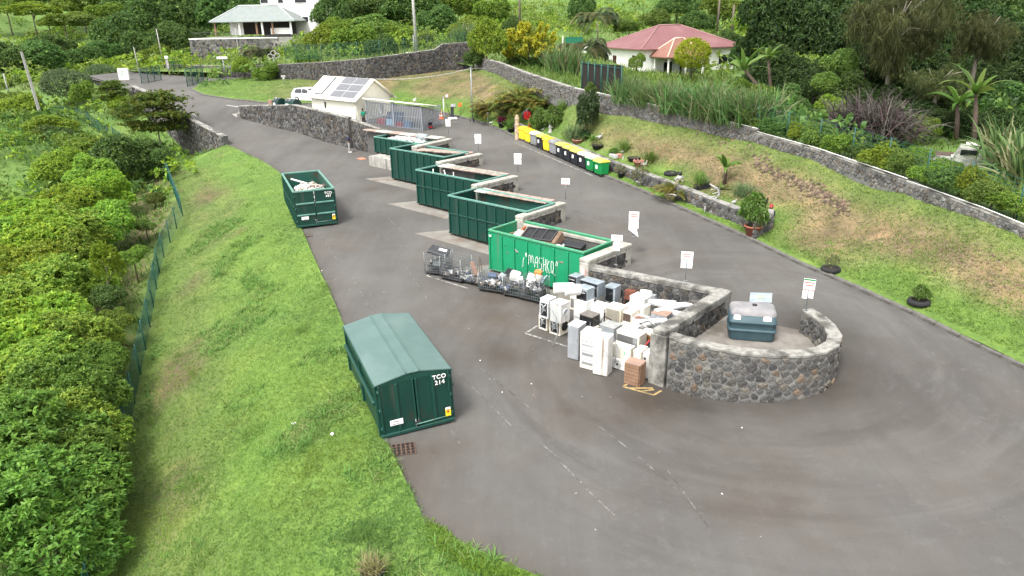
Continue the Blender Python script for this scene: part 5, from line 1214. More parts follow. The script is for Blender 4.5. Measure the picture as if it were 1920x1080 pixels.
# ------------------------------------------------------------------ the oil tank in the enclosure
def tank():
 zf = zu(26.5)+.02; p = AT(1405,655,zf+.0); t = thing('oil_tank','dark teal plastic tank with weathered grey top and white paper scraps in the curved enclosure','tank',(9.35,25.55,zu(25.6)+.026),R(-13))
 L,W = 1.75,1.15
 def ring(z,kx,ky,c=.16,n=4):
  X,Y = L/2*kx,W/2*ky; pts = []
  for (cx,cy,a0) in ((X-c,-Y+c,-90),(X-c,Y-c,0),(-X+c,Y-c,90),(-X+c,-Y+c,180)):
   for k in range(n+1): a = R(a0+90*k/n); pts.append((cx+c*math.cos(a),cy+c*math.sin(a),z))
  return pts
 def loft(name,prof,m,smooth=True,captop=True):
  vs = []; fs = []
  for (z,kx,ky) in prof: vs += ring(z,kx,ky)
  n = 20
  for r in range(len(prof)-1):
   for k in range(n): fs.append((r*n+k,r*n+(k+1) % n,r*n+n+(k+1) % n,r*n+n+k))
  if captop: fs.append(list(range((len(prof)-1)*n,len(prof)*n)))
  return MB().add(vs,fs,m,smooth).build(name,t)
 loft('lower_body',[(0,.94,.94),(.08,.97,.97),(.36,.985,.985),(.38,1.0,1.0)],M_teal)
 loft('belt',[(.38,1.03,1.05),(.45,1.03,1.05),(.47,.99,.99)],M_teal)
 loft('middle_body',[(.47,.99,.99),(.68,.99,.99),(.70,1.02,1.03),(.76,1.02,1.03),(.78,.98,.98),(1.02,.96,.95)],M_teal)
 loft('lid',[(1.02,.97,.96),(1.10,.97,.94),(1.19,.92,.84),(1.24,.83,.68),(1.265,.72,.5)],M_tanktop)
 MB().lathe([(.09,0),(.09,.05),(.05,.07),(0,.07)],M_black,12,(.05,-.02,1.255)).build('filler_cap',t)
 for x,s_ in ((-.60,.26),(.50,.30)):
  o = MB().box((x,-W/2*.955-.006,.93),(s_,.012,.16),M_paper).box((x-.02,-W/2*.955-.010,1.0),(s_*.7,.012,.08),M_paper).build('torn_paper',t)
 MB().box((L/2*.985+.006,.05,.60),(.012,.72,.22),mat('yellowed_notice',(.62,.60,.42),(.5,.48,.32),5,.7)).build('side_notice',t)
tank()
p = AT(1419,590,zu(27.5)+.9); t = thing('lidded_box','pale grey box with its lid propped open behind the teal tank','box',(10.1,26.85,zu(26.85)+.026),R(-20))
MB().box((0,0,.4),(.75,.5,.80),M_grey_ap,bev=.02).build('case',t); MB().box((0,.02,.98),(.86,.60,.035),M_bluegrey,M=Matrix.Rotation(R(20),4,'X') @ Matrix.Rotation(R(-6),4,'Y'),bev=.01).build('open_lid',t)
MB().box((0,0,0),(.26,.22,.012),mat('pale_olive_label',(.36,.40,.33),rough=.7)).build('lid_label',t,(0,.015,1.005),(R(20),R(-6),0))
# ------------------------------------------------------------------ signs on posts along the upper edge
def sign(label,px,base,toppx,panel_h,subs,arrow=False,wd=.50,text=True,postless=False):
 """base = world foot; toppx=(x,y) of the panel top in the photo"""
 t = thing('notice_sign',label,'sign',base,R(-12),'notice signs on thin posts')
 _,_,D = PROJ(base); bx,by,_ = PROJ(base); H = (by-toppx)*D/FPX*1.03
 MB().tube([(0,.03,0),(0,.03,H-.05)],.024,M_steel,8).build('post',t)
 MB().box((0,.03,.01),(.14,.14,.02),M_steel).build('foot_plate',t)
 z = H; MB().box((0,0,z-panel_h/2),(wd,.02,panel_h),M_paper,bev=.004).build('panel',t)
 if text:
  mb = MB()
  for k,(w_,zz) in enumerate(((.36,.66),(.30,.42))): mb.box((0,-.0125,z-panel_h*(1-zz)),(w_,.005,panel_h*.10),M_redtext)
  mb.build('red_print',t)
  MB().box((0,-.012,z-panel_h+.015),(wd-.03,.004,.012),M_redtext).build('red_rule',t)
 zb = z-panel_h-.03
 for (x,w_,h_,pr) in subs:
  s_ = MB().box((x,0,zb-h_/2),(w_,.02,h_),M_paper,bev=.003).build('small_panel',t)
  if pr: MB().tube([(x-.05,-.0125,zb-h_*.68),(x+.05,-.0125,zb-h_*.68),(x,-.0125,zb-h_*.40),(x-.05,-.0125,zb-h_*.68)],.008,M_black,4).build('symbol',s_)
 if arrow:
  poly = [(-.24,zb),(.24,zb),(.24,zb-.42),(.16,zb-.42),(.26,zb-.85),(-.26,zb-.46),(-.16,zb-.42),(-.24,zb-.42)]
  k = len(poly); vs = [(a,-.01,b) for a,b in poly]+[(a,.01,b) for a,b in poly]
  MB().add(vs,[list(range(k-1,-1,-1)),list(range(k,2*k))]+[[i,i+k,(i+1) % k+k,(i+1) % k] for i in range(k)],M_paper).build('arrow_panel',t)
 return t
def qtop(i,t_,f=.5,du=0): a,b = Vector(QUAY[i]),Vector(QUAY[i+1]); q = a.lerp(b,f); return Vector((q.x,q.y,t_))
two = [(-.13,.22,.34,0),(.13,.22,.34,0)]
SG = [('white notice sign with one triangle symbol near the hut cage, farthest of the row',(841,252),3.73,225,.30,[(0,.42,.26,1)]),
   ('white notice sign with two small panels beside the plain ribbed skip',(897,286),3.50,253,.32,two),
   ('white notice sign with two small panels above the three-stick skip',(971,325),3.28,289,.34,two),
   ('single panel notice sign above the empty dark green skip',(1060,376),3.00,335,.36,[]),
   ('tall notice sign with a bent down arrow panel behind the bright green skip',(1187,444),2.62,397,.42,[]),
   ('notice sign with one square panel on the stone wall behind the ovens',(1155,497),2.33,440,.30,[(0,.28,.42,0)]),
   ('notice sign with two small panels on the weathered wall corner',(1285,527),2.33,471,.36,two),
   ('notice sign with green top edge on the end of the curved wall',(1511,582),2.17,521,.45,[(-.12,.18,.34,0),(.10,.18,.30,0)])]
for i,(lb,px,z,tp,ph,sb) in enumerate(SG):
 s_ = sign(lb,None,AT(px[0],px[1],z),tp,ph,sb,i == 4,.50 if i not in (0,7) else .42,i != 0)
 if i == 7: s_.rotation_euler = (0,0,R(-25)); MB().box((0,-.0125,.0),(.40,.005,.06),M_grbin).build('green_edge',s_,(0,0,PROJ(AT(*px,z))[2]*0+1.27))
def grate(label,c4,n,m=5):
 a,b,c,d = [RZ(*q) for q in c4]; t = thing('drain_grate',label,'drain grate',a,0)
 u1 = (b-a); v1 = (d-a); t.location = a; mb = MB();
 yaw = math.atan2(u1.y,u1.x); t.rotation_euler = (0,0,yaw); w,h = u1.length,v1.length
 MB().box((w/2,h/2,-.01),(w+.06,h+.06,.028),mat('rusty_frame',(.10,.085,.075),(.07,.06,.05),9,.8)).build('frame',t)
 MB().box((w/2,h/2,.006),(w,h,.008),M_black).build('pit',t)
 for k in range(n+1): MB().box((w*k/n,h/2,.02),(.05,h,.022),M_rust).build('bar',t)
 for k in range(m+1): MB().box((w/2,h*k/m,.018),(w,.03,.018),M_rust).build('cross_bar',t)
 return t
grate('rusty drain grate in the asphalt in front of the covered skip',[(736,856),(780,850),(770,830),(729,836)],5,4)
grate('small drain grate in the asphalt in front of the lone open skip',[(566,446),(586,444),(581,436),(561,438)],5,2)
for k,(zx,zy,z,pts) in enumerate([(225,420,1.9,[(0,0,0),(.3,-.2,-.5),(.35,-.3,-1.2),(.1,-.45,-1.75)]),(600,600,1.0,[(0,0,.3),(.3,-.1,.2),(.5,.2,.35),(.8,.1,.2)]),(760,720,1.3,[(0,0,.2),(.2,-.35,-.1),(.1,-.5,-.7)]),(1000,600,1.5,[(0,0,.1),(.4,.1,.15),(.6,-.2,0),(.9,-.1,.1)])]):
 p = AT(*Z6(zx,zy),z); tag(MB().tube(pts,.022,M_black if k % 2 else M_gbin,6).build('loose_cable',None,p),['grey hose hanging down the stacked washing machines','black cable lying beside the black cooker','grey hose hanging from the large slatted condenser','black cable on the pile by the pillar'][k],'cable')
_lr = random.Random(77)
for k in range(26):
 px,py = _lr.choice([(_lr.uniform(830,1010),_lr.uniform(600,760)),(_lr.uniform(900,1800),_lr.uniform(780,1040)),(_lr.uniform(560,720),_lr.uniform(420,560)),(_lr.uniform(1050,1230),_lr.uniform(710,780))])
 tag(MB().box((0,0,.015),(_lr.uniform(.04,.08),_lr.uniform(.03,.05),.015),_lr.choice([M_gbin,M_gbin,M_brown_b,M_paper]),bev=.005).build('litter',None,RZ(px,py),(.1,.1,_lr.uniform(0,6))),'tiny scrap of litter lying on the open asphalt','litter','litter on the asphalt')
for k,(px,py) in enumerate([(551,795),(623,815)]):
 p = GP(px,py); tag(MB().box((0,0,.03),(.16,.10,.05),M_paper,bev=.02).build('litter',None,p,(.2,.1,.6+k)),['white litter scrap on the grass slope, left of two','white litter scrap on the grass slope, right of two'][k],'litter','litter on the grass')
# ------------------------------------------------------------------ the hut with its solar panels
def AY(px,py,y): d = ray(px,py); return Vector(d*y/d[1] + np.array([0,0,CAMH]))
def hut():
 C0 = (-14.6,70.2); L,Wd = 7.6,4.1; zf = zu(70.2)-.05
 t = thing('hut','cream gabled hut with solar panels on its roof beside the ramp wall','hut',(C0[0],C0[1],zf),Q_YAW+math.pi)
 eh = AY(671,185,C0[1]).z - zf + .02; q = Vector(C0)+_u*Wd/2; rh = AY(703.5,149.5,q.y).z - zf
 MB().box((L/2,-Wd/2,eh/2-.15),(L,Wd,eh+.3),M_hutwall).build('wall',t)
 gb = MB();
 for x in (0.0,L):
  poly = [(-Wd,eh-.02),(0,eh-.02),(-Wd/2,rh-.08)]; e = .06 if x == 0 else -.06
  vs = [(x,p[0],p[1]) for p in poly]+[(x+e,p[0],p[1]) for p in poly]
  MB().add(vs,[(0,1,2),(5,4,3),(0,3,4,1),(1,4,5,2),(2,5,3,0)],M_hutwall).build('gable',t)
 ov,oe = .45,.38; sl = math.atan2(rh-eh,Wd/2)
 drop = oe*math.tan(sl)
 for sg in (1,-1):
  y0 = -Wd/2+sg*(Wd/2+oe); n = Vector((0,0,.09))
  vs = [Vector(v) for v in [(-ov,y0,eh-drop),(L+ov,y0,eh-drop),(L+ov,-Wd/2,rh),(-ov,-Wd/2,rh)]]; vs += [v+n for v in vs]
  f = [(0,1,2,3),(7,6,5,4),(4,5,1,0),(5,6,2,1),(6,7,3,2),(7,4,0,3)]
  r = MB().add(vs,f if sg > 0 else f,M_hutroof).build('roof',t)
  MB().tube([(-ov,y0+sg*.05,eh-drop+.03),(L+ov,y0+sg*.05,eh-drop+.03)],.06,M_hutroof,8).build('gutter',r)
 M = Matrix.Translation((0,0,0))
 def onroof(x,s,up):   # s: 0 at the eave,1 at the ridge,near slope
  y = oe-(Wd/2+oe)*s; z = eh-drop+(rh-eh+drop)*s; return Vector((x,y,z+.10+up))
 tot = Vector((0,-(Wd/2+oe),rh-eh+drop)).length
 def panel(x0,x1,s0,s1,nm,m,parent):
  a,b,c,d = onroof(x1,s0,.05),onroof(x0,s0,.05),onroof(x0,s1,.05),onroof(x1,s1,.05)
  ctr = (a+b+c+d)/4
  return MB().box((0,0,0),(abs(x1-x0),(c-b).length,.05),m,M=Matrix.Rotation(-sl,4,'X'),bev=.008).build(nm,parent,ctr)
 sp = panel(.06,4.15,.05,.97,'solar_frame',M_alu,t)
 for i in range(2):
  for j in range(3):
   x0 = .10+i*2.02; s0 = .06+j*.302
   a,c = onroof(x0+1.95,s0,.085),onroof(x0,s0+.29,.085); ctr = (a+c)/2
   MB().box((0,0,0),(1.94,.29*tot-.03,.02),M_solar,M=Matrix.Rotation(-sl,4,'X')).build('solar_panel',sp,ctr-sp.location)
 cp = panel(5.55,6.75,.12,.95,'collector_frame',M_steel_d,t)
 a,c = onroof(6.7,.14,.085),onroof(5.6,.93,.085); MB().box((0,0,0),(1.06,.79*tot,.02),M_solar_l,M=Matrix.Rotation(-sl,4,'X')).build('collector_glass',cp,(a+c)/2-cp.location)
 w = MB().box((5.2,.01,eh*.60),(.58,.06,.78),M_hutwall,bev=.01).build('window',t)
 MB().box((5.2,.035,eh*.60),(.36,.03,.62),M_winglass).build('pane',w); MB().box((5.30,.052,eh*.60),(.12,.02,.60),M_alu).build('frame',w)
 MB().tube([(.1,.08,eh-.3),(.1,.08,.2)],.045,M_hutroof,8).build('downpipe',t)
 MB().box((6.4,.02,eh*.82),(.16,.04,.14),M_steel).build('wall_lamp',t)
 MB().tube([(-ov+.02,-Wd-.2,eh-.1),(-ov+.02,-Wd/2,rh+.03)],.05,M_hutroof,6).tube([(-ov+.02,.2,eh-.1),(-ov+.02,-Wd/2,rh+.03)],.05,M_hutroof,6).build('barge_board',t)
hut()
def lean_to():
 P0 = AT(690,232,3.72); P1 = AT(792,247,3.40); d = (P1-P0); L = d.xy.length; yaw = math.atan2(d.y,d.x)
 t = thing('bar_cage','grey barred lean-to cage with a cream flat roof at the gable end of the hut','cage',(P0.x,P0.y,P0.z),yaw)
 H = 2.18; sag = d.z
 me = MB().box((0,0,0),(.055,.055,H-.06),M_bars).mesh('bar'); n = 34
 for k in range(n+1):
  if abs(k-n*.5) < .6: continue
  x = L*k/n; link('bar',me,t,(x,0,H/2+sag*k/n))
 for k in range(1,15): link('bar',me,t,(L,.2*k,H/2+sag))
 MB().box((L*.5,-.02,H/2-.05),(.15,.12,H+.1),M_bars,bev=.01).build('post',t); MB().box((L+.02,0,H/2+sag),(.10,.10,H),M_bars).build('post',t); MB().box((-.05,0,H/2),(.10,.10,H),M_bars).build('post',t)
 for z in (.08,H*.5,H-.05): MB().box((L/2,.035,z+sag/2),(L,.03,.05),M_bars).build('rail',t)
 MB().box((L/2+.1,.75,H+.02+sag*.3),(L+.75,2.0,.10),M_hutroof,M=Matrix.Rotation(R(2),4,'Y') @ Matrix.Rotation(R(-9),4,'X'),bev=.02).build('roof',t)
 M = t.matrix_world if False else Matrix.Translation(P0) @ Matrix.Rotation(yaw,4,'Z')
 for k,(x,y,z,s,m,nm,lb) in enumerate([(2.45,.35,.36,(.95,.05,.62),M_lblue,'pale_blue_panel','pale blue panel standing inside the barred cage'),(1.4,.6,.30,(.9,.6,.55),M_red,'red_crate','red crate on the left inside the barred cage'),(3.55,.6,.25,(.8,.6,.40),M_red,'red_crate','red crate right of the middle post inside the barred cage'),
  (4.6,.6,.35,(.8,.6,.65),M_bluecrate,'blue_crate','blue crate at the right end inside the barred cage'),(2.2,1.6,.7,(1.6,.6,.9),M_bluecrate,'blue_crate','blue crate stack at the back of the barred cage'),(1.35,.5,1.45,(.35,.3,.8),M_white,'white_cylinder_box','white hanging box inside the barred cage')]):
  o = MB().box((0,0,0),s,m,bev=.02).build(nm,None,M @ Vector((x,y,z+sag*x/L)),(0,0,yaw)); tag(o,lb,'crate' if 'crate' in nm else 'panel' if 'panel' in nm else 'box')
 p = M @ Vector((L-1.05,.4,H+.10)); tag(MB().ball((0,0,.14),.13,M_statue,8,6,1.3,.8,1).ball((.13,0,.27),.07,M_statue).build('white_bird_figure',None,p),'white bird figure on the roof of the barred cage','figure')
 q = AT(803,244,3.42); s = thing('pushchair','folded black and red pushchair standing right of the barred cage','pushchair',q,yaw-.4)
 MB().tube([(-.4,0,.1),(.35,0,.85),(.45,0,1.0)],.02,M_black,6).tube([(.35,0,.1),(-.2,0,.75)],.02,M_black,6).tube([(-.4,.35,.1),(.35,.35,.85),(.45,.35,1.0)],.02,M_black,6).tube([(.35,.35,.1),(-.2,.35,.75)],.02,M_black,6).tube([(.45,0,1.0),(.45,.35,1.0)],.02,M_black,6).build('frame',s)
 MB().box((.0,.17,.5),(.5,.3,.06),M_dkcloth,M=Matrix.Rotation(-.8,4,'Y')).build('seat',s); MB().box((.1,.17,.28),(.35,.28,.12),M_red).build('basket',s)
 for x in (-.4,.35):
  for y in (-.03,.38): MB().tube([(x,y-.02,.1),(x,y+.02,.1)],.10,M_tyre,12).build('wheel',s)
lean_to()
# ------------------------------------------------------------------ bottle banks,car,small yard things
for i,(px,py,s_,lb) in enumerate([(-23.75,75.95,.58,'left smaller dark green bottle bank behind the ramp wall'),(-22.2,75.35,1.0,'right larger dark green bottle bank behind the ramp wall, next to the car')]):
 t = thing('bottle_bank',lb,'bottle bank',(px,py,zroad(px,py)),Q_YAW,'bottle banks'); w,d,h = 1.7*s_,1.0,1.28
 n = 8; vs = []; prof = [(-d/2,0),(-d/2*1.02,h*.62)]+[(-d/2*math.cos(a)*1.02,h*.62+h*.38*math.sin(a)) for a in [math.pi*k/8 for k in range(1,8)]]+[(d/2*1.02,h*.62),(d/2,0)]
 k = len(prof); vs = [(-w/2*.97,a,b) for a,b in prof]+[(w/2*.97,a,b) for a,b in prof]
 MB().add(vs,[list(range(k)),list(range(2*k-1,k-1,-1))]+[[j,j+k,(j+1) % k+k,(j+1) % k] for j in range(k)],mat('bottle_green',(.010,.055,.045),(.012,.045,.04),3,.45)).build('shell',t)
 MB().box((-w*.12,-d*.33,h*.93),(w*.45,.36,.10),M_gbin,M=Matrix.Rotation(.7,4,'X')).build('slot_plate',t); MB().box((-w*.12,-d*.40,h*.93),(w*.3,.2,.06),M_black,M=Matrix.Rotation(.7,4,'X')).build('slot',t)
 MB().box((-w*.15,-d*.51-.012,h*.52),(w*.35,.02,.30),M_paper).build('label_plate',t)
def car():
 p = AT(576,201,4.35); t = thing('parked_car','white hatchback parked between the bottle banks and the hut','car',(p.x+.1,p.y+1.6,zroad(p.x,p.y+1.6)),Q_YAW+R(14))
 W = 1.72
 prof = [(-2.05,.32),(-2.08,.60),(-2.02,.92),(-1.95,.98),(-1.70,1.38),(-1.45,1.46),(-.5,1.50),(.15,1.44),(.95,1.02),(1.75,.88),(2.02,.70),(2.06,.42),(2.0,.28),(1.68,.24),(-1.7,.24)]
 k = len(prof); vs = []; ins = lambda z: .0 if z < .95 else .17*(z-.95)/.5
 for sg in (-1,1): vs += [(x,sg*(W/2-ins(z)),z) for x,z in prof]
 MB().add(vs,[list(range(k-1,-1,-1)),list(range(k,2*k))]+[[j,(j+1) % k,(j+1) % k+k,j+k] for j in range(k)],M_carwhite).build('body',t)
 for sg in (-1,1):
  for (a,b,c,d) in (((-1.62,1.0),(-.55,1.0),(-.55,1.42),(-1.38,1.38)),((-.47,1.0),(.62,1.0),(.12,1.38),(-.47,1.42))):
   vs = [(x,sg*(W/2-ins(z)+.012),z) for x,z in (a,b,c,d)]; MB().add(vs,[(0,1,2,3) if sg < 0 else (3,2,1,0)],M_winglass).build('side_window',t)
  for x in (-1.25,1.28):
   w = MB().tube([(x,sg*(W/2-.16),.31),(x,sg*(W/2+.015),.31)],.31,M_tyre,16).build('wheel',t); MB().tube([(x,sg*(W/2),.31),(x,sg*(W/2+.03),.31)],.19,M_alu,12).build('rim',w)
  MB().box((.55,sg*(W/2+.09),1.02),(.14,.18,.12),M_carwhite,bev=.03).build('mirror',t)
  MB().box((1.93,sg*.58,.72),(.16,.34,.14),M_alu,bev=.03).build('headlight',t); MB().box((-2.03,sg*.68,.88),(.08,.22,.22),M_red,bev=.02).build('tail_light',t)
 MB().add([(.22,-.66,1.425),(.90,-.76,1.065),(.90,.76,1.065),(.22,.66,1.425)],[(0,1,2,3)],M_winglass).build('windscreen',t).location.z = .012
 MB().add([(-1.73,-.64,1.37),(-1.93,-.74,1.02),(-1.93,.74,1.02),(-1.73,.64,1.37)],[(3,2,1,0)],M_winglass).build('rear_window',t).location.x = -.012
car()
p = RZ(508,200); tag(MB().box((0,0,.35),(.42,.42,.7),M_brown_l,bev=.02).build('beige_post',None,p),'short beige block post behind the ramp wall left of the bottle banks','post')
def cone(label,p):
 t = thing('traffic_cone',label,'traffic cone',p); MB().box((0,0,.02),(.42,.42,.04),M_orange,bev=.01).build('base',t)
 z = [.04,.22,.36,.50,.62,.78]; r = [.16,.125,.10,.075,.055,.03]
 for k in range(5): MB().lathe([(r[k],z[k]),(r[k+1],z[k+1])],M_paper if k in (1,3) else M_orange,14).build('band',t)
 t.scale = (1.15,1.15,1.15)
cone('orange and white traffic cone beside the grass edge right of the barred cage',RZ(827,223))
p = RZ(849,224); t = thing('weighing_scale','grey platform scale on the asphalt edge beside the traffic cone','scale',p,.2)
MB().box((0,0,.1),(.85,.7,.14),M_white,bev=.03).build('platform',t); MB().box((0,.25,.7),(.30,.22,1.1),M_steel_d,M=Matrix.Rotation(.15,4,'X'),bev=.04).build('column',t); MB().box((.12,.2,1.28),(.5,.16,.36),M_gbin,M=Matrix.Rotation(-.5,4,'X'),bev=.04).build('display',t); MB().tube([(-.2,.2,.3),(-.55,.3,1.5)],.025,M_black,6).build('handle',t)
p = GP(833,220); t = thing('utility_post','white post with a small grey box between the cone and the scale','post',p); MB().tube([(0,0,0),(0,0,1.85)],.045,M_white_c,8).build('post',t); MB().box((0,0,1.9),(.2,.14,.16),M_gbin,bev=.02).build('box',t); MB().tube([(.35,-.03,2.05),(.35,0,2.05)],.20,mat('faded_red_ring',(.5,.2,.17),rough=.7),16).tube([(.35,-.035,2.05),(.35,-.03,2.05)],.13,M_paper,14).build('round_sign',t)
p = GP(863,216); t = thing('marker_sign','small orange panel on a thin stick in the grass right of the scale','sign',p); MB().tube([(0,0,0),(0,0,1.0)],.025,M_wood,6).build('stick',t); MB().box((0,-.03,1.0),(.32,.03,.36),M_orange,bev=.05).build('panel',t)
p = AT(886,224,3.95); p.z = ground(p.x,p.y-.3); t = thing('lamp_pole','slender grey steel pole with a black base at the edge of the upper asphalt','pole',p); MB().tube([(0,0,0),(0,0,4.95)],.055,M_steel,8).build('mast',t); MB().lathe([(.28,0),(.24,.06),(.12,.3),(.06,.34)],M_black,12).build('base',t); MB().box((0,0,4.97),(.2,.12,.12),M_steel).build('head',t)
pole_top = p+Vector((0,0,4.9))
def cable(label,a,b,sag,r=.03,m=None):
 a,b = Vector(a),Vector(b); pts = [a.lerp(b,k/14)-Vector((0,0,sag*4*(k/14)*(1-k/14))) for k in range(15)]
 return tag(MB().tube(pts,r,m or M_poleconc,6).build('cable',None),label,'cable')
cable('pale cable sagging from the hut roof to the slender grey pole',AY(705,148,72.6),pole_top,.35)
cable('pale cable from the slender grey pole to the corner of the bank wall',pole_top,AD(955,126,80),.05)
def person(name,label,loc,yaw,pose,hues,group=None,h=1.74):
 """one skinned body; clothes and hair follow it as children"""
 k = h/1.75; t = thing(name,label,'person',loc,yaw)
 J = dict(pelvis=(0,0,.95),waist=(0,0,1.10),chest=(0,.0,1.32),neckb=(0,.0,1.46),neck=(0,.02,1.53),skull=(0,.035,1.62),crown=(0,.03,1.72))
 for sg,s in ((-1,'L'),(1,'R')):
  J['hip'+s] = (sg*.09,0,.90); J['knee'+s] = (sg*.11,.03 if s == 'L' else -.01,.50); J['ankle'+s] = (sg*.13,-.01 if s == 'L' else -.06,.09); J['toe'+s] = (sg*.15,.15 if s == 'L' else .10,.035)
  J['sho'+s] = (sg*.175,0,1.40); J['elb'+s] = (sg*.23,-.03,1.13); J['wri'+s] = (sg*.20,.12,.93)
 J.update(pose); f = Vector
 def skin_mesh(nm,chains,mat_,lev=1):
  vs = []; idx = {}; es = []; rad = []
  for ch in chains:
   prev = None
   for (key,pos,r) in ch:
    if key not in idx: idx[key] = len(vs); vs.append(Vector(pos)*k); rad.append(r*k)
    if prev is not None: es.append((prev,idx[key]))
    prev = idx[key]
  me = bpy.data.meshes.new(nm); me.from_pydata(vs,es,[]); o = bpy.data.objects.new(nm,me); COL.objects.link(o)
  m = o.modifiers.new('s','SKIN'); m.use_smooth_shade = True
  for i,r in enumerate(rad): me.skin_vertices[0].data[i].radius = (r,r);
  me.skin_vertices[0].data[0].use_root = True
  o.modifiers.new('d','SUBSURF').levels = lev; o.modifiers['d'].render_levels = lev
  bpy.context.view_layer.update(); out = bpy.data.meshes.new_from_object(o.evaluated_get(bpy.context.evaluated_depsgraph_get()))
  bpy.data.objects.remove(o); out.name = nm; out.materials.clear(); out.materials.append(mat_); return link(nm,out,t)
 P = lambda n,r,kk=None: (kk or n,J[n],r)
 ch = [[P('pelvis',.13),P('waist',.125),P('chest',.14),P('neckb',.07),P('neck',.052),P('skull',.088),P('crown',.07)]]
 for s in 'LR':
  ch.append([P('pelvis',.13),P('hip'+s,.092),P('knee'+s,.058),P('ankle'+s,.042),P('toe'+s,.032)])
  w = Vector(J['wri'+s]); d = (w-Vector(J['elb'+s])).normalized(); side = d.cross(Vector((0,0,1))).normalized() if abs(d.z) < .95 else Vector((0,1,0))
  ch.append([P('chest',.14),P('sho'+s,.066),P('elb'+s,.043),P('wri'+s,.03),('palm'+s,w+d*.07,.034)])
  for q,(off,l) in enumerate(((-.030,.075),(-.010,.088),(.010,.082),(.030,.065))):
   ch.append([('palm'+s,w+d*.07,.034),('f%d%sa' % (q,s),w+d*(.07+l*.6)+side*off,.010),('f%d%sb' % (q,s),w+d*(.07+l)+side*off+Vector((0,.012,-.01)),.008)])
  ch.append([P('wri'+s,.03),('th'+s,w+d*.05-side*.045,.012),('tt'+s,w+d*.09-side*.055,.009)])
 skin_mesh('body',ch,hues['skin'],1)
 top = [[P('pelvis',.145),P('waist',.145),P('chest',.158),P('neckb',.085)]]
 for s in 'LR': top.append([P('chest',.158),P('sho'+s,.082),P('elb'+s,.060)] + ([('cuff'+s,Vector(J['elb'+s]).lerp(Vector(J['wri'+s]),.88),.046)] if hues.get('long') else []))
 skin_mesh('shirt',top,hues['top'])
 tr = [[P('pelvis',.142),('hiptop',Vector(J['pelvis'])+Vector((0,0,.09)),.138)]]
 for s in 'LR': tr.append([P('pelvis',.142),P('hip'+s,.108),P('knee'+s,.078),P('ankle'+s,.060)])
 skin_mesh('trousers',tr,hues['legs'])
 for s in 'LR':
  a,b = Vector(J['ankle'+s])*k,Vector(J['toe'+s])*k; c = a.lerp(b,.5); an = math.atan2(b.y-a.y,b.x-a.x)
  MB().box((c.x,c.y,.045),(.27,.10,.08),hues['shoes'],rz=an,bev=.03).build('shoe',t)
 sk = Vector(J['skull'])*k; cr = Vector(J['crown'])*k; c = sk.lerp(cr,.55)
 MB().ball(c+Vector((0,-.015,.01)),.098,M_hair,12,8,.92,1.05,.85).build('hair',t)
 fw = Vector((0,1,0));
 for sg in (-1,1): MB().ball(sk+Vector((sg*.032,.082,.015)),.011,M_black,6,4).build('eye',t); MB().ball(sk+Vector((sg*.086,.0,.0)),.024,hues['skin'],6,5,.4,.8,1.2).build('ear',t)
 MB().ball(sk+Vector((0,.098,-.012)),.018,hues['skin'],6,5,.8,1,1.2).build('nose',t); MB().box(sk+Vector((0,.086,-.045)),(.04,.012,.010),M_redtext).build('mouth',t)
 return t
p = RZ(655.5,286)
person('person','person in navy top and light grey trousers standing by the ramp wall looking at hands',(p.x,p.y,p.z),R(-60),dict(skull=(0,.07,1.60),crown=(0,.09,1.70),neck=(0,.03,1.53),elbL=(-.22,.02,1.13),wriL=(-.06,.24,1.20),elbR=(.22,.02,1.13),wriR=(.08,.25,1.22)),dict(skin=M_skin,top=M_navy,legs=M_trous,shoes=M_white_c,long=False))
ph = MB().box((0,0,0),(.075,.012,.15),M_black,bev=.004).build('phone',None,Vector((p.x,p.y,p.z)) + Matrix.Rotation(R(-60),3,'Z') @ Vector((.0,.345,1.24)),(R(-50),0,R(-60))); tag(ph,'small black phone held by the person in the navy top','phone')
p = AT(683,236.5,3.74)
person('person','person in a green shirt leaning beside the barred cage at the hut corner',(p.x,p.y,zroad(p.x,p.y)),R(165),dict(elbL=(-.30,-.02,1.20),wriL=(-.34,.10,1.42),skull=(.02,.04,1.62),crown=(.03,.03,1.72)),dict(skin=M_skin,top=M_gshirt,legs=M_dkcloth,shoes=M_black,long=False))
# ------------------------------------------------------------------ houses
def hip(t,name,L,W,z,h,ov,m,ridge_m,sub=True):
 a = min(W,L)/2; x0,x1 = -ov,L+ov; y0,y1 = -ov,W+ov; hw = (y1-y0)/2
 if L >= W: r0,r1 = (x0+hw,(y0+y1)/2),(x1-hw,(y0+y1)/2)
 else: hw = (x1-x0)/2; r0,r1 = ((x0+x1)/2,y0+hw),((x0+x1)/2,y1-hw)
 th = .12
 V = [(x0,y0,z),(x1,y0,z),(x1,y1,z),(x0,y1,z),(r0[0],r0[1],z+h),(r1[0],r1[1],z+h)]
 F = [(0,1,5,4),(1,2,5),(2,3,4,5),(3,0,4)] if L >= W else [(0,1,4),(1,2,5,4),(2,3,5),(3,0,4,5)]
 V2 = [(x,y,zz-th) for x,y,zz in V]
 mb = MB().add(V,F,m).add(V2,[f[::-1] for f in F],m).add([V[i] for i in range(4)]+[V2[i] for i in range(4)],[(i,i+4,(i+1) % 4+4,(i+1) % 4) for i in range(4)],m)
 r = mb.build(name,t)
 for i,j in ((0,4),(3,4),(1,5),(2,5),(4,5)):
  if (Vector(V[i])-Vector(V[j])).length > .3: MB().tube([Vector(V[i])+Vector((0,0,.03)),Vector(V[j])+Vector((0,0,.03))],.10 if i < 4 else .13,ridge_m,6).build('ridge_cap',r)
 return r
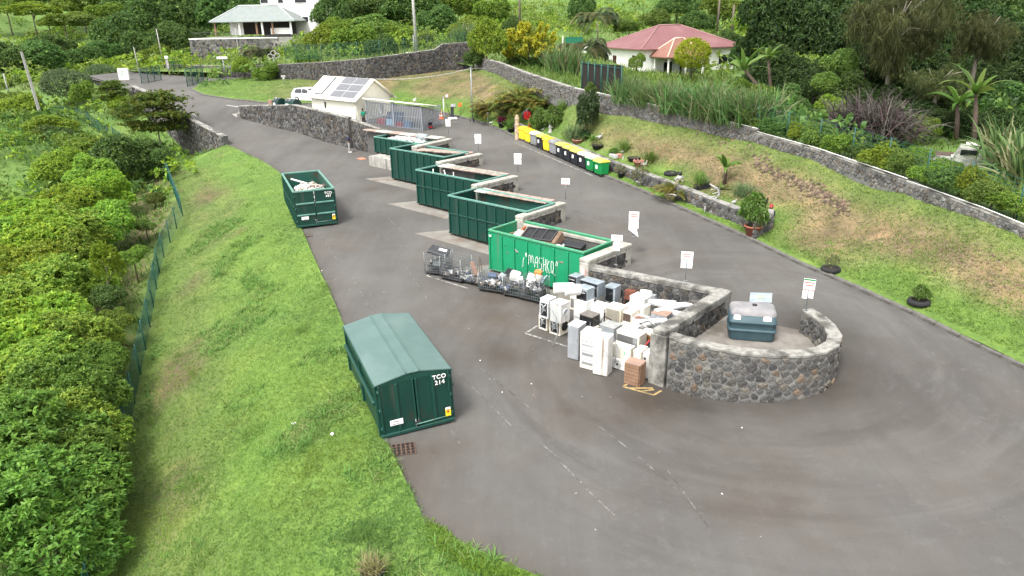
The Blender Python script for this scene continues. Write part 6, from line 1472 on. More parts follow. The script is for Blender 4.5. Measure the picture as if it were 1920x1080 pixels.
def window(t,x,y,z,w,h,face,glass,frame):
 M = {'F': Matrix.Translation((x,y,z)),'L': Matrix.Translation((x,y,z)) @ Matrix.Rotation(R(-90),4,'Z')}[face]
 f = MB().add([M @ v for v in [Vector(q) for q in MB().box((0,-.03,0),(w+.16,.08,h+.16),frame).v]],MB().box((0,0,0),(1,1,1),frame).f,frame).build('window',t)
 MB().add([M @ Vector(q) for q in MB().box((0,-.06,0),(w,.06,h),glass).v],MB().box((0,0,0),(1,1,1),glass).f,glass).build('shutter' if glass is M_shutter else 'pane',f)
 return f
def pink_house():
 K = AD(1197,93,100); Lf,Ls,yaw = 17.2,13.5,R(20); zb_ = K.z-3.3
 t = thing('pink_roofed_house','white house with a large faded pink hipped roof behind the cane hedge','house',(K.x+.8,K.y+.9,zb_),yaw)
 MB().box((Lf/2-.6,Ls/2-.6,1.3),(Lf-1.2,Ls-1.2,4.2),M_white_c).build('wall',t)
 eh = 3.3; rz = AD(1250,47.5,106).z-zb_
 r = hip(t,'roof',Lf-1.2,Ls-1.2,eh,rz-eh,.75,M_pinkroof,M_ridge)
 for k in range(9): MB().tube([(-.7+.55*0,1.0+k*1.2,eh+.02),(.5,1.0+k*1.2,eh+.02)],.02,M_pinkroof,4)
 window(t,1.9,-.0,1.3,1.0,2.2,'F',M_shutter,M_white_c) if False else None
 window(t,0.0,8.2,1.15,1.15,2.0,'L',M_shutter,M_white_c); window(t,0.0,2.4,1.9,.9,.95,'L',M_shutter,M_white_c)
 window(t,13.6,0.0,1.5,1.5,1.3,'F',M_winglass,M_white_c); window(t,6.3,0.0,.9,1.0,1.5,'F',M_winglass,M_white_c); window(t,4.2,0.0,.6,1.4,1.6,'F',M_winglass,M_white_c)
 MB().box((4.4,-.02,2.85),(5.2,.05,.16),M_white_c).build('fascia',t)
 p = bpy.data.objects.new('porch',None); COL.objects.link(p); p.parent = t; p.location = (1.6,-4.3,0)
 hip(p,'porch_roof',5.6,4.2,2.35,2.35,.5,M_salmon,mat('pale_salmon_ridge',(.72,.45,.34),rough=.7))
 for x,y in ((0,0),(2.8,0),(5.6,0),(0,3.6)):
  MB().box((x,y,1.15),(.18,.18,2.4),M_white_c).build('porch_post',p); MB().tube([(x,y,1.6),(x+(.5 if x < 3 else -.5),y,2.25)],.06,M_white_c,6).build('brace',p)
 for x in (2.0,3.6): MB().box((x,1.2,.75),(1.2,.06,1.5),M_grey_ap).build('porch_door',p)
 MB().box((4.6,1.1,.9),(1.5,.06,.06),M_white_c).build('porch_rail',p)
 for (a,b) in (((2.1,5.0),(3.6,6.2)),((2.9,5.7),(4.6,6.6)),((1.6,3.6),(3.2,4.0))):
  pass
 bpy.context.view_layer.update(); return t
pink_house()
for i,(p4,lb) in enumerate([((1010,60,40),'')]): pass
p = AD(1063,97,100); t = thing('garden_gate_wall','white low wall with a green sheet gate left of the pink roofed house','wall',p,R(12))
MB().box((1.2,0,.3),(3.6,.2,1.0),M_white_c,bev=.02).build('wall',t); MB().box((1.0,.1,1.35),(2.6,.08,1.2),mat('green_sheet',(.02,.22,.12),(.02,.18,.10),3,.6)).build('gate_sheet',t); MB().box((-.6,.1,1.1),(.14,.14,2.0),M_white_c).build('gate_post',t)
def white_house():
 D = 128; K = AD(492,62,D); s = D/FPX
 t = thing('white_house','white flat-roofed house with a grey hipped veranda roof on its stone terrace','house',K,R(-3))
 MB().box((4.3,6,4.5),(8.8,9.5,12),M_white_c).build('wall',t); MB().box((9.4,5.0,3.6),(2.2,8.0,10.2),M_white_c).build('side_wall',t)
 for x,w,h in ((.65,1.3,.65),(3.6,.9,.7),(7.3,2.2,.75)): window(t,x,1.2,5.35,w,h,'F',M_winglass,M_white_c)
 window(t,7.8,1.2,2.2,1.2,.8,'F',M_winglass,M_white_c)
 v = bpy.data.objects.new('veranda',None); COL.objects.link(v); v.parent = t; v.location = (-6.6,-5.2,0)
 r = hip(v,'veranda_roof',14.2,7.2,2.0,2.55,.35,M_greyroof,mat('pale_ridge',(.55,.58,.56),rough=.6))
 for x in (.3,4.6,7.6,8.6,10.4,13.6): MB().box((x,.3,.9),(.28,.28,2.2),M_brown_b if x in (.3,7.6,10.4) else M_white_c).build('veranda_post',v)
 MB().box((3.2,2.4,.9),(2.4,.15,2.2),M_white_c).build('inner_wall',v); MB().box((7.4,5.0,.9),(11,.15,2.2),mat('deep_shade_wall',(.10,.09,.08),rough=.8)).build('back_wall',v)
 MB().box((11.5,1.0,.35),(3.5,.15,1.0),M_white_c).build('low_wall',v)
 for k in range(24): MB().tube([(-3.4+k*.30,-.9,-.55),(-3.4+k*.30,-.9,.35)],.022,M_steel_d,4).build('baluster',v)
 MB().tube([(-3.4,-.9,.35),(3.6,-.9,.35)],.03,M_steel_d,5).build('rail',v)
 a,b = K+Vector((-10.3,-6.4,0)),K+Vector((8.0,-6.4,0)); pth = [(a.x,a.y+4),(a.x,a.y),(b.x,b.y)]
 MB().box((-1.2,-.2,-1.9),(18.4,12.5,2.6),M_conc).build('terrace_floor',t)
 stone_wall('terrace_wall','tall stone terrace wall with a white top edge under the white house','retaining wall',pth,lambda f: K.z-4.6+2.6*max(0,f-.3),lambda f: K.z-.75,.5,('R',),.38,PAL_LIGHT+PAL_DARK[:3],False,(.05,.14,M_white_c),M_mortar_l,51,.05)
white_house()
def boxhouse(name,label,px,py,D,w,d,h,m,roof=None,yaw=0):
 p = AD(px,py,D); t = thing(name,label,'house',p,yaw); MB().box((w/2,d/2,h/2-1),(w,d,h+2),m).build('wall',t)
 if roof: hip(t,'roof',w,d,h,h*.35,.4,roof,roof)
 return t
a = AD(310,124,106); b = AD(452,128,98); bp_ = [(a.x,a.y),(b.x,b.y)]
stone_wall('entrance_wall','stone retaining wall across the road behind the open gates','retaining wall',bp_,lambda f: zroad(*bp_[0])-1.2,lambda f: a.z+.2+f*(b.z-a.z),.5,('R',),.36,PAL_LIGHT,False,(.03,.08,M_conc),M_mortar_l,52,.04)
# ------------------------------------------------------------------ poles
def pole(name,label,base,H,r0,r1,m,lean=(0,0),sq=False,head=True):
 t = thing(name,label,'pole',base); MB().tube([(0,0,-.3),(lean[0]*H,lean[1]*H,H)],[r0,r1],m,4 if sq else 8,smooth=not sq).build('mast',t)
 if head: MB().box((lean[0]*H,lean[1]*H,H),(.22,.12,.10),M_steel_d).build('top_fitting',t)
 return t
pole('utility_pole','tall pale concrete pole standing on the back wall above the hut',AD(782,106,94),10.5,.22,.16,M_poleconc,(-.012,0))
pole('utility_pole','thin steel pole touching the tall concrete pole on the back wall',AD(777,104,94),2.6,.06,.06,M_steel,head=False)
pole('utility_pole','dark wooden pole behind the yellow-leaved shrub',AD(975,62,118),9.0,.20,.15,M_wood)
pole('utility_pole','leaning square concrete pole among the bushes at the left',AD(76,215,82),6.9,.20,.15,M_poleconc,(-.06,0),True)
pole('utility_pole','short pale pole at the far left edge beside the dark trees',AD(18,178,100),2.9,.10,.08,M_poleconc,(-.04,0))
pole('street_lamp','grey lamp pole by the open left gate, the taller of two',AD(305,112,104),4.3,.09,.06,M_poleconc,(-.03,0))
pole('street_lamp','thin grey lamp pole left of the left gate behind the white cabinet',AD(262,138,97),3.5,.06,.05,M_poleconc,(-.04,0))
pole('street_lamp','grey lamp pole in front of the stone terrace wall',AD(450,114,106),4.8,.07,.05,M_poleconc,(-.01,0))
pole('utility_pole','grey wooden pole behind the pink roofed house, left of two',AD(1345,55,125),6,.2,.16,M_wood)
pole('utility_pole','grey wooden pole behind the pink roofed house, right of two',AD(1372,62,122),4.5,.2,.16,M_wood)
p = AD(423,146,95); t = thing('direction_sign','white arrow-ended direction sign on a grey post at the road junction','sign',p); MB().tube([(0,0,-.3),(0,0,2.7)],.06,M_steel,8).build('post',t); MB().add([(-.75,-.05,2.42),(.55,-.05,2.42),(.7,-.05,2.56),(.55,-.05,2.7),(-.75,-.05,2.7),(-.75,-.09,2.42),(.55,-.09,2.42),(.7,-.09,2.56),(.55,-.09,2.7),(-.75,-.09,2.7)],[(0,1,2,3,4),(9,8,7,6,5)]+[(i,i+5,(i+1) % 5+5,(i+1) % 5) for i in range(5)],M_paper).build('panel',t)
p = AD(318,140,100); t = thing('direction_sign','small white sign board on a post behind the open gates','sign',p); MB().tube([(0,0,-.3),(0,0,2.3)],.05,M_steel,8).build('post',t); MB().box((0,-.06,2.35),(.5,.04,.32),M_paper).build('panel',t); MB().box((0,-.09,1.4),(.34,.03,1.1),mat('notice_coloured',(.55,.45,.35),(.3,.3,.4),3,.7)).build('notice_board',t)
p = AD(235,154,97); t = thing('meter_cabinet','white meter cabinet with a green mark at the left of the entrance','cabinet',p,.15); MB().box((0,0,.85),(1.3,.5,1.9),M_white_c,bev=.02).build('cabinet',t); MB().box((-.1,-.26,1.2),(.4,.02,.6),mat('green_mark',(.20,.42,.24),(.7,.7,.68),3,.7)).build('green_mark',t)
p = AD(765,105,94); tag(MB().box((0,0,.2),(.42,.4,.55),M_cream,bev=.02).build('cable_box',None,p),'small cream box on top of the back wall left of the concrete pole','box')
# ------------------------------------------------------------------ mesh fences: posts,and wires joined per bay
def mesh_fence(label,line,H,post=2.5,nx=10,r=.010,m=None,tilt=0,wire=True,name='mesh_fence',stepz=None):
 m = m or M_fence; O = Vector(line[0]); t = thing(name,label,'fence',O); P = [Vector(p) for p in line]
 S = [0];
 for a,b in zip(P,P[1:]): S.append(S[-1]+(b-a).length)
 def at(s):
  i = 0
  while i < len(S)-2 and S[i+1] < s: i += 1
  return P[i].lerp(P[i+1],(s-S[i])/max(1e-6,S[i+1]-S[i]))
 n = max(1,round(S[-1]/post)); pm = MB().tube([(0,0,-.3),(0,0,H+.08)],.035,m,6).mesh('post')
 for k in range(n+1): link('post',pm,t,at(S[-1]*k/n)-O)
 if wire:
  for k in range(n):
   mb = MB(); a,b = at(S[-1]*k/n)-O,at(S[-1]*(k+1)/n)-O; V = []; F = []
   def bar(p,q,rr):
    d = (q-p).normalized(); x = d.cross(Vector((0,0,1))) if abs(d.z) < .9 else Vector((b-a)).normalized(); x = x.normalized()*rr; y = d.cross(x).normalized()*rr
    o_ = len(V); V.extend([p+x,p+y,p-x-y,q+x,q+y,q-x-y]); F.extend([(o_,o_+1,o_+4,o_+3),(o_+1,o_+2,o_+5,o_+4),(o_+2,o_,o_+3,o_+5)])
   nv = int((b-a).length/post*nx*2.2)
   for i in range(nv+1): c = a.lerp(b,i/nv); bar(c,c+Vector((0,0,H)),r*.8)
   for j in range(9): z = Vector((0,0,H*j/8)); bar(a+z,b+z,r*1.2)
   mb.add(V,F,m); tag(mb.build('wire_mesh',t),kind='stuff')
 return t
mesh_fence('green mesh fence running along the foot of the grass slope',[(p.x,p.y,zterr(p.x,p.y)-.02) for p in FENCE],1.55,2.4,7,.009)
pts = [AD(*q) for q in [(316,340,62),(300,318,66),(270,296,72),(215,268,79)]]
mesh_fence('green mesh fence among the bushes below the left retaining wall',[(p.x,p.y,zterr(p.x,p.y)) for p in pts],1.5,2.6,8,.012)
pts = [AD(*q) for q in [(205,262,80),(160,240,84),(108,228,86),(92,218,88),(75,190,96)]]
mesh_fence('green mesh fence beside the leaning concrete pole at the left',[(p.x,p.y,zterr(p.x,p.y)) for p in pts],1.5,2.6,8,.012)
def gate(label,a,b,H,n=3):
 a,b = Vector(a),Vector(b); O = a; t = thing('mesh_gate',label,'gate',O); d = b-a; m = M_fence
 for k in range(n+1): MB().tube([d*k/n+Vector((0,0,-.2)),d*k/n+Vector((0,0,H))],.05,m,6).build('post',t)
 for z in (.12,H-.05): MB().tube([Vector((0,0,z)),d+Vector((0,0,z))],.04,m,6).build('rail',t)
 mb = MB();
 for k in range(30): mb.tube([d*(k+.5)/30+Vector((0,0,.1)),d*(k+.5)/30+Vector((0,0,H-.05))],.017,m,3,False,False)
 for k in range(8): mb.tube([Vector((0,0,.2+k*(H-.3)/8)),d+Vector((0,0,.2+k*(H-.3)/8))],.015,m,3,False,False)
 tag(mb.build('wire_mesh',t),kind='stuff'); return t
p0,p1 = RZ(352,163),RZ(383,154); gate('open right leaf of the green mesh gate beside the lawn',p0,p1,2.15)
p0,p1 = AD(267,160,93),AD(303,152,96); gate('open left leaf of the green mesh gate at the entrance road',p0,p1,2.1)
p0,p1 = AD(318,142,101),AD(350,139,104); gate('further green mesh gate panel behind the entrance road',p0,p1,1.9)
def wall_posts(label,spec,H=1.75):
 pts = [AD(*q) for q in spec]; return pts
pts = [AD(1258,212,59),AD(1330,232,56),AD(1424,252,53)]
upw = [Vector((p.x,p.y,p.z)) for p in UPWALL]
def along_up(f0,f1,n,dz,off=.55):
 L = list(reversed(upw)); S = [0]
 for a,b in zip(L,L[1:]): S.append(S[-1]+(b-a).length)
 out = []
 for k in range(n):
  s = S[-1]*(f0+(f1-f0)*k/(n-1)); i = 0
  while i < len(S)-2 and S[i+1] < s: i += 1
  p = L[i].lerp(L[i+1],(s-S[i])/(S[i+1]-S[i])); q = Vector((p.x+off*.7,p.y+off*.7,0)); q.z = max(p.z+dz,zterr(q.x,q.y)); out.append(q)
 return out
mesh_fence('green mesh fence with tall posts behind the bank wall at the right',along_up(.60,.97,12,.35),1.7,2.6,3,.006,M_fence)
mesh_fence('thin green wire fence above the back wall behind the big pole',[AD(1,1,1) for _ in ()] or [(p.x,p.y+.8,p.z+2.4) for p in list(reversed(BACKWALL))[2:]],1.7,3.0,6,.010)
_ds = along_up(.02,.98,400,.9,.45); _dp = [PROJ(q)[0] for q in _ds]; a,b = [_ds[int(np.argmin([abs(v-x) for v in _dp]))] for x in (1090,1163)]; t = thing('screen_fence','dark brushwood screening panel between green posts above the bank wall','fence',a); d = b-a; n = 6
for k in range(n+1): MB().tube([d*k/n+Vector((0,-.06,-.2)),d*k/n+Vector((0,-.06,2.35))],.06,M_fence,6).build('post',t)
for k in range(n):
 c = d*(k+.5)/n; MB().box((c.x,c.y,1.05),(d.length/n-.06,.06,2.1),M_screen,rz=math.atan2(d.y,d.x)).build('screen_panel',t)
MB().tube([Vector((0,-.09,2.15)),d+Vector((0,-.09,2.15))],.03,M_fence,5).build('rail',t)
def rail(label,pts,r=.022):
 return tag(MB().tube(pts,r,M_white_c,6).build('white_rail',None),label,'rail')
def UPW(px,py,k): return None
tops = list(reversed(upw))
def toprail(i0,i1,t0,t1,label,end=None):
 P = []
 for i in range(i0,i1+1):
  f = (i-i0)/(i1-i0); p = tops[i]; P.append(p+Vector((-.12,-.14,t0+(t1-t0)*f+.11)))
 if end: P.append(P[-1]+Vector(end))
 rail(label,P)
toprail(3,6,1.0,.7,'white edge rail on the wall below the cane hedge')
toprail(6,8,.50,.40,'white edge rail raised on short posts below the banana trees')
toprail(8,11,.30,.34,'white edge rail of the lowest wall at the far right of the bank')
# ------------------------------------------------------------------ foliage: many small leaf faces spread through lumpy crowns
NR = np.random.default_rng(7)
def unit(v): return v/np.maximum(1e-9,np.linalg.norm(v,axis=-1,keepdims=True))
def leafcloud(P,N,nl,length,width,cols,rng,spread=.9,droop=.15,jit=.18,fold=0.0):
 n = len(P); k = n*nl
 B = np.repeat(P,nl,0); Nn = np.repeat(N,nl,0)
 D = unit(Nn*(1.0) + unit(rng.normal(size=(k,3)))*spread*1.6); S = unit(np.cross(D,unit(Nn+rng.normal(size=(k,3))*.5)))
 L = length*rng.uniform(.65,1.2,(k,1)); W = width*rng.uniform(.7,1.2,(k,1)); U = np.cross(S,D)
 tip = B+D*L; tip[:,2] -= droop*L[:,0]; mid = B+D*L*.45+U*L*.06
 V = np.stack([B,mid+S*W/2,tip,mid-S*W/2],1).reshape(-1,3); F = np.arange(k*4).reshape(-1,4)
 cols = np.array(cols); c = cols[rng.integers(0,len(cols),n)]; t = rng.uniform(0,1,(n,1)); c = c*(1-t*.5)+cols[rng.integers(0,len(cols),n)]*t*.5
 c = c*rng.uniform(.78,1.22,(n,1)); C = np.repeat(c,nl,0)*rng.uniform(1-jit,1+jit,(k,1)); C = np.repeat(C,4,0)
 return V,F,C
def merge(parts):
 V = []; F = []; C = []; o = 0
 for v,f,c in parts: V.append(v); F.append(f+o); C.append(c); o += len(v)
 return np.concatenate(V),np.concatenate(F),np.concatenate(C)
def blobs(rng,n=11,r=(.30,.46),core=.62,flat=1.0,d=.62):
 out = [(np.zeros(3),core)]
 for i in range(n):
  v = unit(rng.normal(size=3)); v[2] = abs(v[2])*1.1-.35; v = v/np.linalg.norm(v)
  out.append((v*np.array([d,d,d*flat])*rng.uniform(.8,1.15),rng.uniform(*r)))
 return out
def sample_blobs(bl,n,rng,zmin=-.5,shell=(.72,1.04)):
 P = []; N = []; w = np.array([r*r for c,r in bl]); w /= w.sum()
 while len(P) < n:
  i = rng.choice(len(bl),p=w); c,r = bl[i]; v = unit(rng.normal(size=3))
  if v[2] < zmin: continue
  p = c+v*r*rng.uniform(*shell)
  if any(j != i and np.linalg.norm(p-c2) < r2*.74 for j,(c2,r2) in enumerate(bl)): continue
  P.append(p); N.append(v)
 return np.array(P),np.array(N)
def crown_mesh(name,seed,n,nl,L,W,cols,bl=None,spread=.9,droop=.15,zmin=-.55,shell=(.70,1.04),tilt=.35):
 rng = np.random.default_rng(seed); bl = bl or blobs(rng); P,N = sample_blobs(bl,n,rng,zmin,shell)
 N = unit(N+np.array([0,0,tilt])); V,F,C = leafcloud(P,N,nl,L,W,cols,rng,spread,droop)
 return np_mesh(name,V,F,M_leaf,C)
G_MID = [(0.1796,0.303,0.0392),(0.2395,0.3654,0.0499),(0.1318,0.2407,0.0356),(0.3115,0.4188,0.0624)]
G_BRIGHT = [(0.3014,0.4312,0.0431),(0.2318,0.3709,0.0414),(0.3826,0.483,0.0517),(0.197,0.3277,0.0379)]
G_COOL = [(0.1638,0.2674,0.054),(0.2142,0.3105,0.06),(0.126,0.2156,0.0456),(0.2772,0.3536,0.072)]
G_DARK = [(0.0517,0.098,0.028),(0.0706,0.126,0.0333),(0.0424,0.0805,0.0245),(0.0988,0.161,0.0385)]
G_DEEP = [(0.1039,0.2002,0.0501),(0.1408,0.2503,0.0592),(0.0796,0.1593,0.0433),(0.1835,0.2958,0.0683)]
G_OLIVE = [(0.1747,0.216,0.09),(0.1344,0.18,0.072),(0.2083,0.24,0.108)]
G_YEL = [(.62,.56,.04),(.54,.53,.04),(.70,.62,.07),(.40,.45,.04)]
G_LIME = [(.40,.46,.02),(.50,.52,.03),(.27,.38,.02)]
G_CASU = [(0.0986,0.12,0.0352),(0.1344,0.152,0.0448),(0.0753,0.096,0.0304)]
G_PALM = [(0.1568,0.21,0.035),(0.2195,0.238,0.042),(0.1098,0.168,0.028),(0.2666,0.231,0.042)]
PROTO = {}
def proto(key,*a,**k):
 if key not in PROTO: PROTO[key] = crown_mesh('foliage',*a,**k)
 return PROTO[key]
for i in range(3):
 PROTO['near%d' % i] = crown_mesh('foliage',60+i,2900,10,.072,.030,[[tuple(v*q for v in c) for c in g] for g,q in ((G_MID,1.45),(G_BRIGHT,1.15),([(.145,.29,.045),(.185,.34,.05),(.11,.23,.038),(.22,.37,.06)],1.1))][i],blobs(np.random.default_rng(20+i),18,(.20,.40),.6),1.0,.12,-.3)
for i in range(3):
 PROTO['broad%d' % i] = crown_mesh('foliage',70+i,1900,6,.095,.045,[G_MID,G_BRIGHT,G_DEEP][i],None,.8,.2)
for i in range(2):
 PROTO['dark%d' % i] = crown_mesh('foliage',80+i,2400,7,.085,.040,[G_DARK,G_DEEP][i],None,.8,.2)
PROTO['olive'] = crown_mesh('foliage',90,2600,6,.07,.03,[(.17,.24,.11),(.13,.20,.085),(.20,.27,.13)],blobs(np.random.default_rng(3),14,(.35,.5),.75,1,.5),.7,.1)
PROTO['cool'] = crown_mesh('foliage',91,2200,6,.09,.045,G_COOL,None,.8,.2)
PROTO['topiary'] = crown_mesh('foliage',92,2600,6,.085,.03,G_LIME,[(np.zeros(3),.9)]+[(unit(np.random.default_rng(i).normal(size=3))*.42,.5) for i in range(7)],.7,.1,-.9)
def croton():
 rng = np.random.default_rng(5); parts = []
 for i in range(80):
  v = unit(rng.normal(size=3)); v[2] = abs(v[2])*1.2-.35; v = unit(v); e = v*rng.uniform(.78,1.1); d = unit(v+np.array([0,0,.9]))
  P = e[None]+d[None]*np.linspace(-.22,.10,26)[:,None]+rng.normal(size=(26,3))*.012; N = np.repeat(unit(d[None]+rng.normal(size=(1,3))*.05),26,0)
  parts.append(leafcloud(P,N,7,.12,.035,G_YEL,rng,1.1,.1))
 bl = [(np.zeros(3),.72)]; P,N = sample_blobs(bl,500,rng); parts.append(leafcloud(P,N,6,.13,.04,[(.30,.34,.04),(.24,.30,.04)],rng))
 V,F,C = merge(parts); return np_mesh('foliage',V,F,M_leaf,C)
PROTO['croton'] = croton()
def casuarina():
 rng = np.random.default_rng(9); parts = []
 for i in range(34):
  v = unit(rng.normal(size=3)); c = v*np.array([.85,.85,.85])*rng.uniform(.25,1); n = 46
  P = c[None]+rng.normal(size=(n,3))*np.array([.13,.13,.11]); N = unit(np.array([0,0,-.55])[None]+unit(rng.normal(size=(n,3)))*.8)
  parts.append(leafcloud(P,N,12,.17,.010,G_CASU,rng,.55,.5))
 V,F,C = merge(parts); return np_mesh('foliage',V,F,M_leaf,C)
PROTO['casu'] = casuarina()
def layered():
 rng = np.random.default_rng(11); parts = []
 for i in range(46):
  a = rng.uniform(0,6.28); z = rng.uniform(-.75,.85); rr = (1-abs(z-.0)*.75)*rng.uniform(.35,1); c = np.array([rr*math.cos(a),rr*math.sin(a),z]); n = 46
  P = c[None]+rng.normal(size=(n,3))*np.array([.20,.20,.035]); N = np.repeat(np.array([[0,0,1.0]]),n,0)
  parts.append(leafcloud(P,N,6,.10,.05,[(.10,.17,.025),(.14,.21,.03),(.065,.125,.02),(.20,.22,.035)],rng,1.1,.15))
 V,F,C = merge(parts); return np_mesh('foliage',V,F,M_leaf,C)
PROTO['layered'] = layered()
def strips(base,dirs,length,width,cols,rng,seg=5,curve=1.0,taper=.1,jit=.15):
 """base (n,3), dirs (n,3) start directions; each strip bends down as it goes"""
 n = len(base); V = []; t = np.linspace(0,1,seg+1); L = length*rng.uniform(.7,1.15,n); p = base.copy(); d = dirs.copy(); rows = []
 side = unit(np.cross(dirs,np.array([0,0,1.0])[None]+rng.normal(size=(n,3))*.25)); w = width*rng.uniform(.7,1.2,n)
 for i in range(seg+1):
  wi = w*(np.sin(np.pi*min(1,t[i]*.85+.12)) if taper < .5 else 1)*(1-t[i]*.5)
  rows.append((p-side*wi[:,None]/2,p+side*wi[:,None]/2)); d = unit(d+np.array([0,0,-1.0])*curve/seg*(t[i]+.25)); p = p+d*(L/seg)[:,None]
 A = np.stack([np.stack(r,1) for r in rows],1).reshape(n,-1,3); m = 2*(seg+1)
 q = np.array([(2*i,2*i+1,2*i+3,2*i+2) for i in range(seg)]); F = (np.arange(n)[:,None,None]*m+q[None]).reshape(-1,4)
 cols = np.array(cols); c = cols[rng.integers(0,len(cols),n)]*rng.uniform(1-jit,1+jit,(n,1))
 return A.reshape(-1,3),F,np.repeat(c,m,0)
def tuft_mesh(seed,n,h,w,cols,spread=.55,base=.12,curve=1.1,seg=4):
 rng = np.random.default_rng(seed); b = rng.normal(size=(n,3))*base; b[:,2] = 0
 d = unit(np.concatenate([rng.normal(size=(n,2))*spread,np.ones((n,1))],1)); V,F,C = strips(b,d,h,w,cols,rng,seg,curve)
 return np_mesh('blades',V,F,M_blade,C)
G_CANE = [(.11,.235,.06),(.145,.27,.07),(.085,.19,.05),(.19,.27,.10),(.25,.25,.13)]
PROTO['cane'] = tuft_mesh(1,260,1.55,.075,G_CANE,.30,.34,1.5,6)
PROTO['cane2'] = tuft_mesh(2,260,1.45,.070,G_CANE,.36,.34,1.7,6)
PROTO['purple'] = tuft_mesh(3,460,1.25,.045,[(.085,.075,.062),(.115,.10,.09),(.06,.055,.045),(.17,.15,.13),(.13,.08,.09)],.42,.30,2.6,7)
PROTO['bigcane'] = tuft_mesh(4,90,1.3,.085,[(.13,.21,.06),(.17,.235,.075),(.26,.25,.13),(.09,.16,.05)],.55,.16,1.5,7)
PROTO['tuft'] = tuft_mesh(5,130,1.0,.045,[(.12,.23,.035),(.15,.26,.04),(.20,.24,.07)],.42,.14,1.0)
PROTO['tuft_cool'] = tuft_mesh(6,190,1.0,.035,[(.13,.22,.09),(.16,.25,.11),(.19,.23,.10)],.45,.2,1.2)
def palm(seed,nf,L,cols,lean=.5,pin=15,pw=.05,pl=.34):
 rng = np.random.default_rng(seed); parts = []
 for i in range(nf):
  a = rng.uniform(0,6.28); d = unit(np.array([math.cos(a)*lean,math.sin(a)*lean,1.0])+rng.normal(size=3)*.18); p = np.array([math.cos(a),math.sin(a),0])*.05; l = L*rng.uniform(.7,1.15); col = np.array(cols)[rng.integers(0,len(cols))]
  for k in range(pin):
   t = k/pin; d = unit(d+np.array([0,0,-1.0])*.17*(t+.15)); p = p+d*l/pin
   if t < .28: continue
   s = unit(np.cross(d,np.array([0,0,1.0])))
   for sg in (-1,1):
    v = unit(s*sg+d*.7+np.array([0,0,-.25])); b = p; tip = b+v*pl*L*(1-.55*abs(t-.5)*2); m = (b+tip)/2+np.array([0,0,.03]); q = unit(np.cross(v,np.array([0,0,1.0])))*pw*L/2
    parts.append((np.array([b,m+q,tip,m-q]),np.array([[0,1,2,3]]),np.repeat((col*rng.uniform(.8,1.2))[None],4,0)))
 V,F,C = merge(parts); return np_mesh('fronds',V,F,M_leaf,C)
PROTO['areca'] = palm(1,34,1.0,G_PALM,.62); PROTO['areca2'] = palm(2,34,1.0,[(.17,.16,.03),(.12,.15,.025),(.22,.17,.035)],.7)
PROTO['palm'] = palm(3,34,1.0,[(.12,.17,.08),(.16,.20,.10),(.2,.2,.09)],1.0,18,.075,.34)
def banana(seed,nf=8,droop=1.0,cols=((.10,.21,.03),(.14,.26,.045),(.19,.28,.06))):
 rng = np.random.default_rng(seed); a = np.arange(nf)*2.4+rng.uniform(0,6); d = unit(np.stack([np.cos(a)*.8,np.sin(a)*.8,rng.uniform(.3,1.7,nf)],1)); b = np.zeros((nf,3))
 V,F,C = strips(b,d,1.0,.25,cols,rng,8,droop,.1,.12); return np_mesh('leaf_blades',V,F,M_leaf,C)
PROTO['banana0'] = banana(1,9,1.9); PROTO['banana1'] = banana(4,9,2.3)
# ------------------------------------------------------------------ planting
def trunk(t,base,top,r,m=None,limbs=(),seed=0):
 rng = random.Random(seed); a,b = Vector(base),Vector(top); mid = a.lerp(b,.5)+Vector((rng.uniform(-.06,.06),rng.uniform(-.06,.06),0))*(b-a).length
 mb = MB().tube([a-Vector((0,0,.2)),mid,b],[r,r*.75,r*.45],m or M_bark,8)
 for l in limbs:
  s = mid.lerp(b,rng.uniform(.1,.8)); mb.tube([s,s.lerp(Vector(l),.5)+Vector((0,0,.05*(b-a).length)),Vector(l)],[r*.45,r*.3,r*.12],m or M_bark,6)
 return mb.build('trunk',t)
def plant(name,label,cat,key,px,py,D,rx,rz=None,rot=None,tr=.10,bark=None,group=None,limbs=5,xy=None,zbase=None,crownname='crown',ground_=None):
 """crown centre seen at (px,py) at depth D; rx,rz crown radii in metres"""
 c = AD(px,py,D); rz = rz or rx; zb_ = ground(c.x,c.y) if zbase is None else zbase
 if c.z-rz*.8 < zb_-.3*rz and zbase is None: zb_ = zb_
 t = thing(name,label,cat,(c.x,c.y,zb_),0,group); o = link(crownname,PROTO[key],t,(0,0,c.z-zb_),(0,0,(px*7.3+py*3.1) % 6.28 if rot is None else rot),(rx,rx,rz))
 rg = random.Random(int(px*13+py)); h = c.z-zb_
 if tr and h > .1:
  lb = [(rg.uniform(-.6,.6)*rx,rg.uniform(-.6,.6)*rx,h+rg.uniform(-.2,.5)*rz) for _ in range(limbs)]
  trunk(t,(0,0,0),(0,0,h+.2*rz),tr,bark,lb,int(px))
 return t
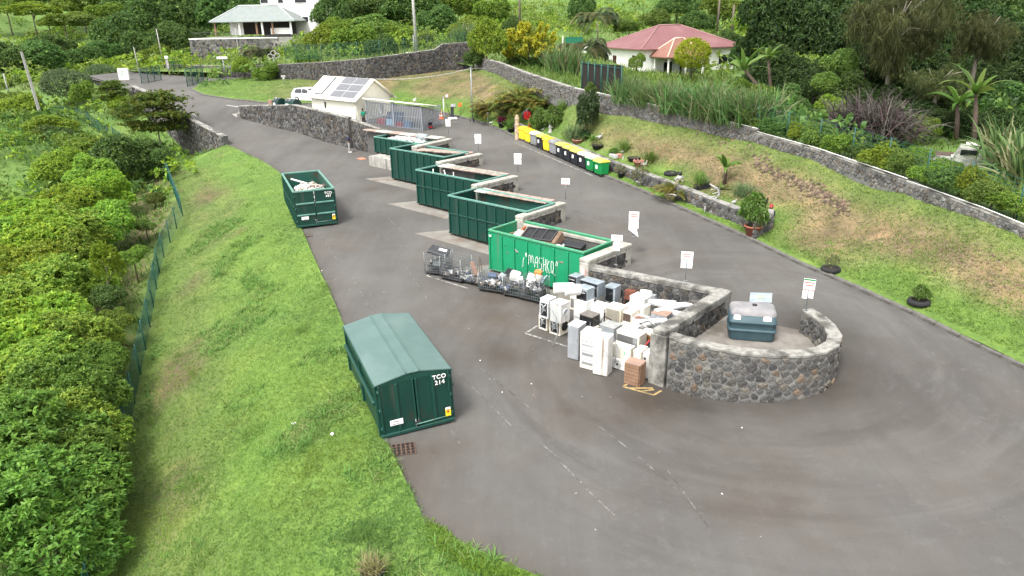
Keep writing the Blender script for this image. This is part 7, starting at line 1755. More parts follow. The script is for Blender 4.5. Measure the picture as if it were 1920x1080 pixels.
near = [(45,1010,21.5,2.7,2,'rosette-leaved tree at the bottom left corner'),(150,905,24.5,2.3,2,'cool green tree pressing against the lowest stretch of the slope fence'),(40,860,25,2.8,2,'cool green tree at the left edge in the lower part'),(165,760,28,2.3,2,'mid green tree beside the slope fence left of the covered skip'),
  (60,745,29.5,2.8,0,'broad green tree at the left edge level with the covered skip'),(185,650,32,2.0,0,'green bushy tree beside the fence just above the covered skip level'),(95,640,33.5,2.6,1,'yellowish green tree with open twigs at the left, beside the sapling'),(15,625,34,2.6,1,'yellowish green tree at the left edge below the sapling'),
  (120,555,37.5,2.7,0,'wide green tree left of the yellow sapling'),(35,545,38,2.7,1,'bright green tree at the left edge level with the sapling'),(175,480,41.5,2.2,0,'green tree behind the yellow sapling'),(95,470,42.5,2.8,1,'large bright green tree in the middle of the left grove'),(20,470,43,2.6,0,'green tree at the left edge in the middle of the grove'),
  (250,425,46.5,2.2,0,'green tree beside the upper stretch of the slope fence'),(175,405,48,2.6,1,'bright green rounded tree in the upper part of the left grove'),(240,365,53,2.2,1,'bright green tree at the upper end of the slope fence')]
near += [(200,830,26.3,1.6,0,'narrow green tree against the fence level with the foot of the covered skip'),(95,960,22.8,2.2,2,'cool green tree between the bottom corner tree and the fence'),(110,820,26.5,2.2,0,'green tree in the gap left of the fence level with the covered skip foot'),(110,700,30.5,2.2,0,'green tree between the fence trees and the left edge'),(10,780,28,2.4,1,'bright green tree cut by the left edge'),(10,940,23,2.2,2,'cool green tree cut by the left edge near the corner'),(60,590,36,2.3,0,'green tree behind the yellowish tree with open twigs'),(225,690,30.8,1.3,2,'small cool green tree leaning over the fence'),(70,510,40,2.3,1,'bright tree between two wide trees left of the sapling'),(140,440,44.5,2.2,0,'green tree filling the middle of the upper grove'),(60,425,46,2.2,1,'bright green tree at the upper left of the grove'),(215,330,58,2.2,0,'green tree at the top of the grove below the retaining wall')]
for (px,py,D,r,k,lb) in near: plant('broadleaf_tree',lb,'tree','near%d' % k,px-(44 if px > 140 else 8),py,D,r*(1.06 if px > 140 else 1.2),r*.95,tr=.07,group='grove below the grass slope')
for (px,py,D,r,k,lb) in [(215,560,36.5,1.5,'broad2','dark low shrub at the foot of the fence right of the sapling'),(235,600,35,1.3,'broad0','low weedy shrub at the fence below the sapling'),(265,480,42.5,1.3,'broad0','low shrub at the fence above the sapling'),(290,425,48.5,1.2,'cool','low pale shrub against the fence near its bend'),(305,375,55,1.2,'cool','pale leafy shrub at the fence bend')]:
 plant('low_shrub',lb,'shrub',k,px-16,py,D,r*.68,r*.5,tr=.05,group='shrubs along the slope fence')
t = plant('sapling','thin yellow-green sapling rising above the left grove','tree','broad1',200,498,37.5,.85,1.5,tr=.045,bark=M_bark_p,limbs=3); t['label'] = 'thin yellow-green sapling rising above the left grove'
for o in t.children:
 if o.name.startswith('crown'): o.data = crown_mesh('foliage',33,420,7,.16,.07,[(.20,.30,.02),(.26,.34,.03)],None,.8,.2)
ML = [('dark2',0)]
for (nm,key,px,py,D,rx,rz,tr,lb) in [
 ('broadleaf_tree','broad2',240,300,62,3.2,2.6,.12,'dark green tree below the left retaining wall'),('broadleaf_tree','broad0',190,290,66,3.2,2.3,.12,'mid green tree left of the dark one below the retaining wall'),('broadleaf_tree','broad2',285,305,63,2.0,2.1,.1,'dark tree touching the base of the left retaining wall'),
 ('bush','broad1',120,320,60,2.6,1.8,.08,'yellow-green bush in the middle left'),('bush','broad0',40,275,72,2.6,1.8,.08,'green bush at the left edge above the small lawn'),('bush','cool',60,405,49,2.6,1.5,.07,'dark leafed vine bush left of the grove near the white sheet'),('bush','broad2',95,262,74,2.4,1.6,.08,'dark bush below the leaning concrete pole'),('bush','broad0',135,275,71,2.2,1.6,.08,'pale bush right of the dark one below the leaning pole'),('bush','cool',15,420,47,2.4,1.3,.07,'low vine bush at the left edge under the small lawn'),
 ('round_bush','olive',125,162,93,3.3,2.9,.16,'round grey-green clipped bush left of the meter cabinet'),('round_bush','olive',192,142,105,2.6,2.2,.12,'smaller grey-green bush behind the round one'),('small_tree','broad0',153,177,88,1.7,1.9,.1,'small bright green tree in front of the round grey-green bush'),
 ('broadleaf_tree','broad2',60,115,108,5.5,3.4,.2,'dark spreading tree behind the leaning concrete pole'),('broadleaf_tree','broad2',10,120,105,4.5,3.8,.2,'dark tree at the far left edge behind the short pole'),('broadleaf_tree','broad2',100,95,122,5.0,3.0,.2,'dark green tree above the round grey-green bush'),('bush','broad2',160,110,118,3.8,2.2,.12,'dark hillside bush right of the spreading dark tree'),('bush','broad2',195,98,122,3.2,2.2,.12,'dark hillside bush behind the thin lamp pole'),('bush','broad1',50,205,84,3.0,1.8,.1,'yellow-green scrub at the foot of the leaning concrete pole'),('bush','broad0',15,195,88,3.0,1.8,.1,'green scrub at the left edge below the short pole'),('bush','broad1',90,240,78,2.8,1.4,.1,'grassy green scrub right of the leaning pole foot')]:
 plant(nm,lb,'tree' if 'tree' in nm else 'bush',key,px,py,D,rx,rz,tr=tr,limbs=4)
plant('layered_tree','dark tree with flat layered branches standing before the left retaining wall','tree','layered',290,212,72.5,3.7,2.5,tr=.10,bark=M_bark_p,zbase=AD(308,292,71).z)
plant('young_tree','thin young tree with staked trunk left of the layered tree','tree','layered',208,172,84,2.0,1.5,tr=.07,bark=M_bark_p,zbase=AD(216,252,82).z)
plant('small_shrub','shrub at the end of the left retaining wall behind the layered tree','shrub','broad1',222,196,84,2.0,1.1,tr=.05)
top = [(232,70,140,7.5,6.5,'broad2'),(262,100,128,5.0,5.5,'broad2'),(285,40,148,8,7,'broad2'),(318,85,132,6,6.0,'broad2'),(345,30,152,8,8,'broad2'),(368,90,134,5.0,5.0,'broad2'),(395,35,152,7,8,'broad2'),(290,108,120,3.6,3.2,'broad0'),(350,112,125,4,2.6,'cool'),(430,12,156,7,7,'dark1'),(462,22,150,5,6,'broad2'),
    (205,30,158,7,4,'broad0'),(170,42,150,6,2.2,'cool'),(120,40,165,8,3,'broad0'),(60,22,175,9,3,'broad1'),(10,10,185,9,4,'broad0'),(240,12,172,8,5,'broad2'),(150,8,185,9,5,'broad0'),(80,-5,190,9,5,'cool'),(310,-10,180,9,6,'broad2'),(380,-15,180,9,6,'broad2')]
tl = ['dark tree with ragged crown left of the taller lamp pole','dark tree directly behind the white meter cabinet','tall green tree behind the entrance gates','green tree behind the taller lamp pole','tall tree in the middle of the grove behind the gates','dark tree left of the terrace wall','tall dark tree left of the white house','low green tree hung with creepers behind the left gate','low broadleaf shrub tree left of the terrace wall foot','dark tree against the white house wall, left','dark tree just left of the white house corner','green hillside tree above the dark ragged one','dark creeper covered mound on the left hill','green mound of creeper higher on the left hill','pale green bush on the left hill top','green bush in the top left corner','tree at the top edge left of the grove','green bush at the top edge of the left hill','cool green bush at the top edge near the left corner','tree top behind the entrance grove at the picture edge','tree top left of the white house at the picture edge']
for (px,py,D,rx,rz,k),lb in zip(top,tl): plant('hill_tree',lb,'tree',k,px,py,D,rx*.78,rz*.8,tr=.22,bark=M_bark_p,group='trees on the hillside')
mid = [(888,112,83,1.5,1.5,'broad2','creeper bush over the corner where the back wall meets the bank wall'),(618,28,126,3.6,4.2,'dark1','dark spiky tree right of the white house'),(660,85,106,4.6,3.6,'broad0','big bright green shrub behind the back wall above the hut, left part'),(610,82,108,3.2,3.0,'broad1','light green shrub left of the big bright shrub behind the back wall'),(705,62,118,4.8,3.4,'cool','grey-green shrub behind the big bright shrub'),(640,58,120,4.2,2.8,'broad0','green shrub mass right of the veranda'),
    (715,98,97,2.7,2.9,'broad2','dark round tree in front of the back wall left of the tall concrete pole'),(578,122,94,2.3,2.3,'broad0','round bright green tree on the lawn in front of the back wall'),(752,70,116,3.6,2.8,'broad0','green shrub touching the tall concrete pole from the left'),(700,22,150,8,4.2,'broad2','broad green creeper mound above the shrubs right of the white house'),(770,20,146,7,4.6,'broad2','dark leafy mound behind the tall concrete pole'),(820,45,132,4.5,4.0,'broad2','dark broadleaf bush right of the tall concrete pole'),(640,-5,165,8,5,'dark1','dark trees at the top edge right of the white house'),
    (860,15,150,6,4,'broad0','green bush at the top right of the tall concrete pole'),(880,62,118,3.6,2.8,'broad1','pale bush left of the yellow-leaved shrub on the slope'),(914,84,81.5,2.4,3.1,'broad1','tall bright green bush left of the yellow-leaved shrub'),(925,30,140,5,4,'broad0','green bush behind the dark wooden pole'),(790,82,108,2.2,1.6,'cool','broadleaf plant at the foot of the tall concrete pole'),(835,-5,175,9,5,'broad2','dark bush at the top edge in the middle'),(960,60,125,2.6,3.2,'broad2','narrow green tree next to the dark wooden pole'),
    (500,138,92,2.0,1.6,'broad0','leafy bush with a white ornament on the lawn'),(455,128,94,1.6,1.5,'broad1','small ornamental shrub with orange flowers left of the small palm on the lawn'),(545,108,110,3.0,1.6,'broad1','grassy shrub on the slope under the terrace wall'),
    (1270,14,150,5,3.6,'dark1','dark tree behind the pink roof, middle'),(1225,40,128,3.4,2.4,'cool','blue-green shrub behind the pink roof at the left'),(1180,52,122,2.8,1.8,'cool','pale green hedge shrub left behind the pink roof'),(1310,45,126,4.0,2.6,'broad2','green bush behind the pink roof at the right'),(1415,45,112,3.6,3.6,'broad1','light green tree between the pink roof and the dark forest'),(1360,20,140,5,3.6,'broad0','green tree behind the two grey wooden poles'),(1365,75,110,2.2,1.6,'dark1','dark round bush at the right end of the pink roof'),
    (1090,20,138,3.2,4.2,'broad2','brownish green tree behind the fan palm'),(1025,120,84,2.2,1.7,'dark1','dark leafy bush right under the yellow-leaved shrub'),(965,118,86,1.8,1.2,'dark1','dark leafy bush left under the yellow-leaved shrub'),(1195,118,92,1.2,1.5,'broad0','small conical shrub before the white wall of the pink roofed house')]
for (px,py,D,rx,rz,k,lb) in mid: plant('garden_shrub' if rz < 3 else 'broadleaf_tree',lb,'shrub' if rz < 3 else 'tree',k,px,py,D,rx*.95,rz*.95,tr=.12)
plant('croton_shrub','large yellow-leaved shrub with upright spikes at the corner of the bank wall','shrub','croton',993,88,84,3.2,2.6,tr=.14)
plant('topiary_tree','round clipped yellow-green tree in front of the pink roofed house','tree','topiary',1299,101,88,2.45,2.05,tr=.14,limbs=3)
for (px,py,D,s,lb) in [(1095,95,92,4.2,'grey-green fan palm left of the pink roofed house'),(1120,35,120,4.6,'brown-green palm behind the fan palm'),(485,100,98,2.6,'small palm on the lawn before the terrace wall')]:
 c = AD(px,py,D); zb_ = ground(c.x,c.y); t = thing('palm',lb,'palm tree',(c.x,c.y,zb_)); link('fronds',PROTO['palm'],t,(0,0,c.z-zb_-.2*s),(0,0,px),(s,s,s*1.15)); trunk(t,(0,0,0),(0,0,max(.3,c.z-zb_-.1*s)),.16,M_bark_p)
forest = [(1655,235,60,2.2,1.8,'dark0'),(1745,200,64,3.0,2.6,'dark0'),(1860,250,56,2.4,2.2,'dark0'),(1600,60,78,4.5,4.5,'dark0'),(1720,110,72,3.8,3.6,'dark0'),(1800,120,72,3.8,3.8,'dark0'),(1870,170,66,3.2,3.0,'dark0'),(1925,110,70,3.2,4.0,'dark0'),(1430,150,78,2.6,2.8,'dark0'),(1450,60,84,4.6,5.2,'dark0'),(1500,20,90,5.5,5.5,'dark0'),(1470,140,74,3.4,3.4,'dark0'),(1545,75,80,4.4,4.6,'dark0'),(1530,160,70,3.0,2.8,'dark0'),(1590,20,88,5,5,'dark0'),(1620,110,76,3.8,4.0,'dark0'),(1480,205,66,2.2,2.2,'dark1'),(1590,180,66,2.4,2.2,'dark1'),(1680,150,78,4,4,'dark0'),(1760,170,76,4,3.6,'dark0'),(1830,60,84,5,5,'dark0'),(1900,40,86,5,6,'dark1'),(1890,130,74,3.6,3.4,'dark1'),(1750,60,90,5,5,'dark0'),(1900,195,62,2.6,2.2,'broad2'),(1820,190,68,2.6,2.6,'dark1'),(1660,40,92,5,5,'dark0'),(1700,225,62,2.6,2.0,'dark0'),(1780,235,58,2.2,1.6,'dark0'),(1410,100,88,3.0,3.6,'dark0'),(1560,215,62,1.6,1.6,'dark0'),(1640,195,64,2.2,2.0,'dark0')]
fl = ['dark low tree under the needle tree trunk','dark tree left of the right banana clump','dark bushy tree behind the tall pale cane','dark tree crown in the upper middle of the wood','dark crown just right of the needle tree trunk','dark crown above the right banana clump','dark tree right of the tall banana plant','dark tree cut by the right edge of the picture','dark tree behind the left banana plant','dark tree at the left edge of the wood beside the light green tree','tall dark tree at the top left of the wood','dark broadleaf tree behind the banana trunk','large dark tree in the left half of the wood','dark shrubby tree above the fence posts','tall dark tree at the top of the wood left of the needle tree','dark tree left of the needle tree trunk','dark green bush behind the fence near the banana trunk','green bush behind the purple grass, left','dark tree behind the needle tree','dark tree behind the right banana clump','tall dark tree at the top right of the wood','tall green tree in the top right corner','green tree at the right edge above the tall cane','dark tree top behind the needle tree, right','light green bush at the right edge above the tall cane','dark bush between the two right banana plants','dark tree top behind the needle tree, left','dark bush right of the purple grass','dark bush behind the white pickup','dark tree touching the right end of the pink roof','dark bush left of the purple grass','dark bush directly behind the purple grass']
for (px,py,D,rx,rz,k),lb in zip(forest,fl): plant('wood_tree',lb,'tree',k,px,py,D,rx,rz,tr=.2,group='trees of the dark wood')
for (px,py,D,rx,rz,k,lb) in [(1570,125,68,1.9,1.8,'cool','pale green leafy bush catching the light in the wood'),(1545,160,66,1.5,1.3,'cool','smaller pale green bush below the lit one in the wood'),(1680,255,55,1.7,1.4,'broad0','bright palmate bush right of the purple grass behind the fence'),(1730,240,56,1.4,1.1,'broad0','green bush left of the white pickup'),(1555,205,60,1.4,1.2,'broad1','yellow-green bush left of the purple grass'),(1500,245,58,1.3,1.0,'broad0','green weed bush behind the fence left of the second post'),
 (1720,300,47,1.15,.95,'broad0','vine covered bush on the fence left of the white pickup'),(1770,322,45,1.2,.9,'broad0','vine covered bush on the fence below the white pickup'),(1820,340,43.5,.9,.7,'broad1','light vine bush on the fence right of the white pickup'),(1875,375,41,1.1,.7,'broad1','bright bush at the right end of the fence'),(1590,270,55,.8,.6,'broad1','small yellowish bush on the wall edge'),(1640,280,53,.9,.7,'broad0','small green bush under the purple grass'),(1440,190,66,1.8,1.8,'broad0','leafy green bush right of the cane hedge'),(1400,175,70,1.4,1.7,'broad0','green bush at the right end of the cane hedge'),(1455,225,61,1.2,1.0,'cool','grey-green bush by the first fence post')]:
 plant('wayside_bush',lb,'bush',k,px,py,D,rx,rz,tr=.05,limbs=3)
for (px,py,D,rx,rz,lb) in [(1690,40,62,4.4,5.0,'tall needle-leaved tree with drooping foliage in the wood'),(1760,150,60,2.6,2.0,'lower drooping branch mass of a second needle-leaved tree'),(1840,60,60,2.6,2.8,'needle-leaved tree with olive drooping clumps at the upper right')]:
 t = plant('needle_tree',lb,'tree','casu',px,py,D,rx,rz,tr=.22,bark=M_bark_p,limbs=12)
def along_px(x0,x1,n,dz,off=.9):
 fine = along_up(0.02,.98,400,dz,off); pj = [PROJ(q)[0] for q in fine]
 return [fine[int(np.argmin([abs(v-(x0+(x1-x0)*k/(n-1))) for v in pj]))] for k in range(n)]
nth = ['first','second','third','fourth','fifth','sixth','seventh','eighth','ninth','tenth','eleventh','twelfth','thirteenth']
for i,q in enumerate(along_px(1408,1900,13,.3,.75)):
 px,py,D = PROJ((q.x,q.y,q.z+.55)); plant('fence_bush','%s leafy bush along the foot of the right fence, counted from the cane hedge' % nth[i],'bush',['broad0','cool','broad1','broad2'][i*7 % 4],px,py,D,1.05+.25*math.sin(i*2.3),.85+.2*math.cos(i*1.9),tr=.04,limbs=2)
for (px,py,bx,by,D,s,k,lb) in [(1395,130,1445,190,66,3.8,0,'banana plant with broad arching leaves at the end of the cane hedge'),(1830,175,1828,262,52,3.2,0,'banana plant with brown dry sheath behind the white pickup'),(1795,195,1795,250,55,2.4,1,'banana plant with short brown trunk left of the tall one'),(1440,110,1447,190,68,2.2,1,'banana trunk with a torn upright leaf against the dark wood')]:
 c = AD(px,py,D); b = AD(bx,by,D); t = thing('banana_plant',lb,'banana plant',b); o = c-b
 link('leaf_crown',PROTO['banana%d' % k],t,o,(0,0,px*.7),(s,s,s)); MB().tube([(0,0,-.4),o*.5+Vector((0,0,0)),o],[.20,.17,.10],M_bark_r,8).build('trunk',t)
L_ = list(reversed(upw)); k = 0
hd = along_px(1170,1395,17,.5,1.0)
lbs = ['cane clump of the long hedge below the pink roofed house, %s' % w_ for w_ in ('first from the dark screen','second from the dark screen','third from the dark screen','fourth from the dark screen','fifth from the dark screen','sixth from the dark screen','seventh from the dark screen','eighth from the dark screen','ninth from the dark screen','ninth from the banana end','eighth from the banana end','seventh from the banana end','sixth from the banana end','fifth from the banana end','fourth from the banana end','third from the banana end','nearest the banana plant')]
for i,p in enumerate(hd):
 for row in (0,):
  s = 1.22+.18*math.sin(i*1.7)+(.3 if i > 11 else 0); t = thing('cane_clump',lbs[i],'cane',p,i*1.1,'canes of the long hedge'); link('blades',PROTO['cane' if i % 2 else 'cane2'],t,None,None,(s,s,s))
  link('blades',PROTO['cane2' if i % 2 else 'cane'],t,(.5,.9,.1),(0,0,2.0),(s*1.05,s*1.05,s*1.05))
for (px,py,D,s,lb) in [(1050,160,78,2.2,'cane clump between the dark leafy bush and the screening panel'),(1075,165,77,1.9,'smaller cane clump touching the screening panel'),(875,90,112,2.6,'reedy grass clump on the slope behind the back wall')]:
 p = AD(px,py,D); p.z = zterr(p.x,p.y); t = thing('cane_clump',lb,'cane',p); link('blades',PROTO['cane'],t,None,None,(s,s,s))
for (px,py,D,s,lb) in [(1600,262,54,2.9,'purple-brown drooping grass clump behind the wall, left'),(1630,260,53.5,3.1,'purple-brown drooping grass clump behind the wall, middle'),(1660,268,52.5,2.8,'purple-brown drooping grass clump behind the wall, right')]:
 p = AD(px,py,D); t = thing('purple_grass',lb,'grass clump',p,px,'purple grass behind the wall'); link('blades',PROTO['purple'],t,None,None,(s,s,s*1.05))
for (px,py,D,s,lb) in [(1890,330,42,2.6,'tall pale cane at the right edge in front of the white pickup'),(1912,360,40,2.6,'tall pale cane in the right corner of the fence'),(1868,300,45,2.2,'pale cane right of the white pickup')]:
 p = AD(px,py,D); t = thing('tall_cane',lb,'cane',p,px,'tall canes at the right edge'); link('blades',PROTO['bigcane'],t,None,None,(s,s,s*1.1))
def pickup():
 p = AD(1800,318,47.5); t = thing('old_pickup','dirty white old pickup half hidden by vines behind the right fence','pickup',p,R(-32)); W = 1.6; m = M_truckdirty
 for nm,prof in (('cab',[(-1.3,.35),(-1.35,.95),(-1.15,1.0),(-.85,1.52),(.25,1.58),(.45,1.0),(.45,.35)]),('bonnet',[(-2.2,.4),(-2.22,.85),(-1.3,.98),(-1.3,.4)]),('load_bed',[(.48,.42),(.48,.95),(2.2,.95),(2.2,.42)])):
  k = len(prof); vs = [(-x,-W/2,z) for x,z in prof]+[(-x,W/2,z) for x,z in prof]; MB().add(vs,[list(range(k)),list(range(2*k-1,k-1,-1))]+[[j,j+k,(j+1) % k+k,(j+1) % k] for j in range(k)],m).build(nm,t)
 MB().box((.3,-W/2-.005,1.26),(.95,.03,.36),M_winglass).build('side_window',t)
 MB().box((-1.3,0,.97),(1.5,1.4,.06),M_rust).build('load_floor',t)
 for x in (-1.45,1.6):
  for y in (-W/2+.05,W/2-.05): MB().tube([(x,y-.1,.33),(x,y+.1,.33)],.33,M_tyre,14).build('wheel',t)
 MB().box((-.6,-W/2-.12,1.0),(.12,.2,.16),M_white_c).build('mirror',t)
 return p
pp = pickup()
for (dx,dz,d,m,nm,lb,cat) in [((-.5,.2),1.72,(.7,.4,.12),M_white,'white_scrap','white crumpled scrap on the roof of the old pickup','scrap'),((-1.5,-.3),1.15,(1.1,.7,.25),M_wood,'branch_pile','pile of dry twigs in the bed of the old pickup','twigs')]:
 tag(MB().box((0,0,0),d,m,bev=.05).build(nm,None,pp+Vector((-dx[0]*.85,dx[0]*.5+dx[1],dz)),(.1,.1,R(-32))),lb,cat)
# ------------------------------------------------------------------ grass blades and ground cover (nobody could count them)
def scatter(name,label,poly,n,dens,zf,h,w,colf,seed,spread=.55,mult=1,seg=2,curve=.9):
 rng = np.random.default_rng(seed); xs = [p[0] for p in poly]; ys = [p[1] for p in poly]; P = []; C = []; H = []
 tries = 0
 while len(P) < n and tries < n*40:
  tries += 1; x,y = rng.uniform(min(xs),max(xs)),rng.uniform(min(ys),max(ys))
  if not pip(x,y,poly): continue
  d = dens(x,y)
  if rng.random() > d: continue
  P.append((x,y,zf(x,y)-.01)); c,hh = colf(x,y,rng); C.append(c); H.append(hh)
 P = np.repeat(np.array(P),mult,0); C = np.repeat(np.array(C),mult,0); H = np.repeat(np.array(H),mult); k = len(P)
 P[:,:2] += rng.normal(size=(k,2))*.06
 d = unit(np.concatenate([rng.normal(size=(k,2))*spread,np.ones((k,1))],1)); V,F,_ = strips(P,d,1.0*np.ones(k)*h*H,w*np.ones(k),[(1,1,1)],rng,seg,curve)
 C = C*rng.uniform(.8,1.2,(k,1)); o = link(name,np_mesh(name,V,F,M_blade,np.repeat(C,2*(seg+1),0))); return tag(o,label,None,None,'stuff')
SLOPE = CURB_L[1:] + [(-28.5,70.2)] + [(p.x+.3,p.y) for p in FENCE] + [(0,6),(4,8)]
fx = [(p.x,p.y) for p in FENCE]
def scol(x,y,rng):
 c = np.array([(.17,.325,.045),(.21,.36,.05),(.125,.265,.04),(.22,.35,.08)][rng.integers(0,4)]); sc = slope_col(x,y)
 b = min(1,max(0,(sc[0]-1.15)/.3)); n = .8+.5*noise.noise((x*.4,y*.4,6)); c = c*n
 n2 = noise.noise((x*.22,y*.22,15));
 if n2 > .1: c = c*(1-.3)+np.array([.28,.37,.045])*.3
 if n2 < -.25: c = c*np.array([.75,.85,1.0])
 if b > .3 and rng.random() < b: c = np.array([(.24,.19,.09),(.20,.22,.08),(.17,.12,.08)][rng.integers(0,3)])
 return c,rng.uniform(.6,1.3)*(2.3 if noise.noise((x*.6,y*.6,21)) > .45 else 1)*(.6 if b > .5 else 1)
def sdens(x,y):
 dd = math.hypot(x,y-0)+4; b = slope_col(x,y)[0]
 return min(1,(26/dd)**1.6)*(.45 if b > 1.3 else 1)
scatter('slope_grass','short lush grass covering the slope',SLOPE,76000,sdens,zterr,.115,.024,scol,3,1.1,3)
def bcol(x,y,rng):
 bc = bank_col(x,y); k = min(1,max(0,(bc[0]-1.1)/1.0)); c = np.array([(.20,.31,.045),(.23,.33,.06),(.16,.27,.045)][rng.integers(0,3)])
 if rng.random() < k*.92: c = np.array([(.40,.33,.17),(.31,.26,.13),(.31,.32,.11),(.21,.155,.10),(.46,.39,.22),(.15,.105,.065),(.26,.29,.09)][rng.integers(0,7)])
 return c*(.85+.4*noise.noise((x*.7,y*.7,4))),rng.uniform(.6,1.2)
def bdens(x,y): dd = math.hypot(x,y)+2; return min(1,(34/dd)**1.3)
BP2 = [p for p in CURB_R if p[1] > 14] + [(24,20),(28,24)] + UPWALL_XY[0:] + BACKWALL_XY[1:]
def not_wall(f): return lambda x,y: 0 if _seg(x,y,GARDEN_XY)[0] < .28 else f(x,y)
CURB_IN = [(p[0],p[1]) for p in CURB_R]
scatter('bank_grass','mown part-dry grass on the bank',[(p[0]+.35,p[1]+.2) for p in CURB_R if p[1] > 14] + [(26,19),(30,24)] + UPWALL_XY + BACKWALL_XY[1:],52000,not_wall(bdens),zbank,.12,.036,bcol,4,.9,3)
rng = np.random.default_rng(3); V = []; F = []; C = []
def clod_line(pts,n,wid,s):
 for _ in range(n):
  t = rng.uniform(0,len(pts)-1.001); i = int(t); a,b = pts[i],pts[i+1]; q = (a[0]+(b[0]-a[0])*(t-i)+rng.normal()*2,a[1]+(b[1]-a[1])*(t-i)+rng.normal()*wid)
  p = G(q[0],q[1],zbank,15); r = rng.uniform(.5,1.2)*s; o = len(V); c = np.array([(.075,.05,.032),(.11,.075,.05),(.16,.12,.075),(.05,.035,.024)][rng.integers(0,4)])
  for k in range(6): aa = k*1.047; V.append((p.x+r*math.cos(aa)*rng.uniform(.6,1.2),p.y+r*math.sin(aa)*rng.uniform(.6,1.2),p.z-.03)); C.append(c)
  V.append((p.x,p.y,p.z+r*.55)); C.append(c*1.25); F.extend([(o+k,o+(k+1) % 6,o+6) for k in range(6)])
clod_line([(1415,300),(1450,322),(1490,340),(1530,358),(1560,372),(1592,390)],380,6,.17)
clod_line([(1290,242),(1350,262),(1400,278),(1450,300)],150,8,.11)
for q in [(1300,262),(1480,305),(1520,320),(1660,455),(1700,470),(1600,420),(1750,440),(1580,450)]+[(1300+rng.uniform(0,580),0) for _ in range(46)]:
 q = q if q[1] else (q[0],285+(q[0]-1300)*.36+rng.uniform(-25,70)); clod_line([(q[0]-25,q[1]-8),(q[0]+25,q[1]+10)],12,8,.075)
o = link('earth_clods',np_mesh('earth_clods',np.array(V),np.array(F),M_debris,np.array(C),True)); tag(o,'broken brown earth clods along a scar in the bank',None,None,'stuff')
def hcol(x,y,rng): c = np.array([(.19,.30,.05),(.23,.33,.06),(.16,.26,.045),(.27,.32,.09)][rng.integers(0,4)]); return c*(.85+.5*noise.noise((x*.05,y*.05,3))),rng.uniform(.6,1.3)
HP = [(-75,62),(-100,110),(-120,190),(-40,215),(60,215),(120,160),(70,100),(40,95)]
def hd_(x,y): return 0 if pip(x,y,ROADPOLY) or pip(x,y,BANKPOLY) else 1
scatter('hill_grass','long rough grass on the hillside',HP,26000,hd_,zterr,1.0,.16,hcol,6,.5,2)
LP = [(-29.5,72),(-46,88),(-60,84),(-66,40),(-50,12),(-20,12)] + [(p.x-.4,p.y) for p in reversed(FENCE)]
def lcol(x,y,rng): c = np.array([(.15,.27,.04),(.18,.31,.05),(.12,.22,.04)][rng.integers(0,3)]); return c*(.9+.4*noise.noise((x*.2,y*.2,3))),rng.uniform(.6,1.3)
scatter('undergrowth','tangled green undergrowth beyond the slope fence',LP,15000,lambda x,y: 1,zterr,.55,.085,lcol,8,.7,3)
RP = list(reversed(upw)); RPp = [(p.x+.4,p.y+.4) for p in upw] + [(0,100),(30,100),(60,80),(48,40),(40,20)]
scatter('verge_weeds','weeds and long grass behind the bank wall',RPp,12000,lambda x,y: 1,zterr,.7,.09,lcol,9,.6,3)
def scrub(name,label,n,region,rr,cols,seed):
 rng = np.random.default_rng(seed); parts = []
 for i in range(n):
  px,py,D = region(rng); p = AD(px,py,D); z = zterr(p.x,p.y); r = rng.uniform(*rr); m = 26; v = unit(rng.normal(size=(m,3))); v[:,2] = np.abs(v[:,2])
  P = np.array([p.x,p.y,z+r*.15])[None]+v*r*np.array([1.2,1.2,.75])*rng.uniform(.7,1.05,(m,1)); cc = cols[rng.integers(0,len(cols))]
  parts.append(leafcloud(P,unit(v+np.array([0,0,.4])),5,r*.28,r*.13,cc,rng))
 V,F,C = merge(parts); o = link(name,np_mesh(name,V,F,M_leaf,C)); return tag(o,label,None,None,'stuff')
def reg(rng):
 x = rng.uniform(-165,75); y = rng.uniform(104,225); px,py,D = PROJ((x,y,zterr(x,y))); return px,py,D
scrub('hillside_scrub','bushes and creepers that cover the hillside as one mass',900,reg,(1.2,3.0),[G_MID,G_BRIGHT,G_BRIGHT,[(.26,.36,.07),(.31,.38,.10)],[(.20,.30,.06),(.25,.34,.08)]],12)
def reg2(rng):
 while True:
  x = rng.uniform(-72,-28); y = rng.uniform(40,100); px,py,D = PROJ((x,y,zterr(x,y)))
  if not pip(x,y,ROADPOLY) and _seg(x,y,RETWALL)[0] > 3 and (px < 130 or py > 280 or rng.random() < .12): return px,py,D
def reg3(rng):
 while True:
  x = rng.uniform(14,90); y = rng.uniform(28,110)
  if pip(x,y,BANKPOLY): continue
  d = _seg(x,y,UPWALL_XY)[0]; px,py,D = PROJ((x,y,zterr(x,y)+1))
  if d > 2.0 and px > 1395 and px < 2900 and not (1690 < px < 1915 and D < 57) and (D > 47 or px > 2200): return px,py,D
scrub('wood_understorey','dark undergrowth filling the wood behind the bank wall',460,reg3,(.8,2.4),[G_DARK,G_DEEP,G_DEEP,G_COOL],14)
scrub('lowland_scrub','low scrub filling the ground left of the entrance road',420,reg2,(.8,1.9),[G_MID,G_BRIGHT,G_DEEP,G_COOL],13)
scatter('creeping_grass','bright creeping grass spreading over the asphalt edge',[tuple(RZ(*q)[:2]) for q in [(795,975),(815,985),(845,1005),(860,1030),(900,1050),(950,1068),(1010,1085),(990,1082),(900,1075),(820,1030)]],900,lambda x,y: 1,lambda x,y: zroad(x,y)+.01,.13,.035,lambda x,y,r: (np.array([.16,.29,.03]),1.0),10,.8,3)
band = offset_line(CURB_L[1:-1],.30) + list(reversed(offset_line(CURB_L[1:-1],-.02)))
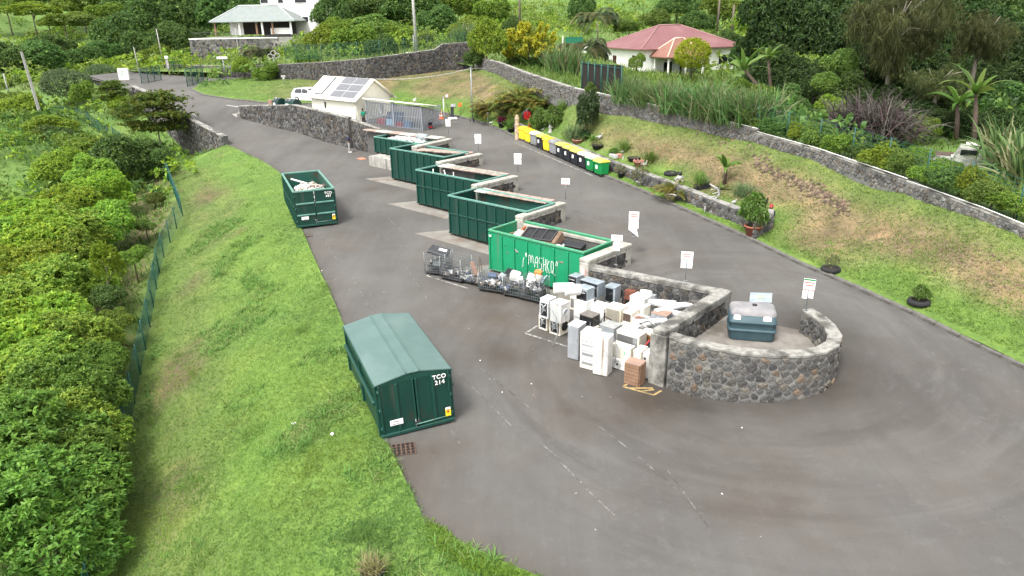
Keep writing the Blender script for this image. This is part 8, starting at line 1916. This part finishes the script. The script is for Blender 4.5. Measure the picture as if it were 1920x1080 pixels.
scatter('kerb_grass','ragged grass hanging over the left kerb',band,3800,lambda x,y: .35+.9*max(0,noise.noise((x*.9,y*.9,2))),lambda x,y: zroad(x,y)+.02,.17,.03,lambda x,y,r: (np.array([(.16,.30,.04),(.20,.32,.05),(.12,.24,.035)][r.integers(0,3)]),r.uniform(.5,1.3)),15,1.0,3)
def wd_(x,y): return 1 if noise.noise((x*.33,y*.33,44)) > .22 and math.hypot(x,y) < 52 else 0
scatter('slope_weeds','taller weeds and grass tussocks scattered over the slope',SLOPE,1500,wd_,zterr,.36,.03,lambda x,y,r: (np.array([(.15,.28,.06),(.19,.31,.07),(.13,.25,.045),(.24,.30,.09)][r.integers(0,4)]),r.uniform(.6,1.3)),16,.8,8,3,1.3)
# ------------------------------------------------------------------ garden bits on the bank and along the low wall
def pot(t,r,h,m,z=0.0,soil=True):
 MB().lathe([(0,z),(r*.72,z),(r*.98,z+h*.86),(r*1.08,z+h*.86),(r*1.08,z+h),(r*.94,z+h),(r*.9,z+h*.85)],m,16).build('pot',t)
 if soil: MB().tube([(0,0,z+h*.80),(0,0,z+h*.86)],r*.92,M_soil,14).build('soil',t)
def potted(name,label,px,py,r,h,m,key,s,kind='blades',dz=0,sz=1.0,p=None,cat='potted plant'):
 p = p or GP(px,py); t = thing(name,label,cat,p,px*.37); pot(t,r,h,m)
 link(kind,PROTO[key],t,(0,0,h*.8+dz),(0,0,py),(s,s,s*sz)); return t
def ongr(name,label,cat,key,px,py,s,sz=1.0,kind='blades',lift=0.0,stem=None):
 p = GP(px,py); t = thing(name,label,cat,p,px*.11); link(kind,PROTO[key],t,(0,0,lift),None,(s,s,s*sz))
 if stem: trunk(t,(0,0,0),(0,0,lift),stem)
 return t
PROTO['bushy'] = crown_mesh('foliage',95,420,7,.30,.12,[(.11,.22,.03),(.15,.26,.04),(.20,.28,.09)],None,.9,.3)
PROTO['dry'] = crown_mesh('foliage',96,170,6,.22,.05,[(.20,.22,.08),(.24,.22,.12)],None,.9,.2)
PROTO['redleaf'] = crown_mesh('foliage',97,260,7,.3,.10,[(.20,.02,.05),(.28,.035,.07),(.13,.02,.04)],None,.9,.2)
PROTO['darkbush'] = crown_mesh('foliage',98,520,7,.22,.09,[(.05,.105,.035),(.07,.135,.045),(.10,.16,.06)],None,.9,.3)
for (px,py,s,k,lb) in [(922,218,2.3,'areca2','reddish yellow areca palm nearest the slender pole'),(905,212,1.5,'areca2','small golden palm left of the reddish areca palm'),(960,214,2.4,'areca','green areca palm in the middle of the palm group'),(985,218,2.7,'areca','large drooping areca palm at the right of the palm group'),(975,200,3.0,'areca','areca palm standing behind the palm group'),(1008,212,2.2,'areca','areca palm at the right end of the palm group beside the hose reel')]:
 ongr('areca_palm',lb,'palm',k,px,py,s,1.0,'fronds')
ongr('grass_clump','green tufted grass on the bank right of the palm group','grass clump','tuft',1055,208,1.1)
p = GP(915,232); t = thing('garden_lamp','small white garden lamp on a short post by the kerb','lamp',p); MB().tube([(0,0,0),(0,0,.8)],.035,M_statue,8).build('post',t); MB().lathe([(.03,.8),(.16,.84),(.17,.92),(.10,1.02),(0,1.04)],M_statue,12).build('head',t)
p = GP(921,232); t = thing('stone_flower','little white and green ornament at the foot of the garden lamp','ornament',p); MB().ball((0,0,.10),.16,M_statue,8,5,1.3,1,.6).build('stone',t)
potted('potted_plant','red-leaved plant in a round black pot beside the kerb',941,238,.36,.42,M_black,'redleaf',.45,'foliage',.25,.8)
potted('potted_plant','green spiky grass in a black pot left of the carved post',958,247,.36,.30,M_tyre,'tuft',1.15)
p = GP(970,262); t = thing('carved_post','tall pale carved wooden post at the far end of the bins','carved post',p)
MB().lathe([(.20,0),(.22,.25),(.17,.32),(.23,.55),(.21,.85),(.16,.92),(.22,1.12),(.20,1.35),(.15,1.45),(.21,1.65),(.19,1.9),(.12,2.02),(.13,2.1),(0,2.12)],M_totem,12).build('post',t)
for z in (.70,1.25,1.78): MB().ball((-.10,-.17,z),.06,M_totem,6,5).ball((.10,-.17,z),.06,M_totem,6,5).build('carving',t)
p = GP(994,248); t = thing('hose_reel','red hose reel with black hose on a red stand behind the yellow bins','hose reel',p,.5)
MB().tube([(0,0,0),(0,0,1.0)],.16,M_red,10).build('stand',t); MB().box((-.15,0,.98),(.75,.16,.10),M_red,bev=.02).build('arm',t)
for y in (-.14,.14): MB().tube([(-.35,y-.02,1.3),(-.35,y+.02,1.3)],.36,M_red,20).build('flange',t)
MB().tube([(-.35,-.12,1.3),(-.35,.12,1.3)],.42,M_black,18).build('hose',t); MB().tube([(-.35,-.2,1.3),(-.45,-.2,1.8),(-.2,-.2,1.85)],.02,M_steel,6).build('crank',t)
def bush(label,key,px,py,r,rz,lift=None,cat='bush',name='flower_bush'):
 p = GP(px,py); t = thing(name,label,cat,p,px); lift = lift or rz*.85; link('foliage',PROTO[key],t,(0,0,lift),None,(r,r,rz)); trunk(t,(0,0,0),(0,0,lift),.05); return t
bush('bright green flowering bush beside the red hose reel','bushy',1012,243,1.0,.95); bush('bright green bush with large leaves behind the white statue','bushy',1038,238,1.0,.9); bush('tall dark leaved bush on the bank behind the bins','darkbush',1100,254,.95,1.75,1.7); bush('pale flower heads bush above the dark leaved bush','bushy',1106,200,.45,.5,1.0)
bush('small dark bush left of the bright fern','darkbush',1097,262,.45,.45)
def figure(name,label,px,py,h,m,build=None,cat='figurine',p=None,rz=.3):
 p = p or GP(px,py); t = thing(name,label,cat,p,rz)
 if build: build(t,h,m)
 else:
  MB().lathe([(h*.22,0),(h*.20,h*.06),(h*.14,h*.30),(h*.17,h*.52),(h*.12,h*.66),(h*.05,h*.72)],m,10).build('robe',t); MB().ball((0,0,h*.83),h*.13,m,8,6).build('head',t); MB().box((0,-h*.13,h*.5),(h*.34,h*.12,h*.10),m,bev=.02).build('arms',t)
 return t
figure('statue','grey-white standing statue in front of the bright green bush',1032,249,.95,M_statue,None,'statue')
def bird(t,h,m):
 h = h*.66
 MB().ball((0,0,h*.45),h*.27,m,8,6,1.4,.8,.9).build('bird_body',t); MB().tube([(h*.25,0,h*.55),(h*.36,0,h*.8),(h*.33,0,h*.95)],[h*.10,h*.06,h*.09],m,8).build('neck',t); MB().tube([(h*.36,0,h*.95),(h*.58,0,h*.93)],[h*.035,h*.01],M_orange,6).build('beak',t); MB().box((-h*.4,0,h*.5),(h*.35,h*.22,h*.07),m,bev=.01).build('tail',t)
 for y in (-.07,.07): MB().tube([(0,y*h,0),(0,y*h,h*.3)],h*.025,m,5).build('foot',t)
figure('bird_figure','small white bird figure left of the grey-white statue',1018,246,.5,M_statue,bird)
figure('bird_figure','white bird figure on a stick right of the bright fern',1124,263,.85,M_statue,bird)
ongr('fern','bright lime green fern behind the low wall','fern','banana1',1112,266,1.0,.9,'fronds',.1); ongr('grass_clump','tall thin grass clump left of the terracotta bowl','grass clump','tuft_cool',1076,262,1.6)
p = GP(1083,270); t = thing('terracotta_bowl','wide terracotta bowl standing behind the low wall','bowl',p); pot(t,.42,.36,M_terra_p)
potted('potted_plant','black tub with low foliage right of the bright fern',1120,280,.42,.34,M_tyre,'dry',.4,'foliage',.12)
bush('low plant with yellow tips in a white trough on the wall','bushy',1152,292,.4,.3); p = GP(1150,296); tag(MB().box((0,0,.14),(.9,.3,.28),M_statue,bev=.03).build('white_trough',None,p,(0,0,Q_YAW-.5)),'white trough of flowers on the low wall near the bins','trough')
p = GP(1160,296); tag(MB().box((0,0,.16),(.6,.3,.30),M_terra_p,bev=.03).build('pink_trough',None,p,(0,0,Q_YAW-.5)),'pink terracotta trough next to the white trough on the low wall','trough')
figure('bird_figure','white hen figure on the low wall behind the green bins',1168,288,.5,M_statue,bird); figure('stone_figure','squat white ornament on the low wall beside the pink trough',1168,301,.35,M_statue)
ongr('grass_clump','green tuft with dry base on the bank, upper of two behind the green bins','grass clump','tuft',1172,284,1.0); ongr('grass_clump','green tuft with dry base on the bank, lower of two behind the green bins','grass clump','tuft',1219,305,1.1)
p = GP(1188,302); t = thing('black_tub','low black tub behind the low wall left of the pink pot','tub',p); pot(t,.45,.26,M_tyre)
p = GP(1197,312); t = thing('pink_pot','pink terracotta pot with a toothed rim on the low wall','pot',p); pot(t,.34,.36,M_terra_p)
for k in range(8): MB().box((.34*math.cos(k*.785),.34*math.sin(k*.785),.40),(.10,.10,.12),M_terra_p,bev=.02).build('rim_tooth',t)
figure('heron_figure','tall white heron figure right of the pink pot',1208,314,.75,M_statue,bird)
potted('potted_plant','dry twiggy plant in a dark grey pot on the verge below the wall',1164,333,.22,.34,M_kbin,'dry',.42,'foliage',.3,1.3)
potted('potted_plant','loose green plant in a white pot on the verge below the pink pot',1199,348,.24,.30,M_statue,'dry',.55,'foliage',.55,1.6)
potted('potted_palm','yellow-green areca palm in a white pot on the verge',1257,378,.34,.42,M_statue,'areca2',1.25,'fronds')
def tyre(t,r=.36,w=.13,z=.10): MB().tube([(r*math.cos(k*.3142),r*math.sin(k*.3142),z) for k in range(21)],w,M_tyre,8,False).build('tyre',t)
p = GP(1258,328); t = thing('discarded_tyre','old black tyre lying on the grass behind the low wall','tyre',p); tyre(t)
def moto(t,h,m):
 MB().ball((0,0,h*.40),h*.26,m,8,6,1.1,.8,1).build('torso',t);
 for x in (-1,1): MB().tube([(x*h*.12,0,h*.3),(x*h*.30,-.05,0)],[h*.10,h*.12],m,7).build('leg',t)
 for x in (-1,1): MB().tube([(x*h*.2,0,h*.52),(x*h*.36,-.05,h*.34)],h*.07,m,6).build('arm',t)
 MB().lathe([(0,h*.62),(h*.15,h*.62),(h*.20,h*.88),(h*.17,h*.88),(0,h*.8)],M_black,10).build('black_pot',t); MB().ball((-h*.42,0,h*.30),h*.14,m,8,5,.4,1,1).build('shield',t)
figure('figure_planter','white squat figure carrying a black pot on the low wall',1274,342,.75,M_statue,moto)
p = GP(1316,354); t = thing('planter_box','dark planter box with spiky green plants behind the low wall','planter',p,.35); MB().box((0,0,.16),(1.0,.36,.32),M_kbin,bev=.02).build('box',t); link('blades',PROTO['tuft'],t,(-.25,0,.25),None,(.85,.85,.9)); link('blades',PROTO['tuft_cool'],t,(.2,0,.25),None,(.55,.55,.6))
potted('potted_plant','small pale leaved plant on the low wall left of the planter box',1308,356,.14,.16,M_kbin,'dry',.28,'foliage',.12)
p = GP(1358,345); t = thing('banana_plant','young banana plant with pale upright leaves on the bank','banana plant',p); link('leaf_crown',PROTO['banana0'],t,(0,0,1.0),(0,0,1.0),(1.45,1.45,1.5)); MB().tube([(0,0,-.1),(.03,0,.6),(0,0,1.1)],[.12,.10,.07],M_bark_r,8).build('trunk',t)
ongr('young_plant','leafy shoots at the foot of the young banana plant','plant','banana1',1353,356,.8,.9,'fronds'); ongr('grass_clump','blue-green fine grass clump right of the banana plant','grass clump','tuft_cool',1393,368,1.2,.85); ongr('grass_clump','green grass clump left of the planter box','grass clump','tuft',1312,340,.8)
p = GP(1337,384); t = thing('antler_ornament','white antler shaped branch leaning on the low wall','ornament',p+Vector((0,0,.25)),.4)
MB().tube([(-.35,0,.75),(.15,-.05,.45),(.35,-.05,.1),(.05,-.1,-.15),(-.25,-.1,-.12)],[.04,.06,.06,.05,.03],M_statue,7).build('main_branch',t)
for a,b in (((.1,-.05,.45),(-.35,-.1,.42)),((.3,-.05,.2),(-.2,-.12,.20)),((.2,-.08,.0),(-.3,-.12,.02))): MB().tube([a,b],[.04,.02],M_statue,6).build('tine',t)
p = GP(1321,401); tag(MB().tube([(0,0,0),(0,0,.45)],.03,M_statue,6).build('white_stake',None,p),'short white stake in the verge below the antler ornament','stake')
figure('stone_figure','dark grey stone figure behind the low wall left of the bird figure',1348,366,.5,mat('grey_stone_figure',(.2,.2,.19),rough=.9),None); figure('bird_figure','grey and white bird figure with brown head on the low wall',1376,384,.55,mat('grey_plaster',(.4,.41,.43),(.6,.6,.6),9,.8),bird)
figure('bird_figure','black bird figure on a white stick near the end of the low wall',1433,386,.8,M_black,bird)
def gnome(t,h,m):
 MB().lathe([(h*.22,0),(h*.24,h*.1),(h*.22,h*.5),(h*.12,h*.62)],M_statue,10).build('body',t); MB().box((h*.16,-h*.05,h*.32),(h*.18,h*.3,h*.36),M_navy,bev=.03).build('blue_coat',t); MB().ball((0,0,h*.72),h*.13,M_skin2,8,6).build('head',t); MB().lathe([(h*.15,h*.78),(h*.10,h*.9),(0,h*1.0)],M_red,10).build('red_hat',t)
figure('gnome_figure','figure with red hat and white and blue clothes at the end of the low wall',1444,408,.8,M_statue,gnome)
potted('potted_shrub','big yellow-green leafy shrub in a large terracotta pot at the end of the low wall',1411,441,.46,.56,M_terra,'bushy',.78,'foliage',.85,1.25)
for (px,py,lb) in [(1557,508,'tyre planter with a small plant on the grass verge, nearer the garden wall'),(1722,570,'tyre planter with a small plant on the grass verge at the right')]:
 p = GP(px,py); t = thing('tyre_planter',lb,'tyre planter',p,px); tyre(t,.34,.12,.10); MB().tube([(0,0,.05),(0,0,.13)],.3,M_soil,12).build('soil',t); link('foliage',PROTO['dry' if px < 1600 else 'bushy'],t,(0,0,.5),None,(.36,.36,.5 if px < 1600 else .35))
p = GP(700,1085); t = thing('potted_grass','straw coloured grass in a dark pot in the foreground grass','potted plant',p); pot(t,.30,.30,M_kbin); link('blades',tuft_mesh(44,240,.55,.022,[(.36,.33,.14),(.28,.30,.10),(.42,.37,.2),(.22,.28,.07)],.6,.12,1.2),t,(0,0,.22))
p = GP(515,128); t = thing('ring_ornament','white ornament of three rings above a bush on the lawn','ornament',p)
for k,(x,z) in enumerate(((-.35,1.5),(.1,1.9),(.5,1.6))): MB().tube([(x+.36*math.cos(a*.5236),0,z+.3*math.sin(a*.5236)) for a in range(13)],.05,M_statue,6).build('ring',t)
MB().tube([(0,0,0),(0,0,1.6)],.04,M_steel,6).build('post',t)
p = GP(533,158); t = thing('windmill_ornament','white three-petal ornament on a stick on the lawn','ornament',p); MB().tube([(0,0,0),(0,0,.75)],.025,M_steel,6).build('stick',t)
for k in range(3): MB().ball((.16*math.cos(k*2.1+.5),0,.82+.16*math.sin(k*2.1+.5)),.15,M_statue,8,6,1,.4,1).build('petal',t)
p = GP(604,140); tag(MB().box((0,0,.3),(.18,.1,.4),M_paper,bev=.03).build('white_tag',None,p),'small white tag hanging by the round tree on the lawn','tag')
p = AD(95,357,57); tag(MB().box((0,0,0),(1.9,1.2,.05),mat('pale_sheet',(.6,.6,.58),(.5,.5,.47),2,.6),bev=.01).build('roof_sheet',None,p,(.1,-.05,.3)),'pale sheet of roofing among the bushes at the left','roof sheet')
